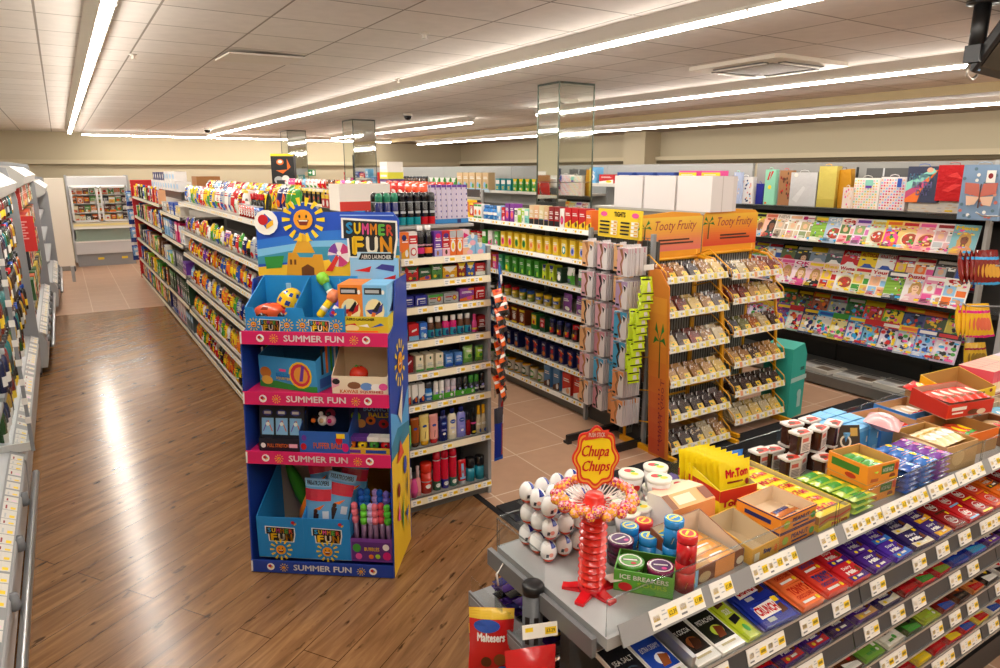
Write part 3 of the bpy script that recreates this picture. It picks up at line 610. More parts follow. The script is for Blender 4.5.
# ---- snack gondola on the wooden aisle: three stretches of different shelf heights
XA = 1.21
NL = [1.75, 1.41, 1.135, .79, .415, .08]; ML = [1.55, 1.21, .83, .44, .08]; FL = [1.63, 1.255, .82, .415, .08]
gondola('snack shelving running back from behind the seaside toy display', XA, 4.27, 9.27, NL, .55, 1.83, 30, '#e4ded2')
gondola('household shelving midway along the wooden aisle beyond the snack bags', XA, 9.3, 11.3, ML, .55, 1.83, 40, '#e4ded2')
gondola('grocery shelving ending at the red panel near the freezer', XA, 11.33, 15.6, FL, .55, 1.83, 50, '#e4ded2')
m = MB().box(-.02, .62, -.02, .02, 0, 1.94, '#c41a22', 'paint')
for i in range(30): m.box(-.024, -.02, -.006, .006, .1+i*.06, .125+i*.06, 'w', 'paint')
m.build('red_hoarding', loc=(XA+.0, 15.64, 0), label='tall red end panel closing the grocery shelving by the freezer', cat='panel')
Y0 = 5.25
def ar(i, n, seed, pool=range(16), sz=None, nm='sweet bag', h='sweet_bag', lean=-8):
    bagrow((XA, 9.2), QN, 9.2-Y0, NL[i], seq(n, seed, pool), nm, f"{nth(i)} snack shelf down", 'toy display', f"bags on the {nth(i)} snack shelf", h, sz=sz, lean=lean)
ar(1, 29, 5, (0, 2, 3, 4, 6, 8, 7, 11, 13, 9)); ar(2, 29, 6, (0, 1, 3, 5, 6, 7, 9, 11, 12)); ar(3, 28, 7); ar(4, 26, 8, (0, 3, 6, 7, 1, 2, 4, 9, 12), SIZES[1]); ar(5, 26, 9, (8, 8, 4, 3, 8, 12, 7, 1, 0), SIZES[1])
# clear bins along these shelves
m = MB()
for i in range(5):
    for k in range(4): MB().box(XA-.004, XA-.001, 5.3+k*.98, 5.3+k*.98+.95, NL[i+1]-.0, NL[i+1]+.055, 'w', 'clear').build('clear_riser', kind=None).parent = None
for ob in [o for o in bpy.data.objects if o.name.startswith('clear_riser') and o.parent is None]:
    ob.parent = bpy.data.objects['shelving_gondola']; ob.matrix_parent_inverse = Matrix.Translation((-XA, -(4.27+9.27)/2, 0))
# top of the snack gondola: bags standing, more bags behind and above
bagrow((XA+.02, 9.2), QN, 1.9, 1.75, seq(15, 21, (2, 6, 7, 4, 0, 10)), 'multipack bag', 'top shelf of snack gondola', 'crisps', 'multipack bags on the snack gondola', 'multipack_bag', sz=(.12, .2, .07))
bagrow((XA+.02, 7.3), QN, 2.0, 1.75, [2, 2, 13, 2, 13, 0, 2, 12, 0, 0, 2, 8, 8], 'crisp bag', 'top of snack gondola', 'toy display', 'crisp bags on the snack gondola', 'crisp_bag', sz=(.145, .215, .08))
bagrow((XA+.24, 9.2), QN, 3.9, 1.8, seq(27, 23, (7, 4, 3, 10, 2, 6)), 'snack bag', 'rear line on snack gondola', 'toy display', 'rear snack bags on the gondola', 'snack_bag', sz=(.135, .21, .08), lean=-14)
bagrow((XA+.4, 8.6), QN, 2.2, 1.885, seq(12, 24, (6, 7, 10, 0, 1, 4)), 'snack bag', 'topmost heap on snack gondola', 'toy display', 'top heap of snack bags', 'snack_bag', sz=(.17, .13, .09), lean=-50)
sau = carton('sauce_pouch', .075, .03, .19, '#e88a1a', [('r', -.5, .55, .5, 1, 'w'), ('p', [(-.4, .7), (0, .82), (.4, .7), (.1, .75), (-.1, .75)], 'k'), ('r', -.4, .1, .4, .3, 'y')], 'pouch')
bbt = bottle('sauce_bottle', .06, .19, 'k', 'r', [('r', -.5, .1, .5, .6, 'k'), ('c', 0, .35, .2, .12, 'w')], .5, .2)
row((XA+.02, 5.85), QN, .55, 1.75, [(carton('moustache_pack', .15, .05, .21, 'w', [('r', -.5, 0, .5, .35, 'o'), ('r', -.5, .9, .5, 1, 'y'), ('r', -.5, .38, .5, .5, 'P'), ('p', [(-.4, .6), (-.1, .72), (0, .66), (.1, .72), (.4, .6), (.1, .62), (-.1, .62)], 'k')], 'pack'), 1, 'white and orange pack with black swirl'), (bbt, 4, 'black sauce bottle with red cap')], 'top snack shelf', 'toy display', 'sauces on the snack gondola', rev=True)
cans = tub('drink_can', .06, .1, '#d8352a', 's', art(1, 'w', 'w'), 'can', .08)
row((XA-.005, 6.0), QN, .7, 1.752, [(cans, 6, 'small red can'), (tub('drink_can', .06, .1, 'b', 's', art(1, 'w', 'w'), 'can', .08), 2, 'small blue can')], 'front edge of snack gondola', 'toy display', 'small cans on the snack gondola', rev=True)
# yellow fronted line on the far side of the gondola top
yl = carton('sweet_carton', .1, .08, .12, 'g', [('r', -.5, .7, .5, 1, 'y'), ('c', 0, .35, .3, .25, 'w')], 'box'); yr = carton('sweet_carton', .1, .08, .12, 'r', [('r', -.5, .7, .5, 1, 'y'), ('c', 0, .35, .3, .25, 'w')], 'box'); yv = carton('sweet_carton', .1, .08, .12, '#6c1d4c', [('r', -.5, .7, .5, 1, 'y'), ('c', .1, .3, .15, .2, 'w')], 'box')
MB().box(-.2, .2, -1.1, 1.1, 1.74, 1.77, '#e8e2d6', 'paint').box(-.2, -.0, -1.1, 1.1, .1, 1.74, '#8d8b86', 'paint').build('raised_shelf', loc=(2.3, 5.6, 0), label='raised white shelf on the rear of the snack gondola', cat='shelf')
row((2.1, 6.6), QN, 2.0, 1.771, [(yr, 2, 'red sweet carton with yellow top'), (yl, 4, 'green sweet carton with yellow top'), (carton('sweet_carton', .1, .08, .12, 'c', [('r', -.5, .7, .5, 1, 'y'), ('c', 0, .35, .3, .25, 'p')], 'box'), 3, 'sky blue sweet carton with yellow top'), (yv, 5, 'plum sweet carton with yellow top'), (yl, 2, 'dark green sweet carton')], 'rear gondola shelf', 'open white carton', 'sweet cartons behind the header', rev=True)
# ---- household stretch
def mrow(i, its, y=11.25, L=1.9, nm='household'): row((XA, y), QN, L, (ML if nm == 'household' else FL)[i], its, f"{nth(i)} {nm} shelf", 'snack bags' if nm == 'household' else 'red panel', f"packs on the {nth(i)} {nm} shelf", rev=(nm == 'household'), jitter=.02)
bx = lambda c, a, b, k, w=.12, h=.2, d=.1: carton('household_pack', w, d, h, c, art(k, a, b), 'pack')
mrow(0, [(bx('s', 'w', 'd', 4, .14, .13), 3, 'grey clear fronted pack'), (bx('Y', 'w', 'k', 7, .14, .13), 2, 'amber price card pack'), (bx('b', 'w', 'y', 3, .14, .15), 4, 'blue household pack'), (bx('#d8cfc0', 'y', 's', 4, .13, .13), 3, 'cream household pack')])
mrow(1, [(bx('a', 'w', 'b', 0, .13, .24), 4, 'pale blue tall pack'), (bx('b', 'a', 'w', 3, .12, .25), 2, 'blue tall pack'), (bx('B', 'w', 'w', 3, .11, .24), 2, 'navy tall pack'), (bx('m', 'w', 'P', 0, .13, .25), 3, 'crimson tall pack'), (bx('w', 'a', 'b', 5, .12, .22), 2, 'white tall pack')])
mrow(2, [(bx('a', 'y', 'w', 0, .12, .14), 3, 'pale blue carton'), (bx('l', 'y', 'w', 1, .11, .13), 2, 'lime carton'), (bx('#565a5c', 's', 'd', 4, .2, .22), 4, 'dark clear bin pack'), (bx('v', 'p', 'w', 6, .13, .15), 2, 'purple carton')])
mrow(3, [(bx('#1c3b2a', 'g', 'w', 5, .13, .26), 4, 'dark green tall pack'), (bx('#2a3a3c', 'p', 's', 6, .14, .26), 3, 'dark grey tall pack'), (bx('#14442c', 'w', 'a', 6, .13, .27), 4, 'bottle green pack with white mark')])
mrow(4, [(bx('B', 'b', 'w', 3, .16, .25, .2), 3, 'navy large pack'), (bx('#d8d0d4', 'r', 'b', 6, .2, .26, .2), 3, 'pale pink large pack'), (bx('#465a60', 'a', 'd', 0, .16, .22, .2), 3, 'slate large pack')])
# ---- grocery stretch: narrow fronts seen at a shallow angle
gcols = [('orange', 'o', 'y', 'w'), ('yellow', 'y', 'r', 'k'), ('red', 'r', 'w', 'y'), ('green', 'g', 'y', 'w'), ('blue', 'b', 'w', 'r'), ('white', 'w', 'b', 'r'), ('lime', 'l', 'w', 'G'), ('brown', 'n', 'y', 'o'), ('navy', 'B', 'y', 'w'), ('peach', 'f', 'r', 'w'), ('black', 'k', 'g', 'w')]
for i in range(5):
    its = []; r2 = random.Random(70+i)
    for k in range(19):
        n, c, a, b = r2.choice(gcols); kk = r2.randrange(8)
        if (i in (0, 3)) and k % 2: its.append((bottle('grocery_bottle', .085, [.24, .2][i == 3], c, a, art(kk, a, b)[:3], .38, .14), 1, f"{n} bottle"))
        else: its.append((carton('grocery_pack', r2.choice([.12, .15, .18]), .1, r2.choice([.2, .24, .27]) if i else .2, c, art(kk, a, b), 'pack'), 1, f"{n} grocery pack"))
    mrow(i, its, 15.5, 4.1, 'grocery')
# white wrapped rolls and cartons on the far top
wt = carton('tissue_pack', .22, .16, .13, '#eceae8', [('c', -.2, .5, .14, .3, 'a'), ('c', .2, .5, .14, .3, 'a')], 'pack')
row((XA+.1, 13.2), QN, 3.2, 1.84, [(wt, 11, 'white wrapped tissue pack')], 'top of grocery shelving', 'snack bags', 'white tissue packs on top', rev=True)
row((XA+.12, 13.1), QN, 2.6, 1.972, [(carton('tissue_pack', .22, .14, .12, '#3b3a6c', [('c', 0, .5, .2, .3, 'w')], 'pack'), 5, 'dark blue wrapped tissue pack'), (wt, 4, 'white tissue pack in upper layer')], 'top of grocery shelving', 'snack bags', 'upper tissue packs', rev=True)
carton('cardboard_box', .4, .3, .2, 'N', [], 'box').spawn((XA+.5, 10.3, 1.84), QN, 'brown cardboard box on top of the household shelving', None)
for i in range(4):
    blp = bag('blue_pack', .16, .3, .08, '#1f3f8e', art(4, 'a', 'w'), 'pack'); blp.spawn((1.17, 15.74, .35+i*.36), 0, f'blue hanging pack behind the red panel, {nth(i)} from the floor', 'blue packs behind the red panel', name='hanging_blue_pack')
# ---- tea gondola
XT = 3.66
TL = [1.63, 1.375, 1.135, .887, .637, .393, .125]
gondola('tea and coffee shelving facing the toiletries end bay across the tiled aisle', XT, 4.42, 6.97, TL, .52, 1.76, 60, 'w')
gondola('far grocery shelving with yellow edged bags seen over the snack gondola', XT, 7.0, 15.0, [1.81, 1.57, 1.25, .9, .5, .1], .52, 1.9, 64, '#f3d23a')
def trow(i, its, y=6.8, L=2.36): row((XT, y), QN, L, TL[i], its, f"{nth(i)} tea shelf down", 'tights', f"packs on the {nth(i)} tea shelf", rev=True, inset=.02)
tc = lambda c, a, b, k=1, w=.074, h=.158, d=.1, nm='tea_carton': carton(nm, w, d, h, c, art(k, a, b), 'box')
trow(0, [(tc('y', 'r', 'G', 4, .095, .175), 3, 'yellow tea carton'), (tc('r', 'y', 'w', 7, .08, .15), 1, 'red tea carton with yellow band'), (tc('w', 'g', 'o', 7, .075, .14), 2, 'white and green pack with orange dot'),
         (bottle('squash_bottle', .085, .14, '#2f7fc8', '#2a6db0', art(0, 'w', 'a'), .6, .2), 3, 'blue squat bottle'), (tc('a', 'w', 'b', 5, .08, .14), 1, 'pale blue carton'), (tc('r', 'p', 'w', 2, .06, .13), 1, 'red carton with pink wave'), (tc('#7a2a90', 'p', 'o', 1, .07, .17), 2, 'purple and orange carton'),
         (tc('w', 'k', 's', 0, .05, .13), 1, 'white and black carton'), (tc('l', 'w', 'g', 0, .05, .13), 1, 'lime carton'), (tc('w', 'l', 'g', 0, .045, .13), 1, 'white and lime carton'), (tc('T', 'w', 't', 0, .06, .13), 1, 'mint green carton'),
         (tc('#e6c79a', 'k', 'o', 3, .07, .17), 1, 'tan carton with black foot'), (tc('#e3b58a', 'k', 'r', 3, .07, .17), 1, 'peach carton with black foot'), (tc('#e0d0a0', 'k', 't', 3, .07, .17), 1, 'cream carton with black foot'), (tc('#dcb98a', 'k', 'v', 3, .06, .16), 1, 'beige carton with black foot'), (tc('R', 'k', 'r', 3, .07, .17), 2, 'dark red carton with black foot'),
         (tc('w', 'r', 'p', 1, .06, .16), 1, 'white carton with red mark'), (tc('r', 'y', 'n', 2, .085, .17), 3, 'red and yellow carton'), (tc('o', 'y', 'n', 2, .07, .16), 1, 'orange carton')])
fr = lambda a, b: tc('#f4cf2e', a, b, 1, .074, .15)
trow(1, [(tub('custard_tin', .085, .12, 'y', 's', art(0, 'r', 'v'), 'tin', .08), 2, 'yellow and red tin'), (tub('gravy_tub', .09, .115, '#e9d6b4', 'r', art(0, 'r', 'n'), 'tub', .2), 2, 'cream tub with red lid'),
         (tc('g', 'w', 'l', 0, .07, .14), 1, 'green tea carton'), (tc('#e9e2dc', 'p', 'g', 2, .075, .14), 1, 'white and pink tea carton'), (tc('#58a84a', 'w', 'p', 6, .07, .14), 1, 'green and pink tea carton'),
         (fr('p', 'r'), 2, 'yellow tea carton with pink fruit'), (fr('g', 'G'), 2, 'yellow tea carton with green leaf'), (fr('f', 'o'), 4, 'yellow tea carton with orange fruit'), (fr('t', 'w'), 1, 'yellow tea carton with teal label'), (fr('L', 'b'), 2, 'yellow tea carton with lilac label')], L=2.3)
trow(2, [(tub('drinks_jar', .075, .12, 'y', 'B', art(0, 'B', 'w'), 'jar', .2), 2, 'yellow jar with navy lid'), (tc('o', 'y', 'n', 5, .072, .155), 2, 'orange tea carton'), (tc('l', 'y', 'g', 5, .072, .155), 1, 'lime tea carton'), (tc('#d2562a', 'y', 'p', 5, .072, .155), 1, 'rust tea carton'), (tc('p', 'y', 'w', 0, .06, .14), 1, 'pink tea carton'),
         (tc('#2f8f5e', 'a', 't', 6, .072, .155), 1, 'green and teal tea carton'), (tc('#4a9a36', 'y', 'l', 6, .072, .155), 1, 'green and yellow tea carton'), (tc('#3f8f2c', 'G', 'l', 6, .072, .155), 4, 'leaf green tea carton'), (tc('#b6c82a', 'B', 'y', 5, .06, .14), 2, 'lime carton with navy shield'), (tc('#20402a', 'w', 'w', 1, .065, .13), 1, 'dark green carton with white leaf'),
         (bag('coffee_pouch', .1, .15, .06, '#57a83e', art(0, 'w', 'v'), 'pouch', head='w'), 2, 'green and white pouch')], L=2.3)
jar = lambda c, lid, a: tub('spread_jar', .07, .1, c, lid, art(0, a, 'w'), 'jar', .25)
trow(3, [(jar('g', 'r', 'y'), 2, 'green jar with red lid'), (jar('g', 'y', 'r'), 2, 'green jar with yellow lid'), (jar('#4a3b1d', 'k', 'w'), 2, 'brown jar with black lid'), (jar('#c9b13a', 'r', 'y'), 3, 'yellow tin with red lid'), (jar('#8a9a3a', 'b', 'y'), 2, 'green tin with blue lid'), (jar('#c9b13a', 'y', 'b'), 3, 'yellow tin'),
         (bag('coffee_bag', .12, .16, .07, '#8d4fa0', art(2, 'P', 'w'), 'bag'), 2, 'purple foil bag')], L=2.3)
cb = lambda n, c, a, b, k, w=.075, h=.15: carton('coffee_pack', w, .1, h, c, art(k, a, b), 'pack')
trow(4, [(cb(0, '#4f93cc', 'w', 'b', 4), 2, 'blue coffee pack'), (cb(0, 'B', 'a', 'w', 6, .06), 2, 'dark blue coffee pack'), (cb(0, '#8a3d1c', 'y', 'w', 7, .09, .15), 3, 'brown and yellow drink box'), (None, 1, ''), (cb(0, '#2f7a34', 'y', 'r', 4, .085, .15), 1, 'green pouch with red label'), (cb(0, '#1d4a30', 'r', 'P', 4, .085, .14), 1, 'dark green pouch with red label'),
         (tub('coffee_jar', .06, .15, '#241d3a', 'B', [('r', -.4, .2, .4, .6, 'r'), ('c', 0, .5, .2, .12, 'y')], 'jar', .25), 3, 'navy coffee jar'), (tub('coffee_jar', .06, .15, '#4a1418', 'r', [('r', -.4, .2, .4, .6, 'r'), ('c', 0, .5, .2, .12, 'y')], 'jar', .25), 2, 'red coffee jar')], y=6.3, L=1.82)
nb = lambda a: carton('cereal_carton', .075, .1, .15, '#1b2360', [('c', 0, .25, .36, .18, 'N'), ('c', .05, .28, .2, .1, 'o'), ('c', 0, .58, .24, .14, 'r' if a != 2 else 'a')] + bars(-.3, .78, .2, .9, 2, 'w') + ([('p', [(-.5, .8), (.5, .62), (.5, .7), (-.5, .9)], 'o')] if a == 1 else []), 'box')
trow(5, [(nb(0), 3, 'navy cereal carton'), (nb(2), 3, 'navy cereal carton with pale badge'), (None, 1, ''), (nb(1), 2, 'navy cereal carton with orange band'), (nb(0), 2, 'plain navy cereal carton'), (nb(1), 3, 'navy cereal carton with orange stripe')], y=6.3, L=1.82)
wj = lambda a, b: tub('coffee_tin', .085, .12, '#e8e4d4', a, [('c', 0, .5, .36, .36, b), ('c', 0, .5, .2, .2, 'w'), ('r', -.5, 0, .5, .1, a)], 'tin', .1)
trow(6, [(wj('g', '#5a3a1c'), 4, 'white tin with green leaf label'), (wj('Y', 'G'), 3, 'white and gold tin'), (wj('#c59a3a', 'g'), 2, 'gold coffee tin'), (cb(0, '#5a8fc4', 'n', 'w', 2, .095, .2), 2, 'tall blue cereal bag'), (cb(0, '#d23a2c', 'w', 'f', 2, .12, .2), 2, 'tall red cereal box')], y=6.3, L=1.82)
yp = lambda a, b: carton('snack_pack', .16, .05, .2, 'k', [('r', -.5, .8, .5, 1, 'y'), ('c', 0, .4, .2, .2, a), ('c', .1, .25, .2, .12, b)], 'pack')
for i, (lz, its) in enumerate(((1.57, [(yp('r', 'w'), 6, 'black pack with yellow top'), (yp('o', 'n'), 6, 'black orange pack, yellow top'), (yp('r', 'g'), 6, 'black red pack, yellow top')]), (1.25, [(carton('drink_carton', .14, .06, .25, 'r', [('r', -.5, .8, .5, 1, 'y'), ('c', 0, .45, .3, .2, 'w')], 'carton'), 5, 'red carton'), (carton('drink_carton', .14, .06, .25, 'G', [('r', -.5, .8, .5, 1, 'y'), ('c', 0, .45, .3, .2, 'a')], 'carton'), 6, 'dark green carton'), (carton('drink_carton', .14, .06, .25, '#7a1c3a', [('r', -.5, .8, .5, 1, 'y'), ('c', 0, .45, .3, .2, 'w')], 'carton'), 6, 'plum carton')]))):
    row((XT, 14.8), QN, 4.6, lz, its, f"{['upper', 'lower'][i]} yellow edge shelf", 'shelf near end', f"packs on the {['upper', 'lower'][i]} far shelf", rev=True)
fb = lambda i: bagp(i, i, 'party_bag', (.18, .16, .1))
row((XT+.05, 14.8), QN, 5.4, 1.815, [(fb(i), 1, BAGS[i % 16][0]+' party pack') for i in seq(24, 31, (2, 5, 10, 0, 6, 4, 7, 14))], 'top of far grocery shelving', 'shelf near end', 'party packs on the far shelving', rev=True)
blb = bag('shopping_bag', .16, .24, .12, '#1c1c20', [('p', [(-.3, .9), (-.1, .9), (.0, .1), (-.2, .1)], 'w'), ('c', .2, .5, .12, .1, 'r')], 'bag')
for i in range(6): blb.spawn((3.2+.0*i, 8.2-i*.3, 1.62), QN, f'black and white bag on the high stand beyond the header, {nth(i)} from the back', 'black and white bags', rx=R(-6))
rp = bag('red_pouch', .19, .17, .1, '#c8241c', art(2, 'g', 'w'), 'bag'); rp2 = bag('red_pouch', .19, .17, .1, '#d8502c', art(5, 'r', 'w'), 'bag')
row((XT+.06, 9.0), QN, 1.95, 1.815, [(rp, 3, 'red net pouch'), (rp2, 3, 'orange red net pouch'), (rp, 3, 'dark red net pouch')], 'top of far shelving', 'tea shelves', 'red pouches on the far shelving', rev=True, rx=R(-8))
for i_, (c_, h_, z_) in enumerate((('#5a3a7a', .1, 0), ('#d8d43a', .09, .102), ('#ece6dc', .14, .194))): carton('flat_carton', .3-.02*i_, .24, h_, c_, [('r', -.4, .3, .4, .6, 'w')], 'carton', top='#e8e2d8').spawn((4.02, 9.3, 1.902+z_), QN, ['purple flat carton, bottom of three stacked on the far shelving', 'yellow flat carton, middle of three stacked on the far shelving', 'white flat carton, top of three stacked on the far shelving'][i_])
MB().box(-.25, .25, -1.1, .9, 1.55, 1.61, '#dedad2', 'paint').box(-.2, .2, -1.0, .8, 0, 1.55, '#8d8b86', 'paint').build('display_plinth', loc=(3.25, 7.55, 0), label='grey plinth holding black and white bags between the two gondolas', cat='plinth')
e = empty('display_standee', (3.75, 13.9, 1.815), R(-30), 'tall black standee with orange figures and yellow top', 'standee')
m = MB().box(-.22, .22, -.08, .08, 0, .62, '#1a1a1c', 'card'); S = lambda u, v, q: (u*.44, -.08-q, v*.62)
m.deco(S, [('r', -.5, .93, .5, 1, 'y'), ('c', -.1, .75, .16, .09, 'o'), ('c', -.1, .76, .1, .05, 'w'), ('p', [(.2, .85), (.35, .6), (.2, .5)], 'o'), ('p', [(-.3, .5), (.2, .52), (.0, .4)], 'o'), ('c', -.2, .2, .2, .12, 's'), ('c', .1, .25, .16, .1, 'w'), ('r', -.3, .02, .3, .2, 'd')]); m.build('panel', e)
# ============================================================ hosiery bay at the end of the tea shelving
e = empty('hosiery_stand', (3.72, 4.05, 0), 0, 'grey wire stand of boxed tights with a yellow sign at the tea shelf end', 'display stand')
m = MB()
for y in (-.365, .35): m.box(-.09, -.06, y-.015, y+.015, 0, 1.66, '#8e9193', 'paint')
m.build('post', e)
m = MB()
for k in range(22): m.box(-.052, -.046, -.35, .35, .15+k*.07, .154+k*.07, '#7c7f80', 'metal')
for k in range(11): m.box(-.05, -.044, -.35+k*.07, -.346+k*.07, .12, 1.62, '#7c7f80', 'metal')
m.build('wire_grid', e)
MB().box(-.03, .0, -.36, .35, .0, 1.6, '#4a4a48', 'paint').build('back_panel', e)
m = MB().box(-.07, -.058, -.23, .27, 1.60, 1.82, '#f3d02c', 'card'); S = lambda u, v, q: (-.07-q, .02-u*.5, 1.60+v*.22)
m.deco(S, [('t', 'TIGHTS', -.12, .74, .14, .92, 'k', .03), ('c', -.36, .82, .08, .09, 'p'), ('c', .36, .82, .08, .09, 'p')] + [q for r in range(4) for q in (('r', -.45, .52-.13*r, -.22, .58-.13*r, 'k'), ('r', -.18, .5-.13*r, -.04, .6-.13*r, 'w'), ('r', -.12, .52-.13*r, -.05, .58-.13*r, 'Y'), ('r', .04, .52-.13*r, .24, .58-.13*r, 'k'), ('r', .28, .5-.13*r, .44, .6-.13*r, 'w'), ('r', .35, .52-.13*r, .43, .58-.13*r, 'Y'))])
m.build('sign', e)
m = MB().box(-.56, -.03, -.03, .0, .02, .075, '#1c1c1e', 'paint').box(-.56, -.52, -.03, .03, 0, .02, '#1c1c1e', 'paint').box(-.45, .45, -.36, -.33, .0, .06, '#1c1c1e', 'paint'); m.build('base_foot', e)
@cached
def tights(c, leg):
    w, h, d = .13, .205, .016; m = MB().box(-w/2, w/2, -d/2, d/2, 0, h, '#d9d2d3', 'card')
    S = lambda u, v, q: (u*w, -d/2-q, v*h)
    m.deco(S, [('r', -.5, 0, .5, 1, c), ('p', [(-.1, 0), (.5, 0), (.5, .8), (.2, .9), (.05, .5)], '#e9e2e0'), ('p', [(-.32, .95), (-.05, .98), (.12, .62), (-.08, .42), (.1, .05), (-.04, .02), (-.22, .42), (-.05, .62)], leg), ('p', [(.15, .86), (.4, .8), (.3, .62)], 'k'), ('r', -.42, .08, -.15, .16, 'k')])
    m.box(-.012, .012, -.001, .001, h, h+.02, '#d9d2d3', 'card'); return Proto('tights_pack', 'packet', m, (), w, d, h)
TC = [('pink', '#dba9b4'), ('peach', '#e8b27c'), ('blue', '#4aa5cf'), ('rose', '#c98a9a'), ('orange', '#e59a5e'), ('lilac', '#b79ac0')]
rows_ = [[1, 0, 1, 0], [0, 3, 1, 5], [1, 0, 3, 2], [1, 3, 0, 2], [0, 2, 2, 4], [1, 3, 4, 4]]; cnt = [4, 4, 3, 8]
for r_, rw in enumerate(rows_):
    zt = [1.36, 1.115, .885, .655, .43, .2][r_]
    for s_, ci in enumerate(rw):
        y = 4.30-.178*s_; n = cnt[s_]
        hk = MB().tube([(-.05, y-4.05, zt+.2), (-.05-.022*n-.12, y-4.05, zt+.2), (-.05-.022*n-.13, y-4.05, zt+.215)], .003, '#b9bcbf'); hk.build('hook', e)
        for k in range(n):
            nm, c = TC[ci]; p = tights(c, ['#b87a48', '#8a5a34', '#2a1c18', '#a06a40'][(r_+s_) % 4])
            p.spawn((3.66-.03-.022*(k+1)-.02*(s_ == 3), y, zt), QN+R(random.uniform(-7, 7)), f'{nm} boxed tights, {nth(n-1-k)} from the front, {["farthest", "second", "third", "tooty"][s_] if 0 else ORD[s_]} stack of {nth(r_)} row', 'boxed tights on the stand', name='hanging_tights_pack')
cs = empty('hanging_clip_strip', (3.50, 3.575, 0), 0, 'clear strip of lime green packets beside the fruit and nut stand', 'clip strip')
MB().box(-.014, .014, 0, .003, .58, 1.62, 'w', 'frosted').build('plastic_strip', cs); MB().box(-.05, .05, -.006, -.002, 1.42, 1.46, 'w', 'card').build('price_card', cs)
lp = bag('hanging_lime_pack', .1, .14, .018, '#c6dc1e', [('r', -.5, .1, .5, .16, 'k'), ('p', [(-.1, .2), (.25, .2), (.2, .6), (.1, .75), (0, .6)], '#cfc9c2'), ('r', -.4, .82, .3, .88, 'k')], 'pack')
for i in range(12): lp.spawn((3.49-.010*i+.006*(i % 2), 3.555-.004*(i % 2), 1.235-i*.058), R(-8+random.uniform(-5, 5)), f'lime green hosiery packet, {nth(i)} from the top of the strip', 'lime green packets', rx=R(-14))
for i in range(4): lp.spawn((3.43-.008*i, 3.60, 1.0-i*.11), R(-30), f'lime green packet in the rear line of the strip, {nth(i)} down', 'rear lime green packets', rx=R(-10))
# ============================================================ yellow snack stand, two bays
YL = '#eda813'
def grad(x0, x1, v0, v1, stops, n=10):
    out = []
    for i in range(n):
        t = i/(n-1)*(len(stops)-1); k = min(int(t), len(stops)-2); f = t-k
        c = '#'+''.join('%02x' % int(int(stops[k][j:j+2], 16)*(1-f)+int(stops[k+1][j:j+2], 16)*f) for j in (1, 3, 5))
        out.append(('r', x0, v0+(v1-v0)*i/n, x1, v0+(v1-v0)*(i+1)/n, c))
    return out
def palm(u, v, su, sv):
    P = [('p', [(u-.04*su, v), (u+.04*su, v), (u+.06*su, v+.6*sv), (u, v+.6*sv)], '#2b4a1c')]
    for a in range(5):
        t = PI*(.0+a/4); P.append(('p', [(u, v+.55*sv), (u+.3*su*math.cos(t), v+sv*(.62+.3*math.sin(t))), (u+.42*su*math.cos(t), v+sv*(.5+.3*math.sin(t))), (u+.2*su*math.cos(t), v+sv*(.55+.16*math.sin(t)))], '#1f7a2e'))
    return P
@cached
def nutpack(n, c1, c2, c3):
    w, h, d = .118, .115, .032; r = random.Random(n); m = MB(); m.box(-w/2+.004, w/2-.004, -d/2+.004, d/2, .002, h*.95, c1, 'matte')
    S = lambda u, v, q: (u*w, -d/2+.004-q, v*h)
    its = []
    for i in range(26):
        u, v = r.uniform(-.42, .42), r.uniform(.08, .86); a = r.uniform(.04, .09); its.append(('c', u, v, a, a*.7, r.choice([c2, c3, c1, c2])))
    m.deco(S, its[:20], 'card')
    m.deco(S, [('r', -.04, .05, .46, .46, '#f4c81c'), ('c', .1, .26, .08, .07, 'g'), ('p', [(-.46, .76), (-.3, .96), (-.24, .96), (-.46, .66)], '#e8e4dc'), ('p', [(.2, .8), (.32, .96), (.38, .96), (.26, .76)], '#dcd8d0')], 'card', e0=.004)  # sticker, then two pale slashes: plastic highlights painted as colour
    m.box(-w/2, w/2, -d/2-.002, d/2+.002, 0, h, 'w', 'cellophane')
    return Proto('snack_tray_pack', 'snack pack', m, (), w, d, h)
NUTS = {'apricot': ('#a85a22', '#d98a3a', '#f0e4d0'), 'nut mix': ('#9a6a34', '#d9b27a', '#f0e6d2'), 'dark berry': ('#2a1a1c', '#3c2430', '#6a4a50'), 'banana chip': ('#d8b86a', '#ecd79a', '#c79a44'), 'red berry': ('#7a2a1a', '#a33e24', '#54160e'),
        'peanut': ('#b98a4c', '#d8b078', '#8a5a28'), 'chocolate': ('#2f1a10', '#4a2a18', '#1e0f08'), 'olive seed': ('#6a6a2c', '#8c8c48', '#4a4a1c'), 'cream bean': ('#cdbb92', '#e6d9b8', '#b39c6a'), 'chocolate nut': ('#3a2214', '#c9a878', '#efe2cc'), 'raisin': ('#3a1d14', '#5a2e1e', '#24100a')}
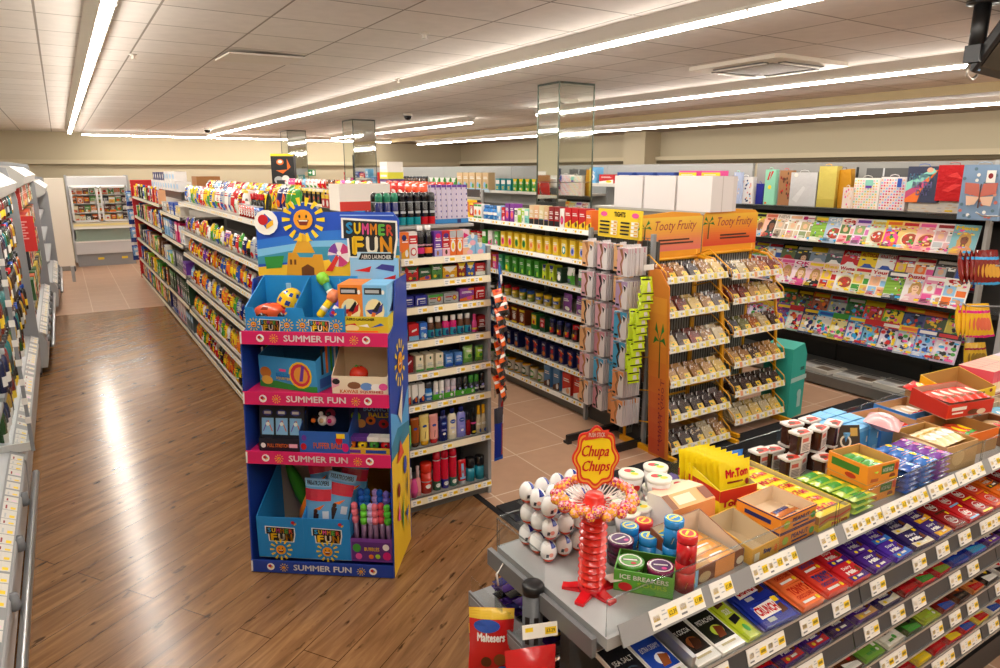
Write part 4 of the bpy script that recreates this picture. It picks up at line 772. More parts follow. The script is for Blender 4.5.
def snackbay(x0, x1, lips, names, which, dy, board):
    xc = (x0+x1)/2; e = empty('snack_stand', (xc, 3.6+dy, 0), 0, f'yellow wire snack stand bay with sloping trays, {which}', 'display stand', 'snack stand bays')
    hw = (x1-x0)/2; L = x1-x0-.03
    for sx in (-1, 1):
        m = MB().tube([(sx*hw, -.12, 0), (sx*hw, -.06, .9), (sx*hw, .02, 1.36), (sx*hw, .08, 1.42), (sx*hw, .24, 1.44)], .013, YL, 'paint').tube([(sx*hw, .26, 0), (sx*hw, .26, 1.5)], .013, YL, 'paint').box(sx*hw-.015, sx*hw+.015, -.3, .3, 0.0, .04, YL, 'paint'); m.build('side_frame', e)
    MB().tube([(-hw, .24, 1.44), (hw, .24, 1.44)], .013, YL, 'paint').tube([(-hw, .26, .3), (hw, .26, .3)], .01, YL, 'paint').build('cross_bar', e)
    m = MB().box(-hw, hw, .262, .275, .05, 1.5, '#8a8a84', 'paint')
    for k in range(24): m.box(-hw+.03*k, -hw+.003+.03*k, .255, .26, .1, 1.45, '#4a4a42', 'metal')
    m.build('back_panel', e)
    xs = .045; m = MB().prism([(-hw+xs, 1.44), (hw+xs, 1.44), (hw+xs, 1.76), (hw*.9+xs, 1.785), (xs, 1.805), (-hw*.9+xs, 1.785), (-hw+xs, 1.76)], .25, .256, '#f2a324', 'card', None, 'y')
    S = lambda u, v, q: (xs+u*2*hw, .25-q, 1.44+v*.36)
    m.deco(S, grad(-.5, .5, .17, .9, ['#e2502c', '#ea7230', '#f2a42c', '#f5c13a'] if not board else ['#e6786c', '#ec8e58', '#f2b43a', '#f6ca48'], 14) + [('t', 'Tooty Fruity', -.26, .56, .4, .82, '#a83040', -1)] + bars(-.2, .32, .36, .46, 2, '#4a2a20') + palm(-.42, .34, .26, .62)); m.build('header_board', e)
    F = frame((x0+.015, 0), 0)
    for i, (ly, lz) in enumerate(lips):
        yy = ly-3.6-dy
        M = Matrix.Translation((0, yy, lz)) @ Matrix.Rotation(R(14), 4, 'X')
        m = MB().box(-L/2, L/2, 0, .26, -.03, -.026, '#8d8468', 'paint', M)
        for k in range(12): m.box(-L/2, L/2, .02*k, .02*k+.004, -.026, -.022, YL, 'paint', M)
        s = m.build('tray', e)
        M2 = Matrix.Translation((-L/2, yy-.004, lz-.035)) @ Matrix.Rotation(R(-14), 4, 'X')
        m = MB().box(0, L, 0, .004, 0, .05, '#e8e2d2', 'paint', M2); S = lambda u, v, q: M2 @ Vector((u*L, -q, v*.05))
        for k in range(6): m.deco(S, [('r', .02+k/6.2, .1, .1+k/6.2, .9, 'w'), ('r', .105+k/6.2, .1, .155+k/6.2, .9, '#ecd860' if board or k % 2 else '#e8a070'), ('r', .06+k/6.2, .3, .09+k/6.2, .62, 'y'), ('r', .03+k/6.2, .3, .06+k/6.2, .7, 's')])
        m.build('price_strip', s)
        for sx in (-1, 1): MB().tube([(sx*L/2, yy, lz-.01), (sx*L/2, yy+.02, lz+.05), (sx*L/2, yy+.2, lz+.16), (sx*L/2, .25, lz+.1)], .005, YL, 'paint').build('tray_side', s)
        nl = names[i]; n = len(nl); pitch = L/n
        for k, nm in enumerate(nl):
            p = nutpack((i*7+k) % 9, *NUTS[nm])
            for q in range(2):
                p.spawn((x0+.015+pitch*(k+.5)+random.uniform(-.004, .004), ly+.03+q*.06, lz-.012+q*.015), R(random.uniform(-4, 4)), f'clear pack of {nm}, {nth(k)} along, {["front", "rear"][q]} line, {nth(i)} tray of the {which.split()[-2]} bay', 'packs on the snack stand', rx=R(-42))
    return e
A = [(3.50, 1.349), (3.47, 1.10), (3.44, .844), (3.41, .588), (3.38, .331), (3.36, .08)]
B_ = [(3.58, 1.305), (3.55, 1.11), (3.52, .85), (3.49, .597), (3.46, .36), (3.44, .125)]
sb = snackbay(3.605, 4.29, A, [['apricot', 'nut mix', 'dark berry', 'nut mix', 'banana chip'], ['peanut', 'red berry', 'banana chip', 'nut mix', 'raisin'], ['banana chip', 'raisin', 'red berry', 'nut mix', 'cream bean'], ['peanut', 'peanut', 'nut mix', 'peanut', 'banana chip'], ['raisin', 'chocolate', 'chocolate', 'dark berry', 'raisin'], ['chocolate', 'raisin', 'chocolate nut', 'cream bean', 'nut mix']], 'beside the tights', 0, 1)
snackbay(4.40, 5.07, B_, [['chocolate nut', 'cream bean', 'nut mix', 'apricot', 'red berry'], ['red berry', 'red berry', 'peanut', 'banana chip', 'peanut'], ['dark berry', 'olive seed', 'apricot', 'cream bean', 'raisin'], ['peanut', 'nut mix', 'chocolate nut', 'nut mix', 'peanut'], ['chocolate', 'raisin', 'chocolate', 'chocolate', 'raisin'], ['cream bean', 'cream bean', 'banana chip', 'cream bean', 'banana chip']], 'beside the teal box', .08, 0)
# printed side board
m = MB().prism([(3.36, 0), (3.56, 0), (3.66, 1.42), (3.54, 1.42), (3.44, 1.3)], -.004, .004, '#d9822a', 'card', None, 'x'); S = lambda u, v, q: (-.004-q, 3.475-u*.17+v*.06, .02+v*1.2)
m.deco(S, grad(-.5, .5, 0, 1, ['#c8502c', '#d4692c', '#e0882c', '#e79a30']) + palm(.1, .5, .9, .42) + [('c', .15, .04+.03*i, .05, .006, '#8f2030') for i in range(14)], e0=.001)
M = Matrix.Translation((-.006, 3.5, .1))
vs, fs = glyphs('Tooty Fruity', 0); m.add([(-.0075, 3.42+.05*b, .62-.5*a) for a, b in vs], fs, '#8f2030')
o = m.build('side_board', sb); o.location = (3.585-sb.location.x, -3.6, 0)
# teal carton and storage behind
e = empty('teal_carton', (5.24, 3.6, 0), R(8), 'tall teal cardboard carton on the floor at the snack stand end', 'carton')
m = MB().prism([(-.14, 0), (.11, 0), (.11, .56), (.05, .66), (-.14, .63)], -.13, .13, '#35b0a0', 'card', None, 'y'); m.deco(lambda u, v, q: (u*.27, -.13-q, v*.7), [('r', -.5, .47, .5, .53, '#b8d8d0'), ('r', .05, .6, .3, .645, '#1e5a52'), ('c', .12, .3, .14, .05, '#b8d8d0'), ('r', .02, .12, .24, .28, '#b8d8d0')]); m.build('carton_body', e)
MB().box(-.3, .3, -.68, .7, 0, 1.76, '#77746e', 'paint').box(-.31, .31, -.69, .71, 1.76, 1.78, '#b9b5ac', 'paint').build('storage_unit', loc=(4.78, 4.64, 0), label='grey storage unit behind the snack stand carrying three white cartons', cat='cabinet')
wb = carton('white_carton', .375, .26, .287, '#e9e4e2', [], 'carton', top='#efeae8', side=[('r', -.02, 0, .02, 1, '#cfc8c4')])
for i, (y, lb) in enumerate(((4.88, 'farthest along, beside the mirrored column'), (4.48, 'middle one of three over the snack stand'), (4.08, 'end one above the snack stand header'))): wb.spawn((4.6, y, 1.782), QN, f'plain white carton, {lb}', 'white cartons over the snack stand')
carton('white_carton', .07, .14, .285, '#ded8d6', [], 'carton').spawn((4.775, 3.99, 1.782), 0, 'narrow white carton standing beside the end white carton', None)
# ============================================================ magazine fixture (faces the aisle, -x)
XM = 6.55; MY0, MY1 = 2.22, 5.36
e = empty('magazine_fixture', (6.7, (MY0+MY1)/2, 0), 0, 'dark magazine fixture with sloping tiers opposite the snack stand', 'shelving')
hl = (MY1-MY0)/2; DK = '#3a3836'
m = MB().box(.2, .24, -hl, hl, 0, 2.2, '#908f8b', 'paint').box(.196, .2, -hl, hl, .1, 1.72, DK, 'paint')
for y in (-.62, .35): m.box(.19, .197, y-.01, y+.01, .1, 2.15, '#1b1a19', 'paint')
m.build('back_panel', e)
MB().box(-.45, .2, -hl, hl, .02, .115, '#6b6965', 'paint').box(-.4, .2, -hl, hl, 0, .02, 'k', 'paint').build('base_deck', e)
MB().box(-.2, -.13, -hl+.49, -hl+.52, 0.1, 2.2, '#a5a4a0', 'paint').build('divider_post', e)
TIER = [(1.755, 0), (1.41, 0), (.942, 0), (.45, 0)]
for i, (z, _) in enumerate(TIER):
    M = Matrix.Translation((-.15, 0, z))
    m = MB()
    if i == 0: m.box(0, .35, -hl, hl, -.05, -.02, DK, 'paint', M)
    else: m.prism([(0, -.05), (.35, .26), (.35, .28), (.02, -.02)], -hl, hl, DK, 'paint', M, 'y')
    s = m.build('shelf', e)
    MB().box(-.012, 0, -hl, hl, -.055, -.012, '#2a2928', 'paint', M).build('shelf_edge', s)
    for k in range(2): MB().box(-.014, -.008, -hl+k*hl+.02, -hl+(k+1)*hl-.02, -.03, .035, 'w', 'clear', M).build('clear_lip', s)
def cover(seed, bg, title, tc, kind, c1, c2):
    w, h, d = .2, .272, .006; r = random.Random(seed); m = MB().box(-w/2, w/2, -d/2, d/2, 0, h, '#e9e4dc', 'card')
    S = lambda u, v, q: (u*w, -d/2-q, v*h); its = [('r', -.5, 0, .5, 1, bg)]
    if kind == 'face':
        sk, ha = r.choice(['#e3b48e', '#d39a72', '#7a4a30', '#efc8a6']), r.choice(['#3a2014', '#1a1210', '#8a5a2c', '#c79a54'])
        its += [('c', .02, .52, .24, .24, ha), ('p', [(-.26, .5), (.3, .5), (.26, .2), (-.22, .2)], ha), ('p', [(-.45, 0), (.45, 0), (.34, .24), (.1, .34), (-.08, .34), (-.34, .24)], c1), ('p', [(-.08, .26), (.1, .26), (.1, .42), (-.08, .42)], sk), ('c', .02, .5, .15, .165, sk), ('r', -.06, .42, .1, .435, '#a83a3a'), ('c', -.05, .53, .022, .014, 'k'), ('c', .09, .53, .022, .014, 'k'), ('p', [(-.16, .56), (-.1, .7), (.16, .7), (.2, .54), (.06, .62)], ha)]
    elif kind == 'food': its += [('c', 0, .38, .4, .26, c1), ('c', 0, .38, .34, .21, '#a8432a')] + [('c', r.uniform(-.25, .25), r.uniform(.24, .52), .07, .045, r.choice(['#e8d9a0', 'g', c2, '#d23a2c'])) for _ in range(9)]
    elif kind == 'field': its += [('r', -.5, .18, .5, .78, '#86b63a')] + [('p', [(-.5, .25+.12*i), (.5, .31+.12*i), (.5, .35+.12*i), (-.5, .29+.12*i)], '#76a52e') for i in range(4)] + [('c', r.uniform(-.3, .3), r.uniform(.3, .7), .03, .04, c) for c in ('w', 'k', 'b', 'w', 'r')]
    elif kind == 'toy': its += [('r', -.44, .08, .44, .74, c1)] + [('c', r.uniform(-.36, .36), r.uniform(.12, .7), r.uniform(.04, .13), r.uniform(.03, .09), r.choice([c2, 'y', 'o', 'r', 'c', 'g', 'p', 'w', bg, 'k', 'B'])) for _ in range(20)] + [('c', .0, .3, .1, .08, c2)]
    elif kind == 'grid': its += [('r', -.44, .4, .02, .74, c1), ('r', .06, .4, .44, .6, c2), ('r', .06, .62, .44, .74, 'w'), ('r', -.44, .1, -.06, .36, c2), ('r', -.02, .1, .44, .36, c1), ('c', -.2, .56, .12, .1, '#e3b48e'), ('c', .24, .22, .1, .08, '#d39a72')]
    elif kind == 'car': its += [('p', [(-.4, .3), (.4, .3), (.44, .42), (.2, .46), (.08, .56), (-.2, .56), (-.3, .45), (-.42, .42)], c1), ('c', -.22, .3, .08, .06, 'k'), ('c', .24, .3, .08, .06, 'k')]
    its += [('r', -.5, .8, .5, 1, c2)] if kind in ('toy', 'car', 'field') else []
    its += [('t', title, -.42, .82, .42, .96, tc, .03)] if title else [('r', -.4, .84, .36, .95, tc)]
    for _ in range(16):
        u, v = r.uniform(-.46, .3), r.choice([r.uniform(.0, .3), r.uniform(.66, .78)]); ww = r.uniform(.05, .2); hh = r.uniform(.02, .06); its.append(('r', u, v, u+ww, v+hh, r.choice(['w', 'r', 'y', 'p', 'k', c1, c2, 'a', '#e3b48e'])))
    its += bars(-.46, .06, -.1, .2, 3, r.choice(['w', 'k', tc])) + [('r', .1, .06, .44, .14, r.choice(['r', 'y', 'p', 'c']))]
    m.deco(S, its); return Proto('magazine', 'magazine', m, (), w, d, h)
def magrow(y0, y1, x, z, lst, where, lean=-24, yaw=5, sink=0):
    n = len(lst); pitch = (y1-y0)/n
    for i, (bg, title, tc, kind, c1, c2, noun) in enumerate(lst):
        p = cover(hash_(where)+i, bg, title, tc, kind, c1, c2); y = y1-pitch*(i+.5)
        p.spawn((x+random.uniform(-.003, .003), y, z), QN+R(yaw), f'{noun}, {nth(i)} from the snack stand, {where}', f'magazines on the {where}', rx=R(lean))
def hash_(s): return sum(ord(c)*(i+3) for i, c in enumerate(s)) % 997
magrow(2.8, 5.3, XM-.115+.0, 1.411, [('w', '', 'r', 'face', 'v', 'r', 'white magazine with red masthead'), ('#f3b8cc', '', 'm', 'face', 'k', 'p', 'pink magazine with dark haired portrait'), ('#d8e04a', '', 'k', 'face', 's', 'g', 'lime magazine with grey dressed portrait'), ('#f0b8a0', '', '#d96a50', 'face', '#2f4a40', 'o', 'peach magazine with long haired portrait'), ('#e8dcd0', 'NEWS', '#b8a898', 'grid', '#c8b8a0', '#a89880', 'beige magazine of room pictures'), ('w', '', 'f', 'grid', '#d8c8a8', '#d0b090', 'white homes magazine'), ('#f4ece8', 'H', 'm', 'grid', '#b8a878', '#889868', 'white magazine with crimson letter'),
    ('#d8d8c0', '', 'y', 'field', 'g', '#8a9a60', 'green garden magazine'), ('#a8c0d8', 'GRE', 'w', 'food', '#c8d0d8', '#d8e0e8', 'sky blue landscape magazine'), ('#f2e8d8', 'Gar', 'r', 'grid', '#5a7a3a', '#e8a0a0', 'cream garden magazine'), ('#e8d0e8', '', 'v', 'grid', '#90b070', '#d070b0', 'lilac craft magazine'), ('#d0e0c8', 'Summer', 'y', 'food', '#d8c8a0', '#d8e8f0', 'food magazine with a pizza'), ('#f4d84a', '', 'o', 'toy', 'p', 'y', 'yellow sunny magazine'), ('#f0c878', '', 'r', 'food', '#e8d8a8', 'o', 'golden food magazine'), ('#f2b8b0', '', 'p', 'food', 'f', 'p', 'pale pink baking magazine'), ('#e8d8d8', '', 'R', 'grid', '#d8a8a8', 's', 'grey pink craft magazine'), ('#7ab0b8', 'Mens', 'y', 'face', '#d89a6a', 'y', 'teal fitness magazine')], 'upper magazine tier')
PINK = [('w', 'Chat', 'r', 'grid', 'a', 'o', 'white weekly magazine with red title'), ('#a8d0e8', 'Bella', 'r', 'grid', 'w', 'a', 'pale blue weekly magazine'), ('#f0d8d0', '', 'r', 'grid', 'f', 'a', 'pale weekly magazine'), ('#f6d8e0', 'my', 'm', 'grid', 'y', 'a', 'pale pink weekly magazine'), ('#f4b8cc', '', 'p', 'face', 'w', 'p', 'pink weekly magazine with portrait'), ('#f8e0e8', 'OK', 'm', 'face', 'p', 'c', 'blush celebrity magazine'), ('#f0c8d0', '', 'y', 'face', 'k', 'p', 'rose celebrity magazine'), ('#f4d0b8', 'Best', 'y', 'grid', 'y', 'r', 'peach weekly magazine'), ('w', 'Woman', 'r', 'food', '#e8e0a0', 'y', 'white weekly magazine with food picture'), ('#e8e8c0', '', 'r', 'grid', '#e8c84a', 'g', 'cream recipe magazine'),
        ('#f4e8e0', 'Yours', 'r', 'grid', 'f', 'a', 'pale weekly magazine with red title'), ('#3a4a5a', '', 'w', 'field', 'g', '#2a3a4a', 'green racing magazine'), ('#e8e0e0', 'Puzzler', 'r', 'face', '#e8b8c0', 'w', 'puzzle magazine with smiling portrait'), ('#e89ab8', '', 'w', 'grid', 'w', 'p', 'pink wordsearch magazine'), ('#f0f0e8', 'tv', 'r', 'grid', 'a', 'o', 'white listings magazine')]
magrow(2.8, 5.3, XM-.115, .945, PINK, 'front of middle magazine tier')
BACK = [('#d8a8a8', 'Cars', 'r', 'grid', 'a', 's', 'pale magazine with red title'), ('#88a83a', '', 'y', 'field', 'g', 'v', 'green and purple magazine'), ('#b8c8d8', '', 'r', 'grid', 'w', 'b', 'grey blue magazine'), ('#5a6a3a', '', 'y', 'car', 'r', 'k', 'olive vehicle magazine'), ('#2a3a34', '', 'w', 'face', 'k', 'g', 'black portrait magazine'), ('#7a8a9a', '', 'y', 'car', 's', 'y', 'grey vehicle magazine'), ('#4a5a5a', '', 'w', 'car', 'w', 's', 'slate vehicle magazine'), ('r', 'Auto', 'w', 'car', 'w', 'r', 'red car magazine'), ('y', 'AUTOCAR', 'r', 'car', 'b', 'y', 'yellow car magazine'), ('w', 'WHATCAR?', 'r', 'car', 'b', 'w', 'white car magazine with red capitals'),
        ('#b8385a', '', 'w', 'grid', 'y', 'f', 'rose puzzle magazine'), ('#e8d8c0', '', 'r', 'grid', 'o', 'p', 'cream puzzle magazine'), ('#3a3a38', '', 'w', 'grid', 's', 'k', 'black crossword magazine'), ('#54566a', '', 's', 'grid', 'b', 's', 'slate crossword magazine')]
magrow(2.8, 5.3, XM+.075, 1.075, BACK, 'rear of middle magazine tier')
TOY = [('#e8a8c8', '', 'm', 'toy', 'p', 'm', 'pink children magazine with toys'), ('#e888b8', '', 'w', 'toy', '#f4c8d8', 'p', 'rose children magazine'), ('#c8a8e0', '', 'y', 'toy', '#e8d8f0', 'p', 'lilac children magazine'), ('#a8c8e8', '', 'y', 'toy', '#e0e8f0', 'y', 'pale blue children magazine'), ('#6a3a8a', '', 'y', 'toy', '#8a5aa8', 'v', 'dark purple children magazine'), ('#a8d8d0', '', 'r', 'toy', '#e8e8d8', 'r', 'mint children magazine'), ('#3a4a6a', '', 'y', 'toy', '#d8c8a8', 'B', 'navy children magazine with figures'), ('#d8e8f0', '', 'b', 'toy', 'w', 'c', 'white children magazine with blue beads'), ('#f0d85a', '', 'g', 'toy', '#f4e8a8', 'g', 'yellow children magazine with green toy'),
       ('#3a5a9a', '', 'y', 'toy', '#d8d8e0', 'c', 'blue building brick magazine'), ('#2a6a9a', '', 'r', 'toy', '#7ab8d8', 'r', 'blue and red figure magazine'), ('#4a3a6a', '', 'w', 'toy', '#d8d0e0', 'r', 'violet figure magazine'), ('#a8b8c8', '', 'o', 'toy', '#c8d0d8', 'y', 'grey magazine with yellow water toy'), ('#5a8ad0', '', 'w', 'toy', '#a8c8f0', 'b', 'bright blue football card magazine'), ('#c8b8d0', '', 'r', 'toy', '#d8d0d8', 'k', 'mauve toy magazine')]
magrow(2.8, 5.3, XM-.115, .455, TOY, 'front of lower magazine tier')
TOYB = [('#d84a90', '', 'w', 'toy', 'm', 'p', 'crimson children magazine'), ('#b83a80', '', 'w', 'toy', 'p', 'm', 'magenta children magazine'), ('#6a2a4a', '', 'p', 'toy', 'm', 'k', 'wine coloured children magazine'), ('#5a8a3a', '', 'y', 'toy', '#3a5a2a', 'g', 'green dinosaur magazine'), ('#3a4a2a', '', 'y', 'toy', '#5a6a3a', 'n', 'dark green animal magazine'), ('#8a3a2a', '', 'y', 'toy', '#a85a3a', 'o', 'rust coloured children magazine'), ('#7a8a9a', '', 'r', 'toy', '#a8a8a0', 's', 'grey children magazine'), ('#3a7a4a', '', 'w', 'toy', '#2a5a3a', 'g', 'green children magazine'), ('#e84a3a', '', 'y', 'toy', '#c83a2a', 'y', 'red building brick magazine'), ('#5aa83a', '', 'r', 'toy', 'y', 'r', 'green building brick magazine'), ('#2a3a5a', '', 'y', 'toy', '#3a4a7a', 'o', 'navy orange children magazine'), ('#5a4a8a', '', 'o', 'toy', '#4a5a3a', 'o', 'violet children magazine'), ('#e8d85a', '', 'r', 'toy', '#d8c84a', 'g', 'yellow children magazine')]
magrow(2.8, 5.3, XM+.075, .6, TOYB, 'rear of lower magazine tier')
# newspapers on the base
@cached
def paper(n):
    m = MB().box(-.19, .19, -.145, .145, 0, .012+n*.012, '#cfcbc2', 'card'); S = lambda u, v, q: (u*.38, -.145+v*.29, .012+n*.012+q)
    m.deco(S, [('r', -.45, .84, .4, .95, 'k' if n else 'R'), ('r', -.45, .4, .0, .78, '#8a8680'), ('r', .06, .1, .46, .5, '#5a4a3a')] + bars(.06, .55, .46, .8, 4, 's') + bars(-.45, .05, 0, .36, 5, 's')); return Proto('newspaper', 'newspaper', m, (), .38, .29, .03)
for i, (x, y, a, n) in enumerate(((6.48, 4.95, 4, 1), (6.5, 4.5, 8, 0), (6.45, 4.02, -6, 2), (6.47, 3.62, 5, 1), (6.45, 3.2, -3, 3))): paper(n).spawn((x, y, .117), QN+R(a), f'folded newspaper on the bare lower deck, {nth(i)} from the teal carton', 'newspapers on the lower deck')
# gift bags on the top shelf
def giftbag(nm, w, h, d, c, de, mat='card', handles=True, hc=None):
    m = MB().box(-w/2, w/2, -d/2, d/2, 0, h, c, mat); m.deco(lambda u, v, q: (u*w, -d/2-q, v*h), de, mat)
    pts = []
    if handles:
        k = MB().tube([(-w*.18, -d/2+.002, h-.005), (-w*.15, -d/2+.002, h+.015), (0, -d/2+.002, h+.022), (w*.15, -d/2+.002, h+.015), (w*.18, -d/2+.002, h-.005)], .003, hc or c, 'card', 6); pts = [('handle', k, None)]
    return Proto(nm, 'gift bag', m, pts, w, d, h)
r5 = random.Random(5)
dots = lambda n, cs, s=.05: [('c', r5.uniform(-.45, .45), r5.uniform(.05, .95), s, s*.7, r5.choice(cs)) for _ in range(n)]
def gb(p, y, z=1.757, x=6.46, rz=0, lab='', ry=0): p.spawn((x+p.d/2, y, z), QN+R(rz), lab, None, ry=ry)
gb(giftbag('gift_bag', .2, .29, .07, '#f0ece8', dots(34, ['B', '#e8a0a0', 'a', 'f', 'B'])), 5.16, lab='white floral gift bag at the snack stand end of the top shelf')
gb(giftbag('gift_bag', .1, .34, .04, '#b9c6e6', dots(8, ['w', 'f']), hc='T'), 5.22, x=6.40, lab='slim pale blue bottle gift bag in front of the floral one')
gb(giftbag('gift_bag', .09, .22, .05, '#2a2f9a', [], 'foil'), 4.98, x=6.48, lab='small royal blue gift bag beside the floral gift bag')
gb(giftbag('gift_bag', .13, .37, .05, '#8fd3b4', [('p', [(-.3, .7), (-.1, .95), (.0, .93), (-.15, .7)], 'r'), ('p', [(.1, .95), (.3, .95), (-.05, .7)], 'r'), ('c', 0, .5, .16, .06, 'y'), ('c', -.3, .05, .1, .03, 'o')]), 4.84, lab='mint green bottle gift bag with a red tick mark')
gb(giftbag('gift_bag', .15, .36, .06, '#a8744a', dots(20, ['r', 'n', 'R'], .06), hc='r'), 4.68, x=6.5, lab='brown kraft gift bag with red spots')
gb(giftbag('gift_bag', .3, .34, .08, '#d8d8da', [('p', [(-.4, .2), (0, .6), (.1, .55), (-.2, .1)], '#e8e8ea'), ('c', -.3, .92, .08, .06, 'w')], 'foil'), 4.44, lab='large plain silver gift bag on the top shelf')
gb(giftbag('gift_bag', .19, .4, .08, '#d6c664', [('r', -.5, 0, .5, .2, '#c8b654')], 'foil', hc='Y'), 4.18, z=1.757, lab='tall shiny gold gift bag beside the silver one')
gb(giftbag('gift_bag', .14, .37, .07, '#c98e1a', [], 'foil', hc='n'), 4.0, x=6.5, lab='deep gold gift bag leaning behind the shiny gold one', ry=R(-6))
gb(giftbag('gift_bag', .09, .2, .05, '#e6d6cc', dots(10, ['f', 'p'], .08)), 3.93, x=6.42, lab='small pale spotted gift bag below the deep gold one')
pd = lambda cs: [('c', -.44+.11*i, .06+.085*j, .035, .025, cs[(i*3+j*5) % len(cs)]) for i in range(9) for j in range(11)]
gb(giftbag('gift_bag', .25, .29, .07, '#f3eee6', pd(['f', 'y', 'T', 'P']) + [('r', .0, .76, .3, .94, 'T'), ('r', .02, .68, .26, .76, 'v')]), 3.77, lab='cream gift bag with pastel dots and a rainbow tag')
gb(giftbag('gift_bag', .24, .3, .07, '#efe6e6', pd(['p', 'a', 'f', 'r']) + [('r', .2, .7, .36, .96, 'b')]), 3.52, lab='white gift bag with pastel dots and a blue tag')
gb(giftbag('gift_bag', .4, .38, .03, '#4a4a4a', [('r', -.1, .8, -.06, 1, 's')], handles=False), 3.66, x=6.58, lab='flat charcoal gift bag behind the two dotted bags')
hb = giftbag('gift_bag', .27, .31, .06, '#2c3350', [('p', [(-.5, 0), (-.5, .5), (.2, .9), (.45, .9), (.0, .35), (-.1, 0)], 'o'), ('p', [(-.5, .25), (-.5, .55), (.3, .95), (.4, .85)], 'T'), ('p', [(-.5, .1), (-.5, .3), (.1, .62), (.16, .5)], '#c84a7a'), ('c', .2, .9, .1, .07, '#e8b090'), ('t', 'HAPPY', -.42, .62, .3, .8, 'a'), ('t', 'BIRTH', -.3, .4, .3, .58, 'L'), ('t', 'DAY', -.16, .2, .24, .36, 'L')], hc='b')
gb(hb, 3.25, z=1.84, x=6.42, lab='navy happy birthday gift bag with rainbow stripes')
gb(giftbag('gift_bag', .42, .1, .1, '#dcd6cc', dots(20, ['s', 'i', 'e'], .05) + [('r', .25, .1, .4, .25, 'y')], handles=False), 3.16, x=6.47, lab='white marbled gift bag lying under the birthday and red bags')
gb(giftbag('gift_bag', .25, .3, .06, '#b8141c', [('p', [(-.3, .3), (.1, .5), (.3, .45), (-.1, .25)], '#d83a3a'), ('p', [(-.2, .7), (.3, .62), (.1, .8)], '#d83a3a')], 'foil', hc='R'), 3.0, z=1.86, x=6.41, lab='shiny red foil gift bag on the top shelf')
bf = [('p', [(0, .42), (-.05, .66), (-.4, .68), (-.38, .48)], '#c86a5a'), ('p', [(0, .42), (.05, .66), (.4, .68), (.38, .48)], '#c86a5a'), ('p', [(0, .42), (-.34, .44), (-.3, .26), (-.1, .28)], '#e8c0a4'), ('p', [(0, .42), (.34, .44), (.3, .26), (.1, .28)], '#e8c0a4'), ('p', [(-.02, .22), (.02, .22), (.015, .66), (-.015, .66)], '#5a3a34')]
gb(giftbag('gift_bag', .3, .44, .06, '#7f9cbc', dots(26, ['#e8a890', 'w', '#c86a5a', '#5a7a8a'], .045) + bf + [('r', .1, .68, .32, .9, 'w'), ('c', .2, .8, .06, .05, 'R')]), 2.74, z=1.72, x=6.33, lab='big dusty blue gift bag with a peach butterfly')
# run of grey shelving beyond the magazines
def run(y0, y1, lab):
    e = empty('wall_shelving', (6.85, (y0+y1)/2, 0), 0, lab, 'shelving', 'grey shelving beyond the magazines'); h2 = (y1-y0)/2
    MB().box(.05, .09, -h2+.004, h2-.004, 0, 2.2, '#9c9e9c', 'paint').build('back_panel', e)
    for z in (.1, .7, 1.3, 1.94 if y0 < 6 else 1.78): MB().box(-.4, .05, -h2+.01, h2-.01, z-.03, z, '#e4e0d8', 'paint').box(-.41, -.4, -h2+.01, h2-.01, z-.04, z+.005, '#cfe0ea' if z == 1.78 and y0 > 8 else '#e4e0d8', 'paint').build('shelf', e)
ys = [5.42, 8.0, 10.6, 13.2, 15.8, 18.3]; nm_ = ['beside the gift bags', 'behind the near mirrored column', 'past the near mirrored column', 'beyond the aisle of tea', 'near the back wall']
for i in range(5): run(ys[i], ys[i+1], 'grey shelving unit with white shelves '+nm_[i])
def rr(y1, L, z, its, where, g): row((6.47, y1), QN, L, z, its, where, 'gift bags', g, rev=True)
cbx = lambda c, a, b, k, w=.14, h=.2: carton('boxed_item', w, .14, h, c, art(k, a, b), 'box')
rr(8.0, 2.5, 1.942, [(cbx('#6ab0e0', 'w', 'b', 1, .2, .22), 1, 'blue and white tall carton'), (cbx('r', 'w', 'y', 2, .3, .12), 1, 'red low carton'), (cbx('#2a4a9a', 'k', 'w', 6, .3, .15), 3, 'dark blue shoe carton'), (cbx('p', 'y', 'm', 0, .28, .17), 2, 'pink and yellow toy carton')], 'grey shelving', 'cartons on the near grey shelving')
rr(10.5, 2.4, 1.782, [(cbx('t', 'w', 'y', 0, .12, .2), 3, 'teal carton'), (cbx('g', 'y', 'w', 5, .12, .2), 4, 'green carton'), (cbx('o', 'w', 'r', 3, .12, .2), 3, 'orange carton'), (cbx('a', 'b', 'w', 0, .12, .2), 3, 'pale blue carton')], 'column shelving', 'cartons behind the near column')
rr(13.1, 2.4, 1.782, [(cbx('g', 'w', 'G', 5, .2, .2), 5, 'green seed carton'), (cbx('e', 'a', 'g', 6, .2, .3), 5, 'tan and blue carton')], 'shelving past the column', 'cartons past the column')
bj = tub('brown_jar', .12, .22, '#4a2c1a', 'd', [('r', -.4, .2, .4, .6, 'e')], 'jar', .2)
rr(15.7, 2.4, 1.782, [(bj, 15, 'dark brown jar')], 'tea aisle shelving', 'brown jars')
rr(18.2, 2.4, 1.782, [(cbx('r', 'o', 'w', 2, .24, .3), 9, 'red and orange pack')], 'back wall shelving', 'red packs by the back wall')
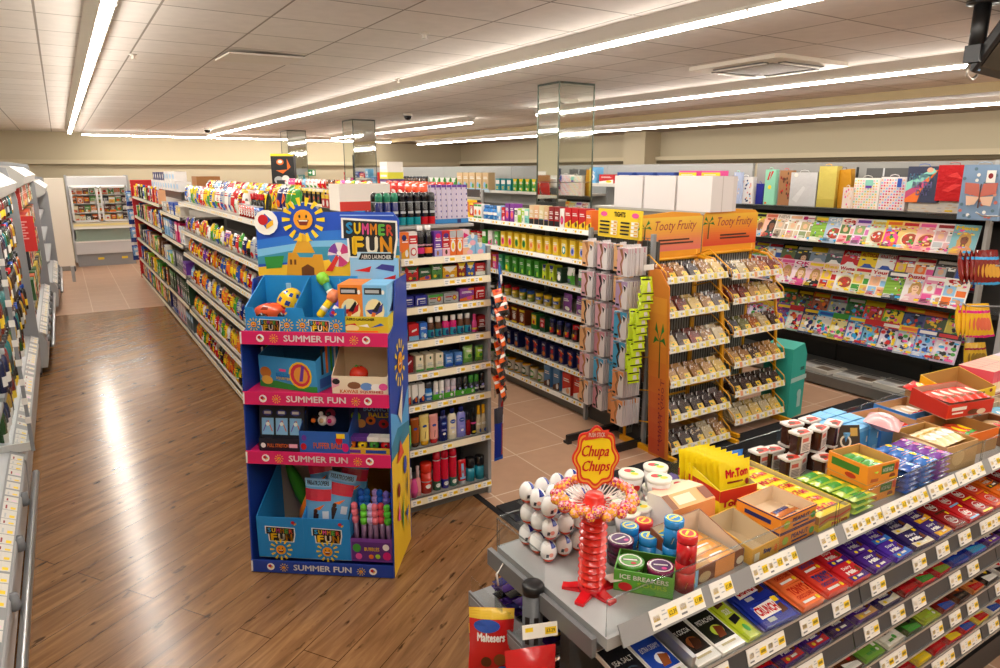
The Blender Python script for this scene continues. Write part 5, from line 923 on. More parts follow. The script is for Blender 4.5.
# ============================================================ seaside toy display stand
DX, DY, DA = .621, 3.53, R(-36.9)
D = empty('toy_display', (DX, DY, 0), DA, 'blue cardboard toy display stand with a sunny beach header', 'display stand')
DW, DD = .79, .43
BLU, BL2, MG = '#1d8ad2', '#1a3fa0', '#d81e63'
def sun(u, v, s, asp=1., face=True, n=12):
    out = [('p', [(u+s*.62*math.cos(a-.09), v+s*.62*asp*math.sin(a-.09)), (u+s*math.cos(a-.1), v+s*asp*math.sin(a-.1)), (u+s*math.cos(a+.1), v+s*asp*math.sin(a+.1)), (u+s*.62*math.cos(a+.09), v+s*.62*asp*math.sin(a+.09))], '#f7cf1e') for a in [2*PI*k/n for k in range(n)]]
    out += [('c', u, v, s*.45, s*.45*asp, '#f2a21c')]
    if face: out += [('p', [(u-s*.28, v-s*.02*asp), (u+s*.28, v-s*.02*asp), (u+s*.16, v-s*.26*asp), (u-s*.16, v-s*.26*asp)], '#7a2a14'), ('r', u-s*.2, v-s*.08*asp, u+s*.2, v-s*.03*asp, 'w'), ('c', u-s*.16, v+s*.14*asp, s*.05, s*.08*asp, 'k'), ('c', u+s*.16, v+s*.14*asp, s*.05, s*.08*asp, 'k')]
    return out
def badge(u, v, s, asp=1., ring=True):
    return ([('c', u, v, s, s*asp, 'w')] if ring else []) + [('p', [(u-s*.1, v+s*.7*asp), (u+s*.6, v+s*.1*asp), (u, v-s*.5*asp), (u-s*.5, v+s*.1*asp)], '#1f4fae'), ('c', u-s*.25, v+s*.2*asp, s*.42, s*.42*asp, 'r'), ('p', [(u, v-s*.55*asp), (u+s*.6, v-s*.2*asp), (u+s*.6, v+s*.2*asp), (u+s*.35, v+s*.1*asp), (u, v-s*.2*asp)], '#f2b81c')]
def funlogo(u0, v0, u1, v1):
    w, h = u1-u0, v1-v0; P = lambda x, y: (u0+x*w, v0+y*h)
    out = [('p', [P(-.04, .5), P(-.04, 1.06), P(1.03, .98), P(1.04, .5), P(.98, -.06), P(.08, -.04), P(.06, .5)], 'w'), ('p', [P(0, .5), P(0, 1.0), P(1., .93), P(1., .5), P(.94, -.01), P(.12, .01), P(.1, .5)], 'k')]
    cs = ['#2fa3de', '#f6d21c', '#e8539b', '#f39a1c', '#6abf4b', '#e2543a']
    for k, ch in enumerate('SUMMER'): out.append(('t', ch, u0+w*(.05+k*.155), v0+h*(.62-.01*k), u0+w*(.05+k*.155+.13), v0+h*(.94-.012*k), cs[k], .03))
    for k, (ch, c) in enumerate((('F', '#f6c81c'), ('U', '#f3ead2'), ('N', '#f0a41c'))): out.append(('t', ch, u0+w*(.16+k*.27), v0+h*.05, u0+w*(.16+k*.27+.23), v0+h*.56, c, .03))
    return out
# outer shell: sides, back, base
for sx in (0, 1):
    x = sx*DW; m = MB().prism([(0, 0), (DD, 0), (DD, 1.56), (.18, 1.56), (.12, 1.34), (0, 1.3)], x-.004 if sx else x-.004, x+.004, BL2, 'card', None, 'x')
    S = (lambda u, v, q: (DW+.004+q, .02+(u+.5)*.39, v*1.3)) if sx else (lambda u, v, q: (-.004-q, .41-(u+.5)*.39, v*1.3))
    S2 = (lambda u, v, q: (.0035-q, .02+(u+.5)*.39, v*1.3)) if not sx else None
    q = [('r', -.55, 0, .5, .5, '#f0c52a'), ('p', [(-.55, .5), (.5, .5), (.5, .72), (.1, .62), (-.55, .7)], '#5aa6dc'), ('p', [(-.55, .5), (.5, .5), (.5, .56), (-.2, .6), (-.55, .56)], '#2b7f9c')] + sun(.0, .86, .3, .33) + [('p', [(-.3, .46), (-.1, .54), (.1, .46)], '#d8452e'), ('p', [(-.2, .66), (.1, .76), (.0, .6)], '#e8dcc8'), ('c', .15, .4, .1, .04, 'b'), ('p', [(-.1, .2), (.05, .3), (-.02, .12)], '#2f8f3a'), ('p', [(.2, .3), (.3, .36), (.26, .24)], 'k'), ('c', -.25, .34, .07, .03, 'R'), ('p', [(.1, .18), (.3, .2), (.22, .1), (.2, .16)], 'b'), ('p', [(-.35, .22), (-.25, .3), (-.2, .2)], 'p')]
    m.deco(S, q, e0=.001); m.build('side_panel', D)
MB().box(0, DW, DD-.008, DD, 0, 1.5, '#a8761a', 'card').build('back_panel', D)
MB().box(.004, DW-.004, .0, DD-.01, 0, .02, BL2, 'card').build('base_panel', D)
for z in (1.315, 1.0, .675): MB().box(.004, DW-.004, .004, DD-.008, z-.012, z, MG, 'card').build('shelf', D)
for z, c in ((1.325, MG), (1.01, MG), (.69, MG), (.076, BL2)):
    m = MB().box(0, DW, -.012, -.004, z-.068, z, c, 'card'); S = lambda u, v, q: ((u+.5)*DW, -.012-q, z-.068+v*.068)
    m.deco(S, [('t', 'SUMMER FUN', -.2, .26, .21, .76, 'w', .02), ('r', -.5, .05, -.488, .95, 'w')] + badge(-.36, .5, .027, 11) + badge(.36, .5, .027, 11) + sun(-.265, .5, .03, 11, True, 10) + sun(.28, .5, .03, 11, True, 10)); m.build('shelf_front', D)
# header
m = MB(); hv = .1; top = [(0, 1.5), (DW, 1.5), (DW, 1.86), (DW-.03, 1.9), (.36, 1.9), (.33, 1.93), (.27, 1.95), (.21, 1.93), (.17, 1.9), (.03, 1.9), (0, 1.86)]
m.prism(top, .30, .306, '#1c4fc0', 'card', None, 'y'); S = lambda u, v, q: ((u+.5)*DW, .30-q, 1.5+v*.4)
H = [('p', [(-.5, .42), (.5, .6), (.5, .82), (-.1, .74), (-.5, .62)], '#2a78d8'), ('p', [(-.5, .38), (.5, .56), (.5, .66), (-.1, .62), (-.5, .5)], '#7cc0e8'), ('p', [(-.5, .3), (.5, .44), (.5, .56), (-.1, .54), (-.5, .4)], '#3a92b0'), ('p', [(-.5, .0), (.5, .0), (.5, .44), (.1, .4), (-.1, .34), (-.5, .26)], '#f0c02c'), ('p', [(-.48, 0), (.12, 0), (.04, .12), (-.1, .16), (-.24, .13)], '#e2a82a'),
     ('p', [(-.3, .14), (-.02, .14), (-.04, .44), (-.1, .44), (-.11, .4), (-.2, .4), (-.22, .46), (-.28, .46)], '#d99a22'), ('p', [(-.25, .46), (-.09, .46), (-.13, .62), (-.21, .62)], '#e0a62c'), ('p', [(-.24, .62), (-.1, .62), (-.17, .72)], '#e8b83a'), ('p', [(-.19, .14), (-.1, .14), (-.1, .26), (-.145, .31), (-.19, .26)], '#6a3a10'), ('r', -.27, .3, -.255, .37, '#6a3a10'), ('r', -.24, .3, -.225, .37, '#6a3a10'),
     ('p', [(-.44, .24), (-.33, .26), (-.31, .42), (-.45, .4)], '#2f8f3a'), ('c', .08, .44, .08, .165, '#e8dce0')] + [('p', [(.08, .44)]+[(.08+.078*math.cos(a0+k*.2), .44+.16*math.sin(a0+k*.2)) for k in range(6)], c) for a0, c in ((.2, '#c83a7a'), (1.9, '#7a3a9a'), (3.2, '#4a8ac8'), (4.6, '#c83a7a'))] + [('c', .08, .46, .016, .03, 'w'), ('p', [(-.02, .22), (.03, .22), (.08, .4), (.06, .44), (.02, .32)], '#d8302a'),
     ('p', [(-.3, .04), (-.2, .03), (-.17, .1), (-.08, .13), (-.09, .17), (-.2, .13), (-.28, .11)], '#2a5fb0')]
H += sun(-.16, .9, .15, 1.95, True, 14) + badge(-.42, .86, .085, 1.95) + funlogo(.12, .42, .48, .9) + [('r', .1, .955, .47, .967, '#a8c4f0')]
m.deco(S, H); m.build('header_board', D)
MB().box(.0, DW, .306, DD, 1.5, 1.56, '#e0b028', 'card').build('header_base', D)
LEAN = .05
for ch in D.children:
    for vv in ch.data.vertices: vv.co.y += LEAN*vv.co.z; vv.co.x = DW-(DW-vv.co.x)*(.985 if ch.name.startswith('header') else .985-.02*min(vv.co.z, 1.32))
def inD(p, u, v, z, a=0, lab=None, grp=None, rx=0, ry=0, name=None):
    c, s = math.cos(DA), math.sin(DA); v += LEAN*z; u = DW-(DW-u)*(.985-.02*min(z, 1.32)); return p.spawn((DX+c*u-s*v, DY+s*u+c*v, z), DA+R(a), lab, grp, rx=rx, ry=ry, name=name)
# bins of the stand: open cartons with high sides
@cached
def toybin(w, d, hf, hb, col, inner, kind):
    m = MB(); t = .004
    m.box(-w/2, w/2, -d/2, d/2, 0, t, inner)
    if kind == 'top': f = [(-w/2, 0), (w/2, 0), (w/2, hf), (w/2-.045, hf), (w/2-.055, hf*.62), (-w/2+.055, hf*.62), (-w/2+.045, hf), (-w/2, hf)]
    else: f = [(-w/2, 0), (w/2, 0), (w/2, hf), (-w/2, hf)]
    m.prism(f, -d/2, -d/2+t, col, 'card', None, 'y'); m.box(-w/2, w/2, d/2-t, d/2, 0, hb, col)
    for sx in (-1, 1):
        a, b2 = sorted((sx*w/2, sx*(w/2-t))); m.prism([(-d/2+t, 0), (d/2-t, 0), (d/2-t, hb), (-d/2+t, hf)], a, b2, col, 'card', None, 'x')
    if kind != 'top': m.add([(-w/2+t, d/2-t-.001, t), (w/2-t, d/2-t-.001, t), (w/2-t, d/2-t-.001, hb), (-w/2+t, d/2-t-.001, hb)], [(0, 1, 2, 3)], inner)
    S = lambda u, v, q: (u*w, -d/2-q, v*hf); A = w/hf
    if kind == 'top': its = sun(-.34, .3, .13, A) + sun(.34, .3, .13, A) + funlogo(-.19, .06, .2, .52) + badge(.32, .82, .085, A, False)
    else: its = funlogo(-.3, .42, .3, .76) + sun(0, .22, .24, A) + badge(.32, .88, .09, A, False)
    m.deco(S, its); return Proto('toy_bin', 'display box', m, (), w, d, hb)
inD(toybin(.258, .26, .125, .25, BLU, '#c8b8a0', 'top'), .16, .145, 1.318, 0, 'blue sunny bin holding the spotted yellow toy on the top display shelf')
inD(toybin(.258, .26, .125, .25, BLU, '#c8b8a0', 'top'), .425, .145, 1.318, 0, 'blue sunny bin holding bubble wands on the top display shelf')
inD(toybin(.255, .36, .24, .42, BLU, '#9a8878', 'low'), .165, .195, .079, 0, 'tall blue bin with a green toy, nearest the display side on the floor tier')
inD(toybin(.255, .36, .24, .42, BLU, '#9a8878', 'low'), .425, .195, .079, 0, 'tall blue bin crammed with parachute packs on the floor tier')
# toys
m = MB(); cf = lambda k, i: ['#f2c21c', '#23408e'][(k % 2 == 1 and i % 2 == 0 and 1 < k < 8)]
m.ball(.075, 'y', 'gloss', sx=.85, sz=1.05, seg=16, rings=10, cf=cf, M=Matrix.Rotation(R(25), 4, 'Y'))
c2 = MB().box(-.012, .012, -.004, .004, .05, .1, 'a', 'card')
inD(Proto('scoop_toy', 'toy', m, [('price_tag', c2, None)]), .2, .18, 1.44, 0, 'yellow scoop toy with blue holes in the sunny bin', None)
m = MB(); m.ball(.08, '#e2562a', 'gloss', sx=1.25, sy=.7, sz=.6, seg=14, rings=8, cf=lambda k, i: ['#e2562a', '#8a2a10'][k % 2 == 1 and i % 3 == 0]); m2 = MB()
for sx in (-.05, .05): m2.lathe([(.024, -.008), (.024, .008)], 'k', 'gloss', Matrix.Translation((sx, -.045, -.02)) @ Matrix.Rotation(R(90), 4, 'X'))
inD(Proto('toy_car', 'toy', m, [('wheel', m2, None)]), .13, .12, 1.40, 15, 'orange spotted toy car in the sunny bin', None)
def wand(c1, c2_, c3): return Proto('bubble_wand', 'toy', MB().lathe([(.012, 0, c1), (.02, .01, c1), (.02, .1, c1)], c1, 'gloss').lathe([(.0205, .04, 'w'), (.0205, .06, 'w')], 'w', 'card'), [('cap', MB().lathe([(.022, .1), (.03, .112), (.033, .135), (.026, .158), (.0, .168)], c2_, 'gloss'), None)])
inD(wand('y', '#f08a5a', 'w'), .39, .1, 1.38, 0, 'yellow bubble wand with an orange ball top', None, rx=R(-20), ry=R(34))
inD(wand('#5a4ac0', '#5a8ad8', 'w'), .46, .1, 1.38, 0, 'purple bubble wand with a blue top', None, rx=R(-24), ry=R(30))
inD(wand('#3aa0a8', '#86d23a', 'w'), .45, .2, 1.45, 0, 'teal bubble wand with a lime knobbed top', None, rx=R(-10), ry=R(-32))
m = MB().tube([(0, 0, 0), (.01, 0, .06), (.005, 0, .12), (-.02, .01, .16)], .003, 'c', 'gloss'); inD(Proto('skipping_cord', 'toy', m), .495, .2, 1.40, 0, 'thin blue cord sticking out of the wand bin')
def plane_art(c1, c2_): return [('p', [(-.34, .46), (.1, .5), (.36, .62), (.3, .44), (.06, .36), (-.2, .38)], c1), ('p', [(-.1, .44), (.2, .66), (.26, .6), (.1, .42)], 'k'), ('p', [(-.1, .42), (-.2, .24), (-.08, .24), (.06, .4)], c2_), ('c', -.12, .24, .13, .09, '#e8b48a')]
pl = lambda c, a: carton('toy_plane_box', .125, .2, .235, c, [('r', -.4, .8, .3, .94, 'k'), ('r', -.36, .83, .2, .9, 's'), ('c', .36, .85, .06, .05, 'w'), ('c', 0, .45, .4, .26, '#f6e6b0')] + plane_art(a, 'o'), 'box', side=[('r', -.4, .1, .4, .9, '#8ec6ec'), ('p', [(-.3, .4), (.3, .7), (.2, .35)], 'B')])
inD(opentray('plane_tray', .265, .25, .085, '#d8c42c', '#c8b8a0', [('t', 'AERO LAUNCHER', -.3, .76, .24, .92, 'k'), ('p', [(-.4, .4), (-.1, .46), (-.14, .6), (-.3, .5)], 'r'), ('c', -.2, .3, .14, .2, '#f0e0a0'), ('p', [(-.08, .44), (.14, .36), (.1, .56)], 'w'), ('p', [(.16, .34), (.42, .5), (.36, .62)], 'b'), ('r', -.3, .06, .3, .16, 'o')], fh=.085, back=.1), .65, .15, 1.317, 0, 'yellow tray printed with toy planes holding the launcher boxes', None)
inD(pl('#ef8a2a', 'r'), .585, .15, 1.322, 0, 'orange toy plane launcher box'); inD(pl('#7fc0ec', '#3a3a8a'), .713, .15, 1.322, 0, 'pale blue toy plane launcher box')
m = MB().box(-.13, .13, -.003, .003, 0, .34, '#8ec4ea', 'card').box(-.09, .09, -.003, .003, .34, .37, '#b8d8ea', 'card'); S = lambda u, v, q: (u*.26, -.003-q, .14+v*.2)
m.deco(S, [('p', [(-.32, .95), (.4, .95), (.42, 1.12), (-.26, 1.12)], 'k'), ('t', 'AERO LAUNCHER', -.26, .97, .36, 1.08, 'w'), ('r', -.3, .3, .1, .36, 'p'), ('p', [(-.42, .66), (-.1, .62), (-.06, .78), (-.2, .72)], 'r'), ('p', [(.02, .72), (.4, .64), (.42, .8), (.16, .84)], '#3a3a8a'), ('p', [(.06, .3), (.42, .4), (.44, .56), (.2, .46)], 'r'), ('p', [(-.3, .1), (.1, .2), (-.1, .04)], 'r'), ('r', -.3, -.02, .3, .06, 'o')])
inD(Proto('plane_poster', 'sign', m), .655, .283, 1.325, 0, 'pale blue card picturing four toy planes behind the launcher boxes')
# second shelf
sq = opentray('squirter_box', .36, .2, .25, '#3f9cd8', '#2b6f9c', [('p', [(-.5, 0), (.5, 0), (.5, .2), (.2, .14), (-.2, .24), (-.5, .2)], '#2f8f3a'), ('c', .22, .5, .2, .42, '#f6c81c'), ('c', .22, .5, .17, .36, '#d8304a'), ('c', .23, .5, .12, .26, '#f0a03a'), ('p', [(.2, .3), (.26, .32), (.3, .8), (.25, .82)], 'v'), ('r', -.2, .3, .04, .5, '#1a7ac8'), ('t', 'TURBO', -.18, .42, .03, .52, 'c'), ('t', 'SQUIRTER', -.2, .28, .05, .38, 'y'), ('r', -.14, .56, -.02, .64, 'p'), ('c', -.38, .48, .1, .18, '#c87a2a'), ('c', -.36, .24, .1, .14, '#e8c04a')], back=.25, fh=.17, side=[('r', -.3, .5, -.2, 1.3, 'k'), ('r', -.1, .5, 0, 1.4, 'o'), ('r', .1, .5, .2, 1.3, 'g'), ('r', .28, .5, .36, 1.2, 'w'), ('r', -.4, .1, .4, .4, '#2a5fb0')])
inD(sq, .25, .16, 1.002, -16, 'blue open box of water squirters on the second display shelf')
kw = opentray('squishy_box', .29, .22, .25, '#f0e2c4', '#d8c09a', [('t', 'KAWAII', -.36, .06, -.04, .26, '#d8701c'), ('t', 'SQUISHIES', 0, .06, .42, .22, 'r'), ('c', -.1, .5, .12, .2, '#8a5a3a'), ('c', .12, .45, .11, .22, '#6a9ad8'), ('c', .3, .42, .1, .2, 'w'), ('c', .42, .45, .08, .2, 'p'), ('p', [(-.5, .3), (-.36, .5), (-.38, .9), (-.5, .9)], '#e8a8b8'), ('c', -.42, .7, .07, .16, 'k')], back=.25, fh=.095)
inD(kw, .63, .125, 1.002, 0, 'cream open box of squeezy toys with a tomato inside')
m = MB().ball(.05, '#d8321c', 'gloss', sz=.85); c2 = MB()
for k in range(5): c2.add([(0, 0, .044), (.022*math.cos(k*1.257), .022*math.sin(k*1.257), .046), (.02*math.cos(k*1.257+.5), .02*math.sin(k*1.257+.5), .04)], [(0, 1, 2)], 'g')
inD(Proto('toy_tomato', 'toy', m, [('leaf_crown', c2, None)]), .6, .1, 1.085, 0, 'round red squeezy tomato toy in the cream box')
m = MB().lathe([(.02, 0), (.024, .03), (.02, .06), (.0, .066)], '#20262a', 'gloss'); inD(Proto('squeezy_toy', 'toy', m), .628, .07, 1.01, 0, 'small dark squeezy toy below the tomato', rx=R(10))
c2 = MB()
MB().lathe([(.028, .02, '#c8b8a8'), (.028, .025, '#c8b8a8')], 'e')
# third shelf
m = MB().box(-.045, .045, -.008, .008, 0, .18, '#2a2a34', 'card'); S = lambda u, v, q: (u*.09, -.008-q, v*.18)
m.deco(S, [('r', -.36, .1, .36, .6, 'a'), ('p', [(-.3, .2), (-.24, .2), (-.0, .5), (-.04, .54)], '#7a5ac0'), ('p', [(.3, .2), (.24, .2), (.0, .5), (.04, .54)], '#e8703a'), ('c', 0, .42, .12, .06, 'w'), ('c', 0, .76, .3, .09, '#4a4a9a'), ('r', -.2, .72, .2, .8, 'w')])
ct = Proto('catapult_pack', 'toy', m); cp = 0
for k in range(3): inD(ct, .095+.078*k, .07, .735, 0, f'dark carded catapult toy in the black tray, {nth(k)} from the display side', 'carded catapults', rx=R(-8))
for k in range(3): inD(ct, .095+.078*k, .12, .74, 0, f'dark carded catapult toy, rear line, {nth(k)} from the display side', 'rear carded catapults', rx=R(-8))
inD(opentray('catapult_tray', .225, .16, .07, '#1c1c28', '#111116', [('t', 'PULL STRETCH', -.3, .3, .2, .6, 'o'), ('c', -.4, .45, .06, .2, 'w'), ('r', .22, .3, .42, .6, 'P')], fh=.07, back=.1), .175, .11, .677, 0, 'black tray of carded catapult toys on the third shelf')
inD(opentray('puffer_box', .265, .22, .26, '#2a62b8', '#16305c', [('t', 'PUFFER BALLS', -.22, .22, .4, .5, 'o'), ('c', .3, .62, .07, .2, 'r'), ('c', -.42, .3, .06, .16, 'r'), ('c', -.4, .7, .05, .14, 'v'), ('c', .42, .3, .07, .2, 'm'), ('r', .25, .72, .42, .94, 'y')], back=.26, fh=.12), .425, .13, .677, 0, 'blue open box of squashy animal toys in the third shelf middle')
for k, (c, a) in enumerate((('k', 'o'), ('w', 'e'), ('#e8a8c0', 'm'), ('k', 'w'), ('#b03a5a', 'k'))):
    m = MB().ball(.028, c, 'gloss'); m2 = MB().ball(.013, a, 'gloss', Matrix.Translation((.0, -.022, .006)))
    inD(Proto('squashy_animal', 'toy', m, [('face', m2, None)]), .35+.045*k-(k > 2)*.11, .09+.05*(k > 2), .83+.02*(k > 2), 0, ['black squashy toy with an orange face', 'white squashy toy with a cream face', 'pink squashy toy with a crimson face', 'black squashy toy with a white face behind', 'dark pink squashy toy with a black face behind'][k], 'squashy animal toys')
m = MB(); t = [(-.135, 0), (.135, 0), (.135, .2), (.09, .23), (.05, .29), (.0, .29), (-.03, .25), (-.1, .23), (-.135, .18)]; m.prism(t, .08, .086, '#3a3a6a', 'card', None, 'y'); S = lambda u, v, q: (u*.27, .08-q, v*.29)
m.deco(S, [('t', 'NEON', -.28, .74, -.02, .84, 'p'), ('t', 'BOUNCY', -.2, .6, .34, .72, 'a'), ('t', 'BALLS', -.1, .48, .3, .58, 'y')] + [('c', u, v, .1, .085, c) for u, v, c in ((-.36, .5, 'l'), (-.06, .42, 'o'), (.2, .36, 'r'), (.42, .5, 'v'), (.12, .92, 'b'), (-.26, .36, '#e8a050'), (.4, .66, 'g'))] + [('c', u, v, .04, .034, 'k') for u, v in ((-.36, .5), (-.06, .42), (.2, .36), (.42, .5), (.12, .92))])
m.box(-.135, .135, -.09, .086, 0, .004, '#6a3aa0').box(-.135, .135, -.094, -.09, 0, .035, '#d8b42c'); m.deco(lambda u, v, q: (u*.27, -.094-q, v*.035), [('r', -.4, .2, -.1, .7, 'v'), ('r', 0, .2, .4, .7, 'b'), ('c', -.44, .5, .03, .25, 'o')])
inD(Proto('ball_box', 'display box', m), .648, .12, .677, 0, 'violet bouncy ball box with a cut out card back')
for k, c in enumerate(('o', 'y', 'g', 'r')):
    m = MB().ball(.027, c, 'gloss', cf=lambda kk, i, c=c: [c, 'k'][kk % 3 == 1 and i % 3 == 0]); m2 = MB().box(-.03, .03, -.026, .03, .027, .05, ['#5a2f8a', 'w'][k > 1], 'card')
    inD(Proto('bouncy_ball', 'ball', m, [('header_card', m2, None)]), .553+.064*k, .075, .711, 0, f'{["orange", "yellow", "green", "red"][k]} bouncy ball with black marks in the violet box')
# floor tier toys
m = MB().lathe([(.0, 0), (.03, .02), (.04, .12), (.03, .24), (.016, .3), (.0, .32)], '#3f9a2a', 'matte'); inD(Proto('foam_rocket', 'toy', m), .235, .28, .22, 0, 'long green foam toy poking out of the tall bin', rx=R(-10), ry=R(-28))
m = MB().lathe([(.0, 0), (.035, .02), (.04, .1), (.02, .2), (0, .21)], '#f07a1c', 'matte'); inD(Proto('foam_rocket', 'toy', m), .245, .16, .2, 0, 'orange foam toy in the tall bin', ry=R(14), rx=R(10))
pk = bag('parachute_pack', .15, .27, .035, '#6aaee0', [('r', -.5, .84, .5, 1, '#8ac0ea'), ('t', 'PARATROOPERS', -.42, .87, .42, .96, 'k'), ('r', -.5, .56, .5, .8, '#d8344a'), ('p', [(-.2, .04), (.0, .06), (.06, .3), (-.14, .32)], '#3a2a2a'), ('c', -.06, .35, .08, .05, '#4a2a1a'), ('r', .2, .2, .42, .36, '#e0e8f0'), ('p', [(-.1, .4), (.3, .5), (.1, .38)], 'o')], 'toy pack')
for k, (u, v, z, a, ry, rx, lb) in enumerate(((.44, .07, .27, 4, 12, -12, 'nearest in the bin'), (.38, .14, .36, -8, -16, -14, 'standing tallest, red showing'), (.36, .06, .24, -4, 0, -8, 'low against the bin front'), (.5, .18, .3, 12, 10, -14, 'behind, dark header showing'))): inD(pk, u, v, z, a, f'blue toy parachute pack, {lb}', 'parachute packs', rx=R(rx), ry=R(ry))
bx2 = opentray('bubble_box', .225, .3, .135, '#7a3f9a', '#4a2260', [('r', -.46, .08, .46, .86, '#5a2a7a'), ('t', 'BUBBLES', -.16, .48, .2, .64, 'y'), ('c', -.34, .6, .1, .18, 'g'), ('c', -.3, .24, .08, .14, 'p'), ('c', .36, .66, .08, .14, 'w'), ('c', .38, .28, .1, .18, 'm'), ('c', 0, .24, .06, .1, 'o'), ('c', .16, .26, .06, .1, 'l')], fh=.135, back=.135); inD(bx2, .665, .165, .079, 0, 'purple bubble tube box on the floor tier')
for j in range(2):
    for k in range(6):
        c = [['#f0788a', '#6ad23a', '#c8b4e8', '#f07a8a', '#d84a5a', '#5ac83a'], ['#2f6fd8', '#2f7fd8', '#c8a8e8', '#2f6fd8', '#8a7ae0', '#2f5fc8']][j][k]
        p = Proto('bubble_tube', 'toy', MB().lathe([(.012, 0, '#6a4a6a'), (.014, .16, '#7a5a78')], '#7a5a78', 'gloss', seg=10), [('ridged_cap', MB().lathe([(.014, .16), (.02, .175), (.02, .19), (.012, .2), (.02, .212), (.02, .228), (.012, .238), (.018, .25), (.018, .265), (.008, .275)], c, 'gloss', seg=10, smooth=False), None)])
        inD(p, .578+.036*k, .06+.1*j, .12+.03*j, 0, f'bubble tube with a {["coral", "green", "lilac", "coral", "red", "green", "blue", "blue", "lilac", "blue", "violet", "blue"][k+6*j]} ridged cap, {nth(k)} across, {["front", "back"][j]} line', 'bubble tubes', rx=R(random.uniform(-3, 3)), ry=R(random.uniform(-3, 3)))
op = bag('hanging_orange_pack', .05, .2, .03, '#e8701c', [('r', -.5, .0, .5, .12, 'k'), ('r', -.5, .8, .5, .9, 'R')], 'pack')
for k in range(2): op.spawn((1.0+.01*k, 4.2+.05*k, .62-.24*k), R(-20), f'orange pack hanging at the snack shelving end behind the toy display, {["upper", "lower"][k]} one', 'orange packs behind the toy display')
# ============================================================ sweet counter with five tiers
CX0, CX1, CY, CB, CZT = .945, 4.3, 1.045, 1.52, 1.055
STL, STD = '#a3a4a4', '#55575a'
K = empty('sweet_counter', (2.6, 1.3, 0), 0, 'grey metal sweet counter with sloping chocolate trays under a crowded top', 'counter')
def kb(m, name, p=None): return m.build(name, p or K)
K0 = Matrix.Translation((-2.6, -1.3, 0))
for i, (a, b) in enumerate(((CX0, 1.845), (1.85, 2.745), (2.75, 3.64), (3.645, CX1))):
    m = MB().box(a, b, CY, CB, CZT-.03, CZT, STL, 'paint', K0).box(a, b, CY-.008, CY, CZT-.032, CZT, STL, 'paint', K0); s = kb(m, 'top_shelf')
    m = MB().box(a+.004, b-.004, CY+.002, CY+.005, CZT, CZT+.095, 'w', 'clear', K0).tube([(a+.004, CY+.003, CZT+.0), (a+.004, CY+.003, CZT+.095), (b-.004, CY+.003, CZT+.095), (b-.004, CY+.003, CZT)], .0022, '#e8ecec', 'frosted', 6, K0); kb(m, 'clear_riser', s)
    m = MB().box(a+.004, b-.004, CB-.006, CB-.003, CZT, CZT+.095, 'w', 'clear', K0).tube([(a+.004, CB-.004, CZT+.0), (a+.004, CB-.004, CZT+.095), (b-.004, CB-.004, CZT+.095)], .0022, '#e8ecec', 'frosted', 6, K0); kb(m, 'clear_riser', s)
m = MB().box(CX0-.004, CX0, CY+.24, CB, CZT, CZT+.09, 'w', 'clear', K0).tube([(CX0-.002, CY+.26, CZT+.09), (CX0-.002, CB-.004, CZT+.09), (CX0-.002, CB-.004, CZT)], .0022, '#e8ecec', 'frosted', 6, K0); kb(m, 'clear_riser')
kb(MB().box(CX0+.02, CX1, 1.2, 1.24, 0, CZT-.04, '#4a4b4d', 'paint', K0), 'back_panel'); kb(MB().box(CX0+.03, CX1, 1.06, 1.45, 0, .12, '#19191b', 'paint', K0), 'kickboard')
for x in (1.847, 2.747, 3.642): kb(MB().box(x-.006, x+.006, 1.16, 1.5, .1, CZT-.03, '#8a8b8c', 'paint', K0), 'shelf_bracket')
def ticket(m, x0, x1, M, h, prices=()):
    w = x1-x0; S = lambda u, v, q: M @ Vector((x0+u*w, -.001-q, v*h)); n = max(1, round(w/.075))
    m.deco(S, [('r', 0, 0, 1, 1, 'w')])
    for k in range(n):
        a = k/n; d = 1/n; its = [('r', a+d*.08, .38, a+d*.32, .68, 'y'), ('r', a+d*.08, .14, a+d*.3, .24, 'S'), ('r', a+d*.42, .3, a+d*.56, .36, 's'), ('r', a+d*.4, .56, a+d*.58, .62, 's'), ('r', a+d*.42, .74, a+d*.54, .8, 's'), ('r', a+d*.62, .3, a+d*.95, .72, 'y')]
        its.append(('t', prices[k % len(prices)], a+d*.65, .4, a+d*.92, .62, 'k', .01) if prices else ('r', a+d*.66, .42, a+d*.9, .6, '#8a7a1c')); m.deco(S, its)
M = K0 @ Matrix.Translation((0, CY-.03, CZT-.014)) @ Matrix.Rotation(R(-28), 4, 'X')
kb(MB().box(CX0+.03, CX1, 0, .004, -.006, .046, '#8f8f90', 'paint', M), 'ticket_rail')
PR = ['£2.39', '£1.89', '£1.39', '£7.29', '£1.49', '£1.69', '£1.29', '£1.10', '£0.95']
for i, (a, b) in enumerate(((1.07, 1.25), (1.28, 1.36), (1.44, 1.63), (1.74, 1.815), (1.86, 2.06), (2.065, 2.2), (2.2, 2.33), (2.345, 2.52), (2.53, 2.72), (2.77, 3.0), (3.03, 3.25), (3.3, 3.6))):
    m = MB(); m.box(a, b, -.001, 0, .0, .046, 'w', 'card', M); ticket(m, a, b, M, .046, PR[i % 9:]+PR[:i % 9]); kb(m, 'price_ticket')
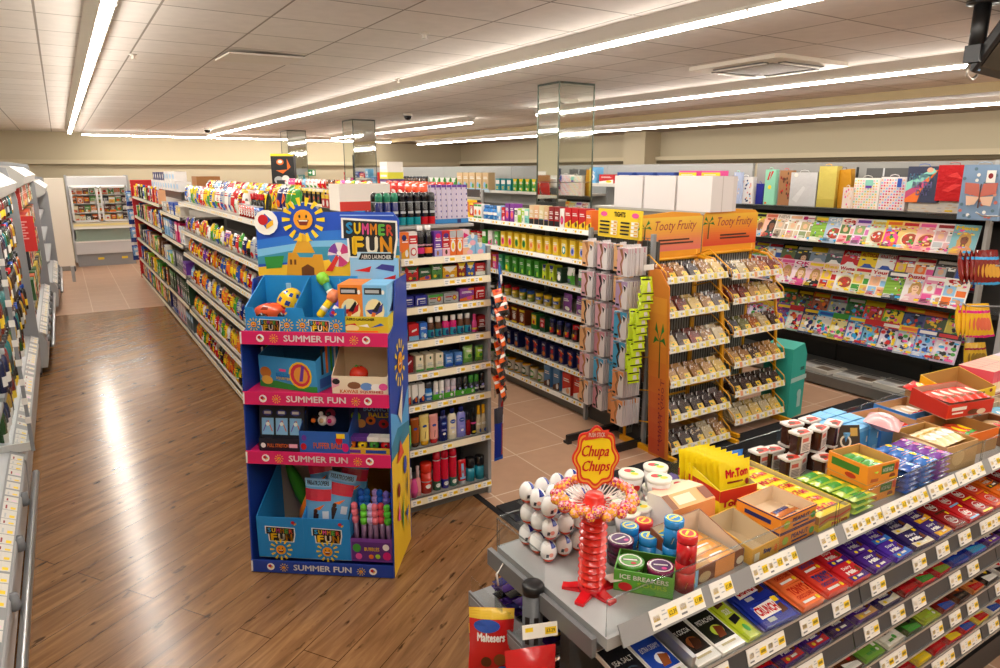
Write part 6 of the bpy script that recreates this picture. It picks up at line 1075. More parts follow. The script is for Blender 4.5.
# tiers
TZ = [.92, .767, .595, .432]; TY = .958
for i, z in enumerate(TZ):
    xs = [CX0+.05, 1.845, 2.745, CX1]
    for k in range(3):
        a, b = xs[k]+.003, xs[k+1]-.003
        m = MB().box(a, b, 0, .29, -.006, 0, STL, 'paint', K0 @ Matrix.Translation((0, TY, z)) @ Matrix.Rotation(R(8), 4, 'X')); s = kb(m, 'tray')
        M2 = K0 @ Matrix.Translation((0, TY-.018, z-.047)) @ Matrix.Rotation(R(-18), 4, 'X')
        kb(MB().box(a, b, 0, .004, 0, .05, '#3f4144', 'paint', M2).box(a, b, -.006, .002, -.004, .002, '#b8b9ba', 'metal', M2).box(a, b, -.003, .002, .05, .056, '#c8c9ca', 'metal', M2), 'tray_lip', s)
        kb(MB().box(a, b, 0, .003, .056, .088, 'w', 'clear', M2), 'clear_riser', s)
        r3 = random.Random(i*7+k); x = a+.05
        while x < b-.12:
            w = r3.choice([.075, .078, .15]); w = min(w, b-x-.01); m = MB(); m.box(x, x+w, -.002, -.0005, .004, .046, 'w', 'card', M2); ticket(m, x, x+w, M2 @ Matrix.Translation((0, -.0015, .004)), .042); kb(m, 'price_ticket', s); x += w+r3.choice([.05, .07, .16])
def tray_put(p, i, x, n, lab, g, a=0):
    """n: distance up the slope from the lip"""
    c, s = math.cos(R(8)), math.sin(R(8)); d = n-.008+p.d/2
    p.spawn((x+p.w/2, TY+c*d-.001*s, TZ[i]+s*d+.004), R(a), lab, g, rx=R(8))
DM = lambda c, a, t='Dairy Milk', w=.112, d=.068, b2='y', h=.018: slab('chocolate_bar', w, d, h, c, [('p', [(-.5, 0), (.5, 0), (.5, .34), (.1, .22), (-.5, .3)], a), ('t', t.split()[0], -.3, .6, .18, .8, 'w', .01), ('t', t.split()[-1], -.36, .34, .2, .54, 'w', .03), ('r', .26, .82, .42, .98, b2), ('p', [(.22, .3), (.42, .36), (.4, .66), (.28, .6)], '#6a3a1c'), ('c', -.3, .12, .08, .08, 'y'), ('r', -.1, .08, .2, .18, 'w')])
lin = lambda c, t, a, b2: slab('chocolate_bar', .084, .155, .012, '#efebe4', [('r', -.46, .2, .46, .98, c), ('t', t, -.36, .6, .36, .7, 'w', .01), ('c', .08, .4, .24, .12, a), ('p', [(-.1, .25), (.2, .25), (.34, .44), (.05, .5)], b2), ('r', -.3, .1, .3, .14, '#b8a878')], wrap=False)
bars_ = [(lin('#15161a', 'SEA SALT', '#3a4a5a', '#22252c'), .975, 'black sea salt dark chocolate bar at the lollipop end'), (lin('#1c3f9c', 'EXTRA CREAMY', '#dfe8f0', '#8a4a24'), 1.063, 'blue extra creamy chocolate bar beside the sea salt bar'),
         (lin('#17120f', '85% COCOA', '#6a3a1c', '#3a1c0e'), 1.172, 'black cocoa chocolate bar next to the pistachio bar'), (lin('#14160f', 'PISTACHIO', '#a8b83a', '#6a3018'), 1.262, 'black pistachio chocolate bar with green filling')]
for p, x, lb in bars_: tray_put(p, 0, x, .012, lb, None)
kb(MB().box(1.152, 1.165, 0, .2, .0, .05, '#b8b9ba', 'metal', K0 @ Matrix.Translation((0, TY+.01, TZ[0])) @ Matrix.Rotation(R(8), 4, 'X')), 'divider')
tray_put(slab('sweet_packet', .062, .17, .014, '#b8c82a', [('t', 'SOUR', -.36, .5, .36, .62, 'w'), ('p', [(-.5, .66), (.5, .7), (.5, 1), (-.5, 1)], '#5a3a1c'), ('p', [(-.5, .3), (.5, .36), (.5, .48), (-.5, .44)], 'k'), ('c', .1, .18, .24, .08, 'g'), ('c', -.25, .8, .12, .05, 'r')]), 0, 1.352, .012, 'yellow green sweet packet between the pistachio and blue crispy bars', None)
crunch = slab('chocolate_bar', .15, .08, .016, '#1c2f96', [('p', [(.18, .24), (.42, .3), (.42, .66), (.24, .6)], '#5a3018'), ('r', .3, .74, .46, .98, 'y'), ('p', [(-.44, .3), (.24, .36), (.3, .92), (-.4, .82)], 'w'), ('t', 'CRUNCH', -.4, .4, .24, .8, 'r', .03), ('r', -.34, .1, -.1, .26, 's'), ('c', -.4, .8, .04, .08, '#3a5ad0')])
ton = lambda c, a, tc: slab('chocolate_bar', .108, .078, .022, c, [('t', "TONY'S", -.44, .52, .44, .92, tc, .03), ('t', 'CHOCO', -.44, .3, .02, .48, tc, .03), ('t', 'LONELY', .05, .3, .44, .48, tc, .03), ('r', -.44, .1, .2, .2, 'w'), ('c', .34, .14, .08, .09, a)])
TO, TR = ton('#f0743a', 'y', '#c8301c'), ton('#d8402c', 'y', '#2a4a9a')
T1 = [(crunch, 'blue crispy chocolate bar'), (TO, 'orange chunky chocolate bar'), (TR, 'red and blue lettered chunky bar'), (DM('#c8242c', '#3f1a7c'), 'red fruit and nut milk chocolate bar'), (DM('#42207c', '#52288c'), 'purple caramel milk chocolate bar'), (DM('#4a2a9a', '#3a78d0'), 'purple milk chocolate bar with blue wave'), (DM('#2b2058', '#e8dcc0', 'Dairy Milk', .125), 'dark purple bar with cream edge'), (DM('#3a2470', '#e8a82a'), 'purple bar with gold wave')]
x = 1.425
kit = lambda c, a: slab('chocolate_bar', .09, .07, .016, c, [('c', 0, .5, .36, .3, 'w'), ('c', 0, .5, .33, .26, c), ('t', 'KitKat', -.28, .36, .28, .62, 'w', .03), ('r', .3, .8, .46, 1, 'y'), ('r', -.5, 0, .5, .1, a)])
T1 += [(kit('#8e1a1c', '#5a2a16'), 'dark red wafer bar with white oval'), (kit('#c8242a', '#7ab0d8'), 'red wafer bar with pale blue edge'), (kit('#b01c22', 'y'), 'crimson wafer bar with yellow edge'), (kit('#d8402a', 'o'), 'bright red wafer bar with orange edge'), (DM('#d86a1c', 'n', 'Orange Milk'), 'orange milk chocolate bar'), (kit('#7a1a1a', 'k'), 'maroon wafer bar'), (kit('#c8242a', 'w'), 'red wafer bar with white edge'), (DM('#42207c', 'r'), 'purple bar with red wave')]
for p, lb in T1:
    tray_put(p, 0, x, .012, lb+', front line of the top tray', 'chocolate bars on the top tray', random.uniform(-3, 3)); tray_put(p, 0, x+.004, .014+p.d, lb+', rear line of the top tray', 'chocolate bars on the top tray', random.uniform(-3, 3)); x += p.w+.006
def trayrow(i, x, lst, w_):
    for j, (p, lb) in enumerate(lst):
        tray_put(p, i, x, .012, f'{lb}, {w_}', f'chocolate bars, {w_}', random.uniform(-3, 3)); x += p.w+.006
        if i == 1 and j % 2 == 0: tray_put(p, i, x-p.w-.006, .02+p.d, f'{lb}, back of the {w_}', f'chocolate bars, {w_}')
aero = lambda c, a: slab('chocolate_bar', .115, .085, .018, c, [('t', 'AERO', -.34, .4, .2, .76, '#5a2c14', .03), ('c', .1, .2, .1, .1, a), ('c', .3, .16, .07, .07, 'w'), ('r', .26, .3, .44, .94, 'w'), ('r', -.36, .1, -.05, .2, a)])
rb = lambda c, a, b2, w=.1: slab('chocolate_bar', w, .085, .018, c, [('p', [(-.5, .0), (.5, 0), (.5, .2), (-.5, .34)], a), ('c', .16, .56, .2, .24, b2), ('r', -.38, .5, .0, .68, 'w'), ('r', .3, .84, .46, 1, 'y')])
trayrow(1, 1.2, [(rb('r', 'w', '#5a2a16'), 'red bar with white foot'), (rb('#d8442c', 'y', 'n'), 'scarlet bar with yellow foot'), (rb('r', 'B', 'n'), 'crimson bar with navy foot'), (DM('#42207c', '#c8302c'), 'purple nut milk chocolate bar'), (DM('#3f1f80', '#c8242c'), 'purple bar with bright red corner'), (DM('#2f1c54', '#3a2464', 'Bourn ville'), 'very dark purple plain bar'), (DM('#4a2a80', '#d8a868', 'Milk CARAMEL', .125), 'purple bar with caramel arc'), (DM('#2b1f58', '#efe4cc', 'Milk White', .12), 'purple bar with white arc'),
    (rb('#8e1418', 'r', 'n'), 'deep red biscuit bar'), (rb('#c8202a', 'g', 'w'), 'red bar with green corner'), (rb('#b81c28', '#7a9a2c', 'n'), 'red bar with olive foot'), (rb('#1c2f9a', 'b', 'w', .12), 'blue coconut bar'), (rb('#1f3aa8', 'c', 'w', .12), 'bright blue bar'), (DM('#42207c', 'v'), 'plain purple bar'), (rb('#2a1a4a', 'v', 'Y'), 'dark violet bar')], 'second tray down')
trayrow(2, 1.85, [(rb('n', 'w', 'r'), 'brown bar with white foot'), (aero('#6fa83a', 'g'), 'green bubbly chocolate bar'), (aero('#e8e4d8', 'g'), 'white and green bubbly bar'), (rb('#2f4a1c', 'g', 'k'), 'dark olive bar'), (aero('#a8b83a', 'l'), 'lime bubbly chocolate bar'), (rb('#7a1c18', 'b', 'n'), 'maroon chunky bar with blue foot'), (rb('#5a2a1a', 'k', 'o'), 'dark brown chunky bar'), (rb('#c87a3a', 'r', 'n'), 'tan chunky bar with red foot'), (rb('#1c1a1c', 'w', 'y'), 'black and white biscuit bar'), (rb('#d8d4d0', 'k', 'r'), 'white and black biscuit bar'), (DM('#42207c', 'Y'), 'purple bar with gold foot'), (rb('#3a1c60', 'v', 'w'), 'violet bar')], 'third tray down')
trayrow(3, 2.2, [(rb('#c8242c', '#b01c24', 'w'), 'red malt ball pack'), (rb('#e8c83a', 'y', 'n'), 'yellow toffee bar'), (rb('#b81c24', 'r', 'n'), 'crimson toffee bar'), (rb('#c81e28', 'y', 'w'), 'red bar with yellow edge'), (rb('#d8282c', 'b', 'w'), 'red bar with blue foot'), (rb('#e8d04a', 'r', 'w'), 'yellow bar with red foot'), (rb('#e8e0d0', 'b', 'a'), 'white bar with blue foot'), (rb('#d84a3a', 'w', 'r'), 'coral bar'), (rb('#2a4a9a', 'y', 'w'), 'blue bar with yellow foot'), (rb('r', 'k', 'w'), 'red bar with black foot')], 'lowest tray')
# ---- crowded top
Z = CZT+.0005
egg = None
def cfe(k, i): return '#d8432a' if k < 2 else ('#efece8' if k < 9 else '#efece8')
m = MB().ball(.0238, 'w', 'foil' if 0 else 'gloss', sz=1.36, seg=14, rings=12, cf=lambda k, i: '#d8442a' if k < 4 else ('#20348e' if (k > 7 and i in (2, 3, 4, 11, 12)) else '#eceae8'), M=Matrix.Translation((0, 0, .0325)))
m2 = MB(); S = lambda u, v, q: ((.0236+q)*math.sin(u*1.6), -(.0236+q)*math.cos(u*1.6), .022+v*.026)
m2.deco(S, [('c', .1, .4, .16, .24, '#e8a090'), ('p', [(-.3, .1), (-.1, .1), (-.05, .5), (-.25, .5)], '#3a3a44')], 'gloss')
for ch in (m2,): m.v, m.f, m.c, m.mi, m.sm = m.v+m2.v, m.f+[[j+len(m.v) for j in f] for f in m2.f], m.c+m2.c, m.mi+m2.mi, m.sm+m2.sm
EGG = Proto('foil_egg', 'chocolate egg', m, (), .045, .045, .058)
for L_ in range(3):
    for r_ in range(3):
        for c_ in range(4): EGG.spawn((1.022+.053*c_+.004*(L_ % 2), 1.375+.053*r_, Z+.066*L_+.0), R(random.uniform(-40, 20)), f'white and red foil egg, {ORD[L_]} layer up, {ORD[r_]} line, {ORD[c_]} from the open counter end', 'foil eggs on the counter')
for L_ in range(2): MB().box(-.1, .1, -.075, .075, 0, .0015, 'w', 'clear').build('egg_tray', loc=(1.1, 1.43, Z+.0645+.066*L_), label=f'thin clear tray between egg layers, {["lower", "upper"][L_]} one', cat='tray')
# lollipop stand
e = empty('lollipop_stand', (1.035, 1.205, Z), R(-30), 'red lollipop stand with a yellow flower shaped sign', 'lollipop stand')
m = MB()
for k in range(5):
    M = Matrix.Rotation(R(72*k+20), 4, 'Z'); m.prism([(0, -.016), (.03, -.015), (.075, -.012), (.075, .012), (.03, .015), (0, .016)], .0, .008, 'r', 'gloss', M).add([(.02, -.014, .018), (.07, -.011, .006), (.07, .011, .006), (.02, .014, .018)], [(0, 1, 2, 3)], 'r', 'gloss', M)
m.lathe([(.034, .006), (.034, .018), (.026, .024)], 'r', 'gloss'); m.build('star_foot', e)
m = MB(); prof = [(.026, .02)]
for k in range(11):
    z = .022+k*.0193; prof += [(.033, z+.006), (.036, z+.0095), (.033, z+.013), (.026, z+.0193)]
m.lathe(prof, '#d8281c', 'gloss', seg=22, smooth=False); m.build('ribbed_column', e)
m = MB().lathe([(.03, .234), (.05, .24), (.05, .244), (.024, .25), (.024, .268), (.02, .274)], '#d8281c', 'gloss', seg=20); m.build('top_disc', e)
fl = lambda s: [((.069*s)*(1+.07*math.cos(8*a))*math.cos(a)*.8, .069*s*(1+.07*math.cos(8*a))*math.sin(a)*1.16+.368) for a in [2*PI*i/64 for i in range(64)]]
m = MB().prism(fl(1.0), -.002, .002, '#d8281c', 'card', None, 'y')
for s_, c, q in ((.93, '#e8a23a', .0026), (.86, '#d8341c', .003), (.78, '#f6d61c', .0034)): m.add([(x_, -q, z_) for x_, z_ in fl(s_)], [tuple(range(64))], c, 'card')
S = lambda u, v, q: (u*.1, -.0036-q, .288+v*.16); m.deco(S, [('t', 'Chupa', -.36, .48, .3, .72, 'r', -2), ('t', 'Chupa', -.345, .485, .315, .725, 'r', -2), ('t', 'Chups', -.34, .24, .34, .47, 'r', -2), ('t', 'Chups', -.325, .245, .355, .475, 'r', -2), ('p', [(-.3, .8), (.26, .86), (.3, .98), (-.26, .92)], '#d8402c'), ('t', 'PUSH STICK', -.2, .86, .2, .93, 'w', .01)]); m.build('flower_sign', e)
LC = ['#c83a5a', '#e8843a', '#d8304a', '#e8a03a', '#b83a6a', '#e86a4a']
n_ = 0
for ring in range(3):
    for k in range(16):
        a = 2*PI*(k+.33*ring)/16; tl = R(80-ring*11+random.uniform(-4, 4)); c = LC[(k*5+ring*2) % 6]
        P0 = Proto('lollipop', 'lollipop', MB().tube([(0, 0, 0), (0, 0, .062)], .0018, 'w', 'gloss', 6), [('sweet', MB().ball(.0135, c, 'film', Matrix.Translation((0, 0, .07)), seg=8, rings=6, cf=lambda kk, i, c=c: [c, '#f2b83a', c, '#f0a8b0'][(kk+i) % 4]), None)])
        ex, ey = 1.035+.03*math.cos(a), 1.205+.03*math.sin(a)
        P0.spawn((ex, ey, Z+.252-.008*ring), a-PI/2 + PI/2, f'wrapped lollipop on a white stick, {nth(k)} round the {["upper", "middle", "lower"][ring]} ring of the red stand', 'lollipops on the red stand', rx=0, ry=tl)
m = MB().prism([(0, 0), (.07, .0), (.1, .05), (.06, .06), (0, .05)], 0, .002, '#e8dcd2', 'card'); Proto('paper_scrap', 'paper', m).spawn((1.07, 1.17, Z+.03), R(-15), 'pale paper flap lying against the lollipop stand foot', rx=R(-14))
# gum tubs
ice = lambda lid, n: tub('gum_tub', .072, .034, '#3a5a1c' if n == 0 else '#4a1c3a', lid, [], 'tub', .3, lde=[('c', 0, .5, .42, .42, 'w'), ('c', 0, .5, .36, .36, ['#5aa83a', '#5a2a6a'][n]), ('p', [(-.3, .44), (.3, .5), (.28, .62), (-.3, .56)], 'k'), ('r', -.26, .48, .24, .56, 'w'), ('c', .1, .3, .1, .08, ['r', 'p'][n])])
tr = opentray('gum_tray', .15, .105, .06, '#5aa832', '#3a6a1c', [('t', 'ICE BREAKERS', -.4, .62, .42, .84, 'w'), ('t', 'SOURS', -.1, .36, .4, .56, 'l'), ('c', -.3, .26, .12, .2, 'r'), ('c', .1, .16, .12, .14, 'g')], fh=.06, side=[('r', -.4, .2, .4, .5, 'l')])
tr.spawn((1.175, 1.155, Z), R(-50), 'green card tray of round sour sweet tubs')
for k, (dx, dy, n, lid) in enumerate(((-.026, .03, 0, '#4a9a2c'), (.024, -.03, 1, '#7a1c4a'))): ice(lid, n).spawn((1.175+dx, 1.155+dy, Z+.026), R(-40), ['round green lidded sour sweet tub in the green tray', 'round maroon lidded sour sweet tub in the green tray'][k], 'sour sweet tubs')
for k, (x, y, z_) in enumerate(((1.19, 1.27, 0), (1.19, 1.27, .035))): ice('#5a1c4a', 1).spawn((x, y, Z+z_), 0, f'maroon sour tub behind the lollipop stand, {["lower", "upper"][k]} one', 'maroon sour tubs')
gum = lambda c, b2: tub('bubble_gum_tub', .052, .078, c, c, [('p', [(-.4, .2), (.3, .3), (.4, .7), (-.3, .66)], 'k'), ('p', [(-.34, .28), (.24, .36), (.34, .62), (-.26, .58)], b2)], 'tub', .28, lde=[('c', 0, .5, .4, .4, b2), ('c', 0, .5, .3, .3, c), ('p', [(-.24, .44), (.24, .5), (.2, .62), (-.22, .56)], 'y')])
RG, BG = gum('#c81c24', '#f0c82c'), gum('#1f86cc', '#d8e05a')
for p, x, y, z_, lb in ((RG, 1.245, 1.085, 0, 'red bubble gum tub at the counter front, lower one'), (RG, 1.247, 1.086, .079, 'red bubble gum tub stacked on another at the front'), (BG, 1.275, 1.16, 0, 'blue bubble gum tub below another blue one'), (BG, 1.276, 1.16, .079, 'blue bubble gum tub stacked above another'), (BG, 1.255, 1.23, .0, 'blue bubble gum tub behind the stacked pair'), (BG, 1.25, 1.3, 0, 'blue bubble gum tub farther behind'), (RG, 1.305, 1.3, 0, 'red bubble gum tub at the back by the orange lid'), (BG, 1.3, 1.225, .0, 'blue bubble gum tub beside the oat bar tray')): p.spawn((x, y, Z+z_), R(random.uniform(-30, 30)), lb, 'bubble gum tubs')
# jelly pots
pot = tub('jelly_pot', .078, .07, '#e0dcd8', '#e8e4da', [('r', -.4, .2, .1, .8, '#e8a8a0'), ('c', .2, .5, .16, .2, 'r')] + bars(-.4, .3, .0, .7, 4, 's'), 'pot', .14, .78, lde=[('c', 0, .5, .44, .44, '#dfe6c8'), ('c', -.1, .6, .2, .16, 'r'), ('c', .14, .36, .16, .12, 'y'), ('c', .05, .55, .1, .1, 'g')])
for k, (x, y, z_) in enumerate(((1.40, 1.46, 0), (1.40, 1.46, .071), (1.45, 1.39, 0), (1.45, 1.39, .071), (1.5, 1.455, 0), (1.5, 1.455, .071), (1.365, 1.385, 0), (1.31, 1.46, 0), (1.315, 1.38, .0), (1.585, 1.42, 0))):
    pot.spawn((x, y, Z+z_), R(random.uniform(-60, 60)), f'clear fruit jelly pot with a printed foil lid, {nth(k)} counted from the back corner', 'fruit jelly pots')
carton('purple_pack', .12, .08, .05, '#4a2a86', art(2, 'v', 'w'), 'pack', top='#4a2a86').spawn((1.6, 1.48, Z), R(10), 'low purple pack behind the jelly pots')
# oat bar tray with orange lid
oat = opentray('oat_bar_tray', .2, .16, .05, '#7a3f1f', '#d8c4ac', [('r', -.1, .0, .3, 1, '#f09a4a'), ('c', -.3, .4, .12, .3, '#c8a878'), ('c', .42, .4, .08, .24, '#e8d8b8'), ('r', -.5, 0, -.44, 1, 'a')], fh=.05, back=.1, side=[('r', -.5, 0, .5, 1, 'a')]); oat.spawn((1.365, 1.155, Z), R(2), 'brown and orange oat bar tray at the counter front')
obar = flow('oat_bar', .165, .046, .018, '#c89a5a', [('r', -.16, .05, .36, .95, '#f09a3a'), ('r', -.05, .35, .25, .5, 'w')], 'bar')
for k in range(3): obar.spawn((1.365, 1.105+.048*k, Z+.03), R(3), f'oat bar with an orange label, {ORD[k]} from the front of its tray', 'oat bars')
for k in range(3): obar.spawn((1.365, 1.105+.048*k, Z+.004), R(2), f'oat bar in the bottom layer, {ORD[k]} from the front of its tray', 'lower oat bars')
m = MB().prism([(-.085, 0), (.085, 0), (.085, .1), (-.085, .1)], 0, .003, '#f2a060', 'card', None, 'y'); S = lambda u, v, q: (u*.17, -q, v*.1)
m.add([(-.085, 0, .1), (.085, 0, .1), (.085, .05, .125), (-.085, .05, .125)], [(0, 1, 2, 3)], '#f4b070'); m.add([(-.085, .05, .125), (.085, .05, .125), (.085, .11, .12), (-.085, .11, .12)], [(0, 1, 2, 3)], '#f0d8b8')
m.deco(lambda u, v, q: (u*.17, .05*v-.0, .1+.025*v+q), [('r', -.3, .2, .1, .8, '#f6e0c0'), ('r', -.5, 0, -.36, 1, '#8a5a3a'), ('r', .3, .1, .5, .9, '#8a4a2a')]); m.box(-.085, .085, .0, .11, 0, .004, '#f2a060'); m.add([(-.085, .0, 0), (-.085, .11, 0), (-.085, .11, .12), (-.085, .05, .124), (-.085, 0, .1)], [(0, 1, 2, 3, 4)], '#e8e4de'); m.add([(.085, .0, 0), (.085, .11, 0), (.085, .11, .12), (.085, .05, .124), (.085, 0, .1)], [(0, 1, 2, 3, 4)], '#d88a50')
Proto('orange_carton', 'carton', m).spawn((1.47, 1.255, Z), R(-2), 'pale orange carton lid standing behind the oat bar tray', rx=R(-4))
sn = opentray('snack_bar_tray', .122, .16, .05, '#e0a83a', '#cbb694', [('t', 'Snap', -.1, .36, .2, .76, '#1c2a6a', .04), ('r', -.42, .2, -.24, .7, '#e8dcc0'), ('c', .36, .5, .06, .24, 'o')], fh=.05, back=.075); sn.spawn((1.535, 1.14, Z), R(2), 'empty golden snack bar tray at the counter front')
# peanut trays, two stacked
pn = opentray('peanut_tray', .17, .15, .05, '#f0922a', '#e0c8a8', [('r', -.5, 0, .5, .08, 'B'), ('r', -.5, .92, .5, 1, 'B'), ('t', 'PEANUT', -.18, .46, .3, .76, 'B', .02), ('r', -.16, .22, .28, .34, 'B'), ('c', -.34, .5, .08, .26, '#a8c03a'), ('c', .4, .46, .07, .22, 'g')], fh=.05, back=.05, side=[('r', -.5, 0, .5, .08, 'B'), ('r', -.5, .92, .5, 1, 'B'), ('r', -.3, .4, .3, .66, 'B')])
for k in range(2): pn.spawn((1.69, 1.145, Z+.0505*k), R(1), f'orange and navy peanut bar tray, {["lower", "upper"][k]} of the two stacked', 'peanut bar trays')
pnb = flow('peanut_bar', .13, .035, .018, '#c8722a', [('r', -.3, .3, .2, .7, 'B'), ('r', .2, .2, .4, .8, 'e')], 'bar')
for k in range(2): pnb.spawn((1.705, 1.1+.036*k, Z+.056), R(4), f'peanut bar left in the upper orange tray, {ORD[k]} from the front', 'peanut bars')
for k in range(4): pnb.spawn((1.69, 1.09+.036*k, Z+.004), R(0), f'peanut bar in the lower orange tray, {ORD[k]} from the front', 'lower peanut bars')
# Mr Tom: standing box and flat tray
tomw = [('t', 'Mr.Tom', -.36, .56, .4, .84, 'r', .04), ('r', -.3, .36, .3, .44, '#8a3a1c')]
tomp = bag('peanut_brittle_pack', .13, .105, .018, '#f3dc1e', [('t', 'Mr.Tom', -.34, .5, .4, .78, 'r', .04), ('r', -.3, .34, .2, .4, '#7a2a1c'), ('c', .36, .3, .08, .1, 'R')], 'pack')
tb1 = opentray('brittle_box', .15, .2, .11, '#f3dc1e', '#e0d0b0', [('p', [(-.5, .55), (-.3, .5), (-.2, .6), (0, .4), (.2, .5), (.5, .3), (.5, 1), (-.5, 1)], '#c8301c'), ('t', 'Tom', -.44, .3, .1, .6, 'r', .04), ('r', -.4, .12, .1, .2, 'k'), ('c', .36, .12, .1, .1, 'v')], fh=.085, back=.13, side=[('p', [(-.5, .7), (.0, .5), (.5, .6), (.5, 1), (-.5, 1)], '#c8301c'), ('t', 'Mr.Tom', -.4, .2, .4, .5, 'r', .04)])
tb1.spawn((1.71, 1.385, Z), R(-8), 'tall yellow box of peanut brittle packs on the counter')
for k in range(8): tomp.spawn((1.71-.003*k, 1.31+.021*k, Z+.055), R(-8), f'yellow peanut brittle pack standing in its box, {ORD[k]} from the front', 'standing peanut brittle packs', rx=R(-8))
tomf = flow('peanut_brittle_pack', .14, .05, .022, '#f3dc1e', [('t', 'Mr.Tom', -.3, .2, .32, .8, 'r', .04)], 'pack')
tr2 = opentray('brittle_tray', .165, .37, .05, '#f0d82a', '#c8b48a', [('p', [(-.5, .3), (-.2, .5), (.1, .34), (.5, .5), (.5, 1), (-.5, 1)], '#b88a4a'), ('p', [(-.5, .5), (-.2, .7), (.1, .5), (.5, .66), (.5, .78), (.1, .62), (-.2, .8), (-.5, .62)], 'r'), ('t', 'Mr.Tom', -.1, .1, .4, .36, 'r', .04)], fh=.05, back=.06, side=[('p', [(-.5, .3), (.5, .5), (.5, 1), (-.5, 1)], '#b88a4a')]); tr2.spawn((1.873, 1.255, Z), R(1), 'yellow tray of flat peanut brittle packs')
for k in range(7): tomf.spawn((1.872, 1.1+.051*k, Z+.034), R(random.uniform(-3, 3)), f'yellow peanut brittle pack lying flat, {ORD[k]} from the counter front', 'flat peanut brittle packs')
for k in range(7): tomf.spawn((1.872, 1.1+.051*k, Z+.006), 0, f'yellow peanut brittle pack in the bottom layer, {ORD[k]} from the counter front', 'bottom peanut brittle packs')
bag('sweet_pouch', .15, .1, .05, '#1f6fd0', [('t', 'Hip', -.4, .2, -.1, .5, 'o'), ('c', .1, .6, .1, .1, 'a'), ('c', .3, .5, .08, .08, 'a')], 'pouch').spawn((1.86, 1.475, Z), R(-10), 'bright blue sweet pouch behind the flat yellow tray')
bag('sweet_pouch', .12, .09, .04, '#c8c6c4', [('c', 0, .4, .16, .14, 'r')], 'pouch').spawn((1.79, 1.495, Z), R(-25), 'pale grey pouch near the back riser', rx=R(-10))
# chocolate dip pots
dip = lambda: Proto('dip_pot', 'pot', MB().box(-.033, .033, -.02, .02, 0, .072, '#3a1c12', 'gloss', bev=.006).deco(lambda u, v, q: (u*.066, -.02-q, v*.072), [('r', -.3, .06, .5, .94, '#e8e0d8'), ('r', -.2, .6, .3, .8, '#d86a5a')] + bars(-.2, .15, .4, .55, 5, '#8a7a74')), [('lid', MB().box(-.04, .04, -.027, .027, .072, .078, '#d8d2cc', 'card', bev=.008).deco(lambda u, v, q: (u*.08, (v-.5)*.054, .078+q), [('r', -.4, .1, .4, .9, '#efe8e2'), ('p', [(-.4, .1), (.3, .1), (.4, .5), (0, .8)], '#d8402c'), ('c', -.1, .4, .2, .2, '#5a3018')]), None)], .085, .056, .078)
DP = dip()
for k, (x, y, z_) in enumerate(((2.07, 1.44, 0), (2.12, 1.37, 0), (2.12, 1.37, .079), (2.17, 1.44, 0), (2.17, 1.44, .079), (2.21, 1.36, 0), (2.21, 1.36, .079), (2.26, 1.43, 0), (2.26, 1.43, .079), (2.3, 1.36, 0), (2.06, 1.36, 0), (2.3, 1.36, .079), (2.02, 1.455, .0), (2.16, 1.3, 0))): DP.spawn((x, y, Z+z_), R(random.uniform(-16, 22)), f'brown chocolate dip pot with a white label, {nth(k)} counted along the cluster', 'chocolate dip pots')
bag('sweet_pouch', .1, .06, .04, '#6a2a8a', [], 'pouch').spawn((2.31, 1.44, Z+.085), R(10), 'crumpled purple wrapper over the dip pots', rx=R(-50)); carton('picture_card', .09, .006, .1, '#3a2c1c', [('c', -.1, .4, .24, .24, '#e8dcc0'), ('c', -.1, .4, .16, .16, '#3a2c1c'), ('r', .1, .6, .4, .9, '#c8a04a')], 'card').spawn((2.33, 1.31, Z+.05), R(-30), 'dark picture card leaning by the dip pots', rx=R(-16))
# oats and honey boxes
nvb = opentray('oat_honey_box', .15, .15, .065, '#f0952a', '#c89a5a', [('r', -.06, .42, .34, .86, '#3a7a2c'), ('t', 'NATURE VALLEY', -.03, .52, .31, .74, 'w', .02), ('p', [(-.4, .12), (-.16, .1), (-.14, .26), (-.38, .3)], '#b85a2c'), ('c', .3, .22, .1, .14, '#8a3a1c'), ('r', .36, .5, .46, .9, '#d8442a'), ('r', .22, .08, .4, .16, 'y')], fh=.065, back=.065, side=[('r', -.4, .4, .3, .8, '#3a7a2c'), ('c', .1, .2, .14, .14, '#b82c1c')])
nvb.spawn((2.17, 1.165, Z), R(-4), 'orange oat bar box, lower of two stacked'); nvb.spawn((2.17, 1.165, Z+.0655), R(-7), 'orange oat bar box, upper of two stacked, green label')
gbar = flow('oat_honey_bar', .115, .04, .02, '#a8c83a', [('r', -.3, .1, .1, .9, 'g'), ('r', .1, .2, .3, .8, 'y')], 'bar')
for k in range(4): gbar.spawn((2.17, 1.12+.03*k, Z+.095), R(random.uniform(-20, 20)), f'green wrapped oat bar in the upper orange box, {ORD[k]} from the front', 'oat bars in the upper box')
for j in range(3):
    for k in range(5): gbar.spawn((2.03, 1.085+.042*k, Z+.001+.0205*j), R(random.uniform(-4, 4)), f'green wrapped bar beside the orange boxes, {ORD[j]} layer, {ORD[k]} from the front', 'stacked green bars')
# blue cartons
blc = carton('snack_carton', .07, .06, .12, '#4aa0dc', [('r', -.1, .1, .3, .3, 'a'), ('r', -.5, .9, .5, 1, '#7cc0ec'), ('r', .3, .5, .42, .7, 'w')], 'box', top='#74c0f0', side=[('r', -.5, .9, .5, 1, '#7cc0ec'), ('r', -.3, .4, -.1, .7, 'w')]); 
for k in range(3):
    for j in range(3): blc.spawn((2.36+.075*k+.0*j, 1.35+.068*j, Z), R(random.uniform(-5, 5)), f'sky blue snack carton, {ORD[k]} along, {ORD[j]} line from the front', 'sky blue cartons')
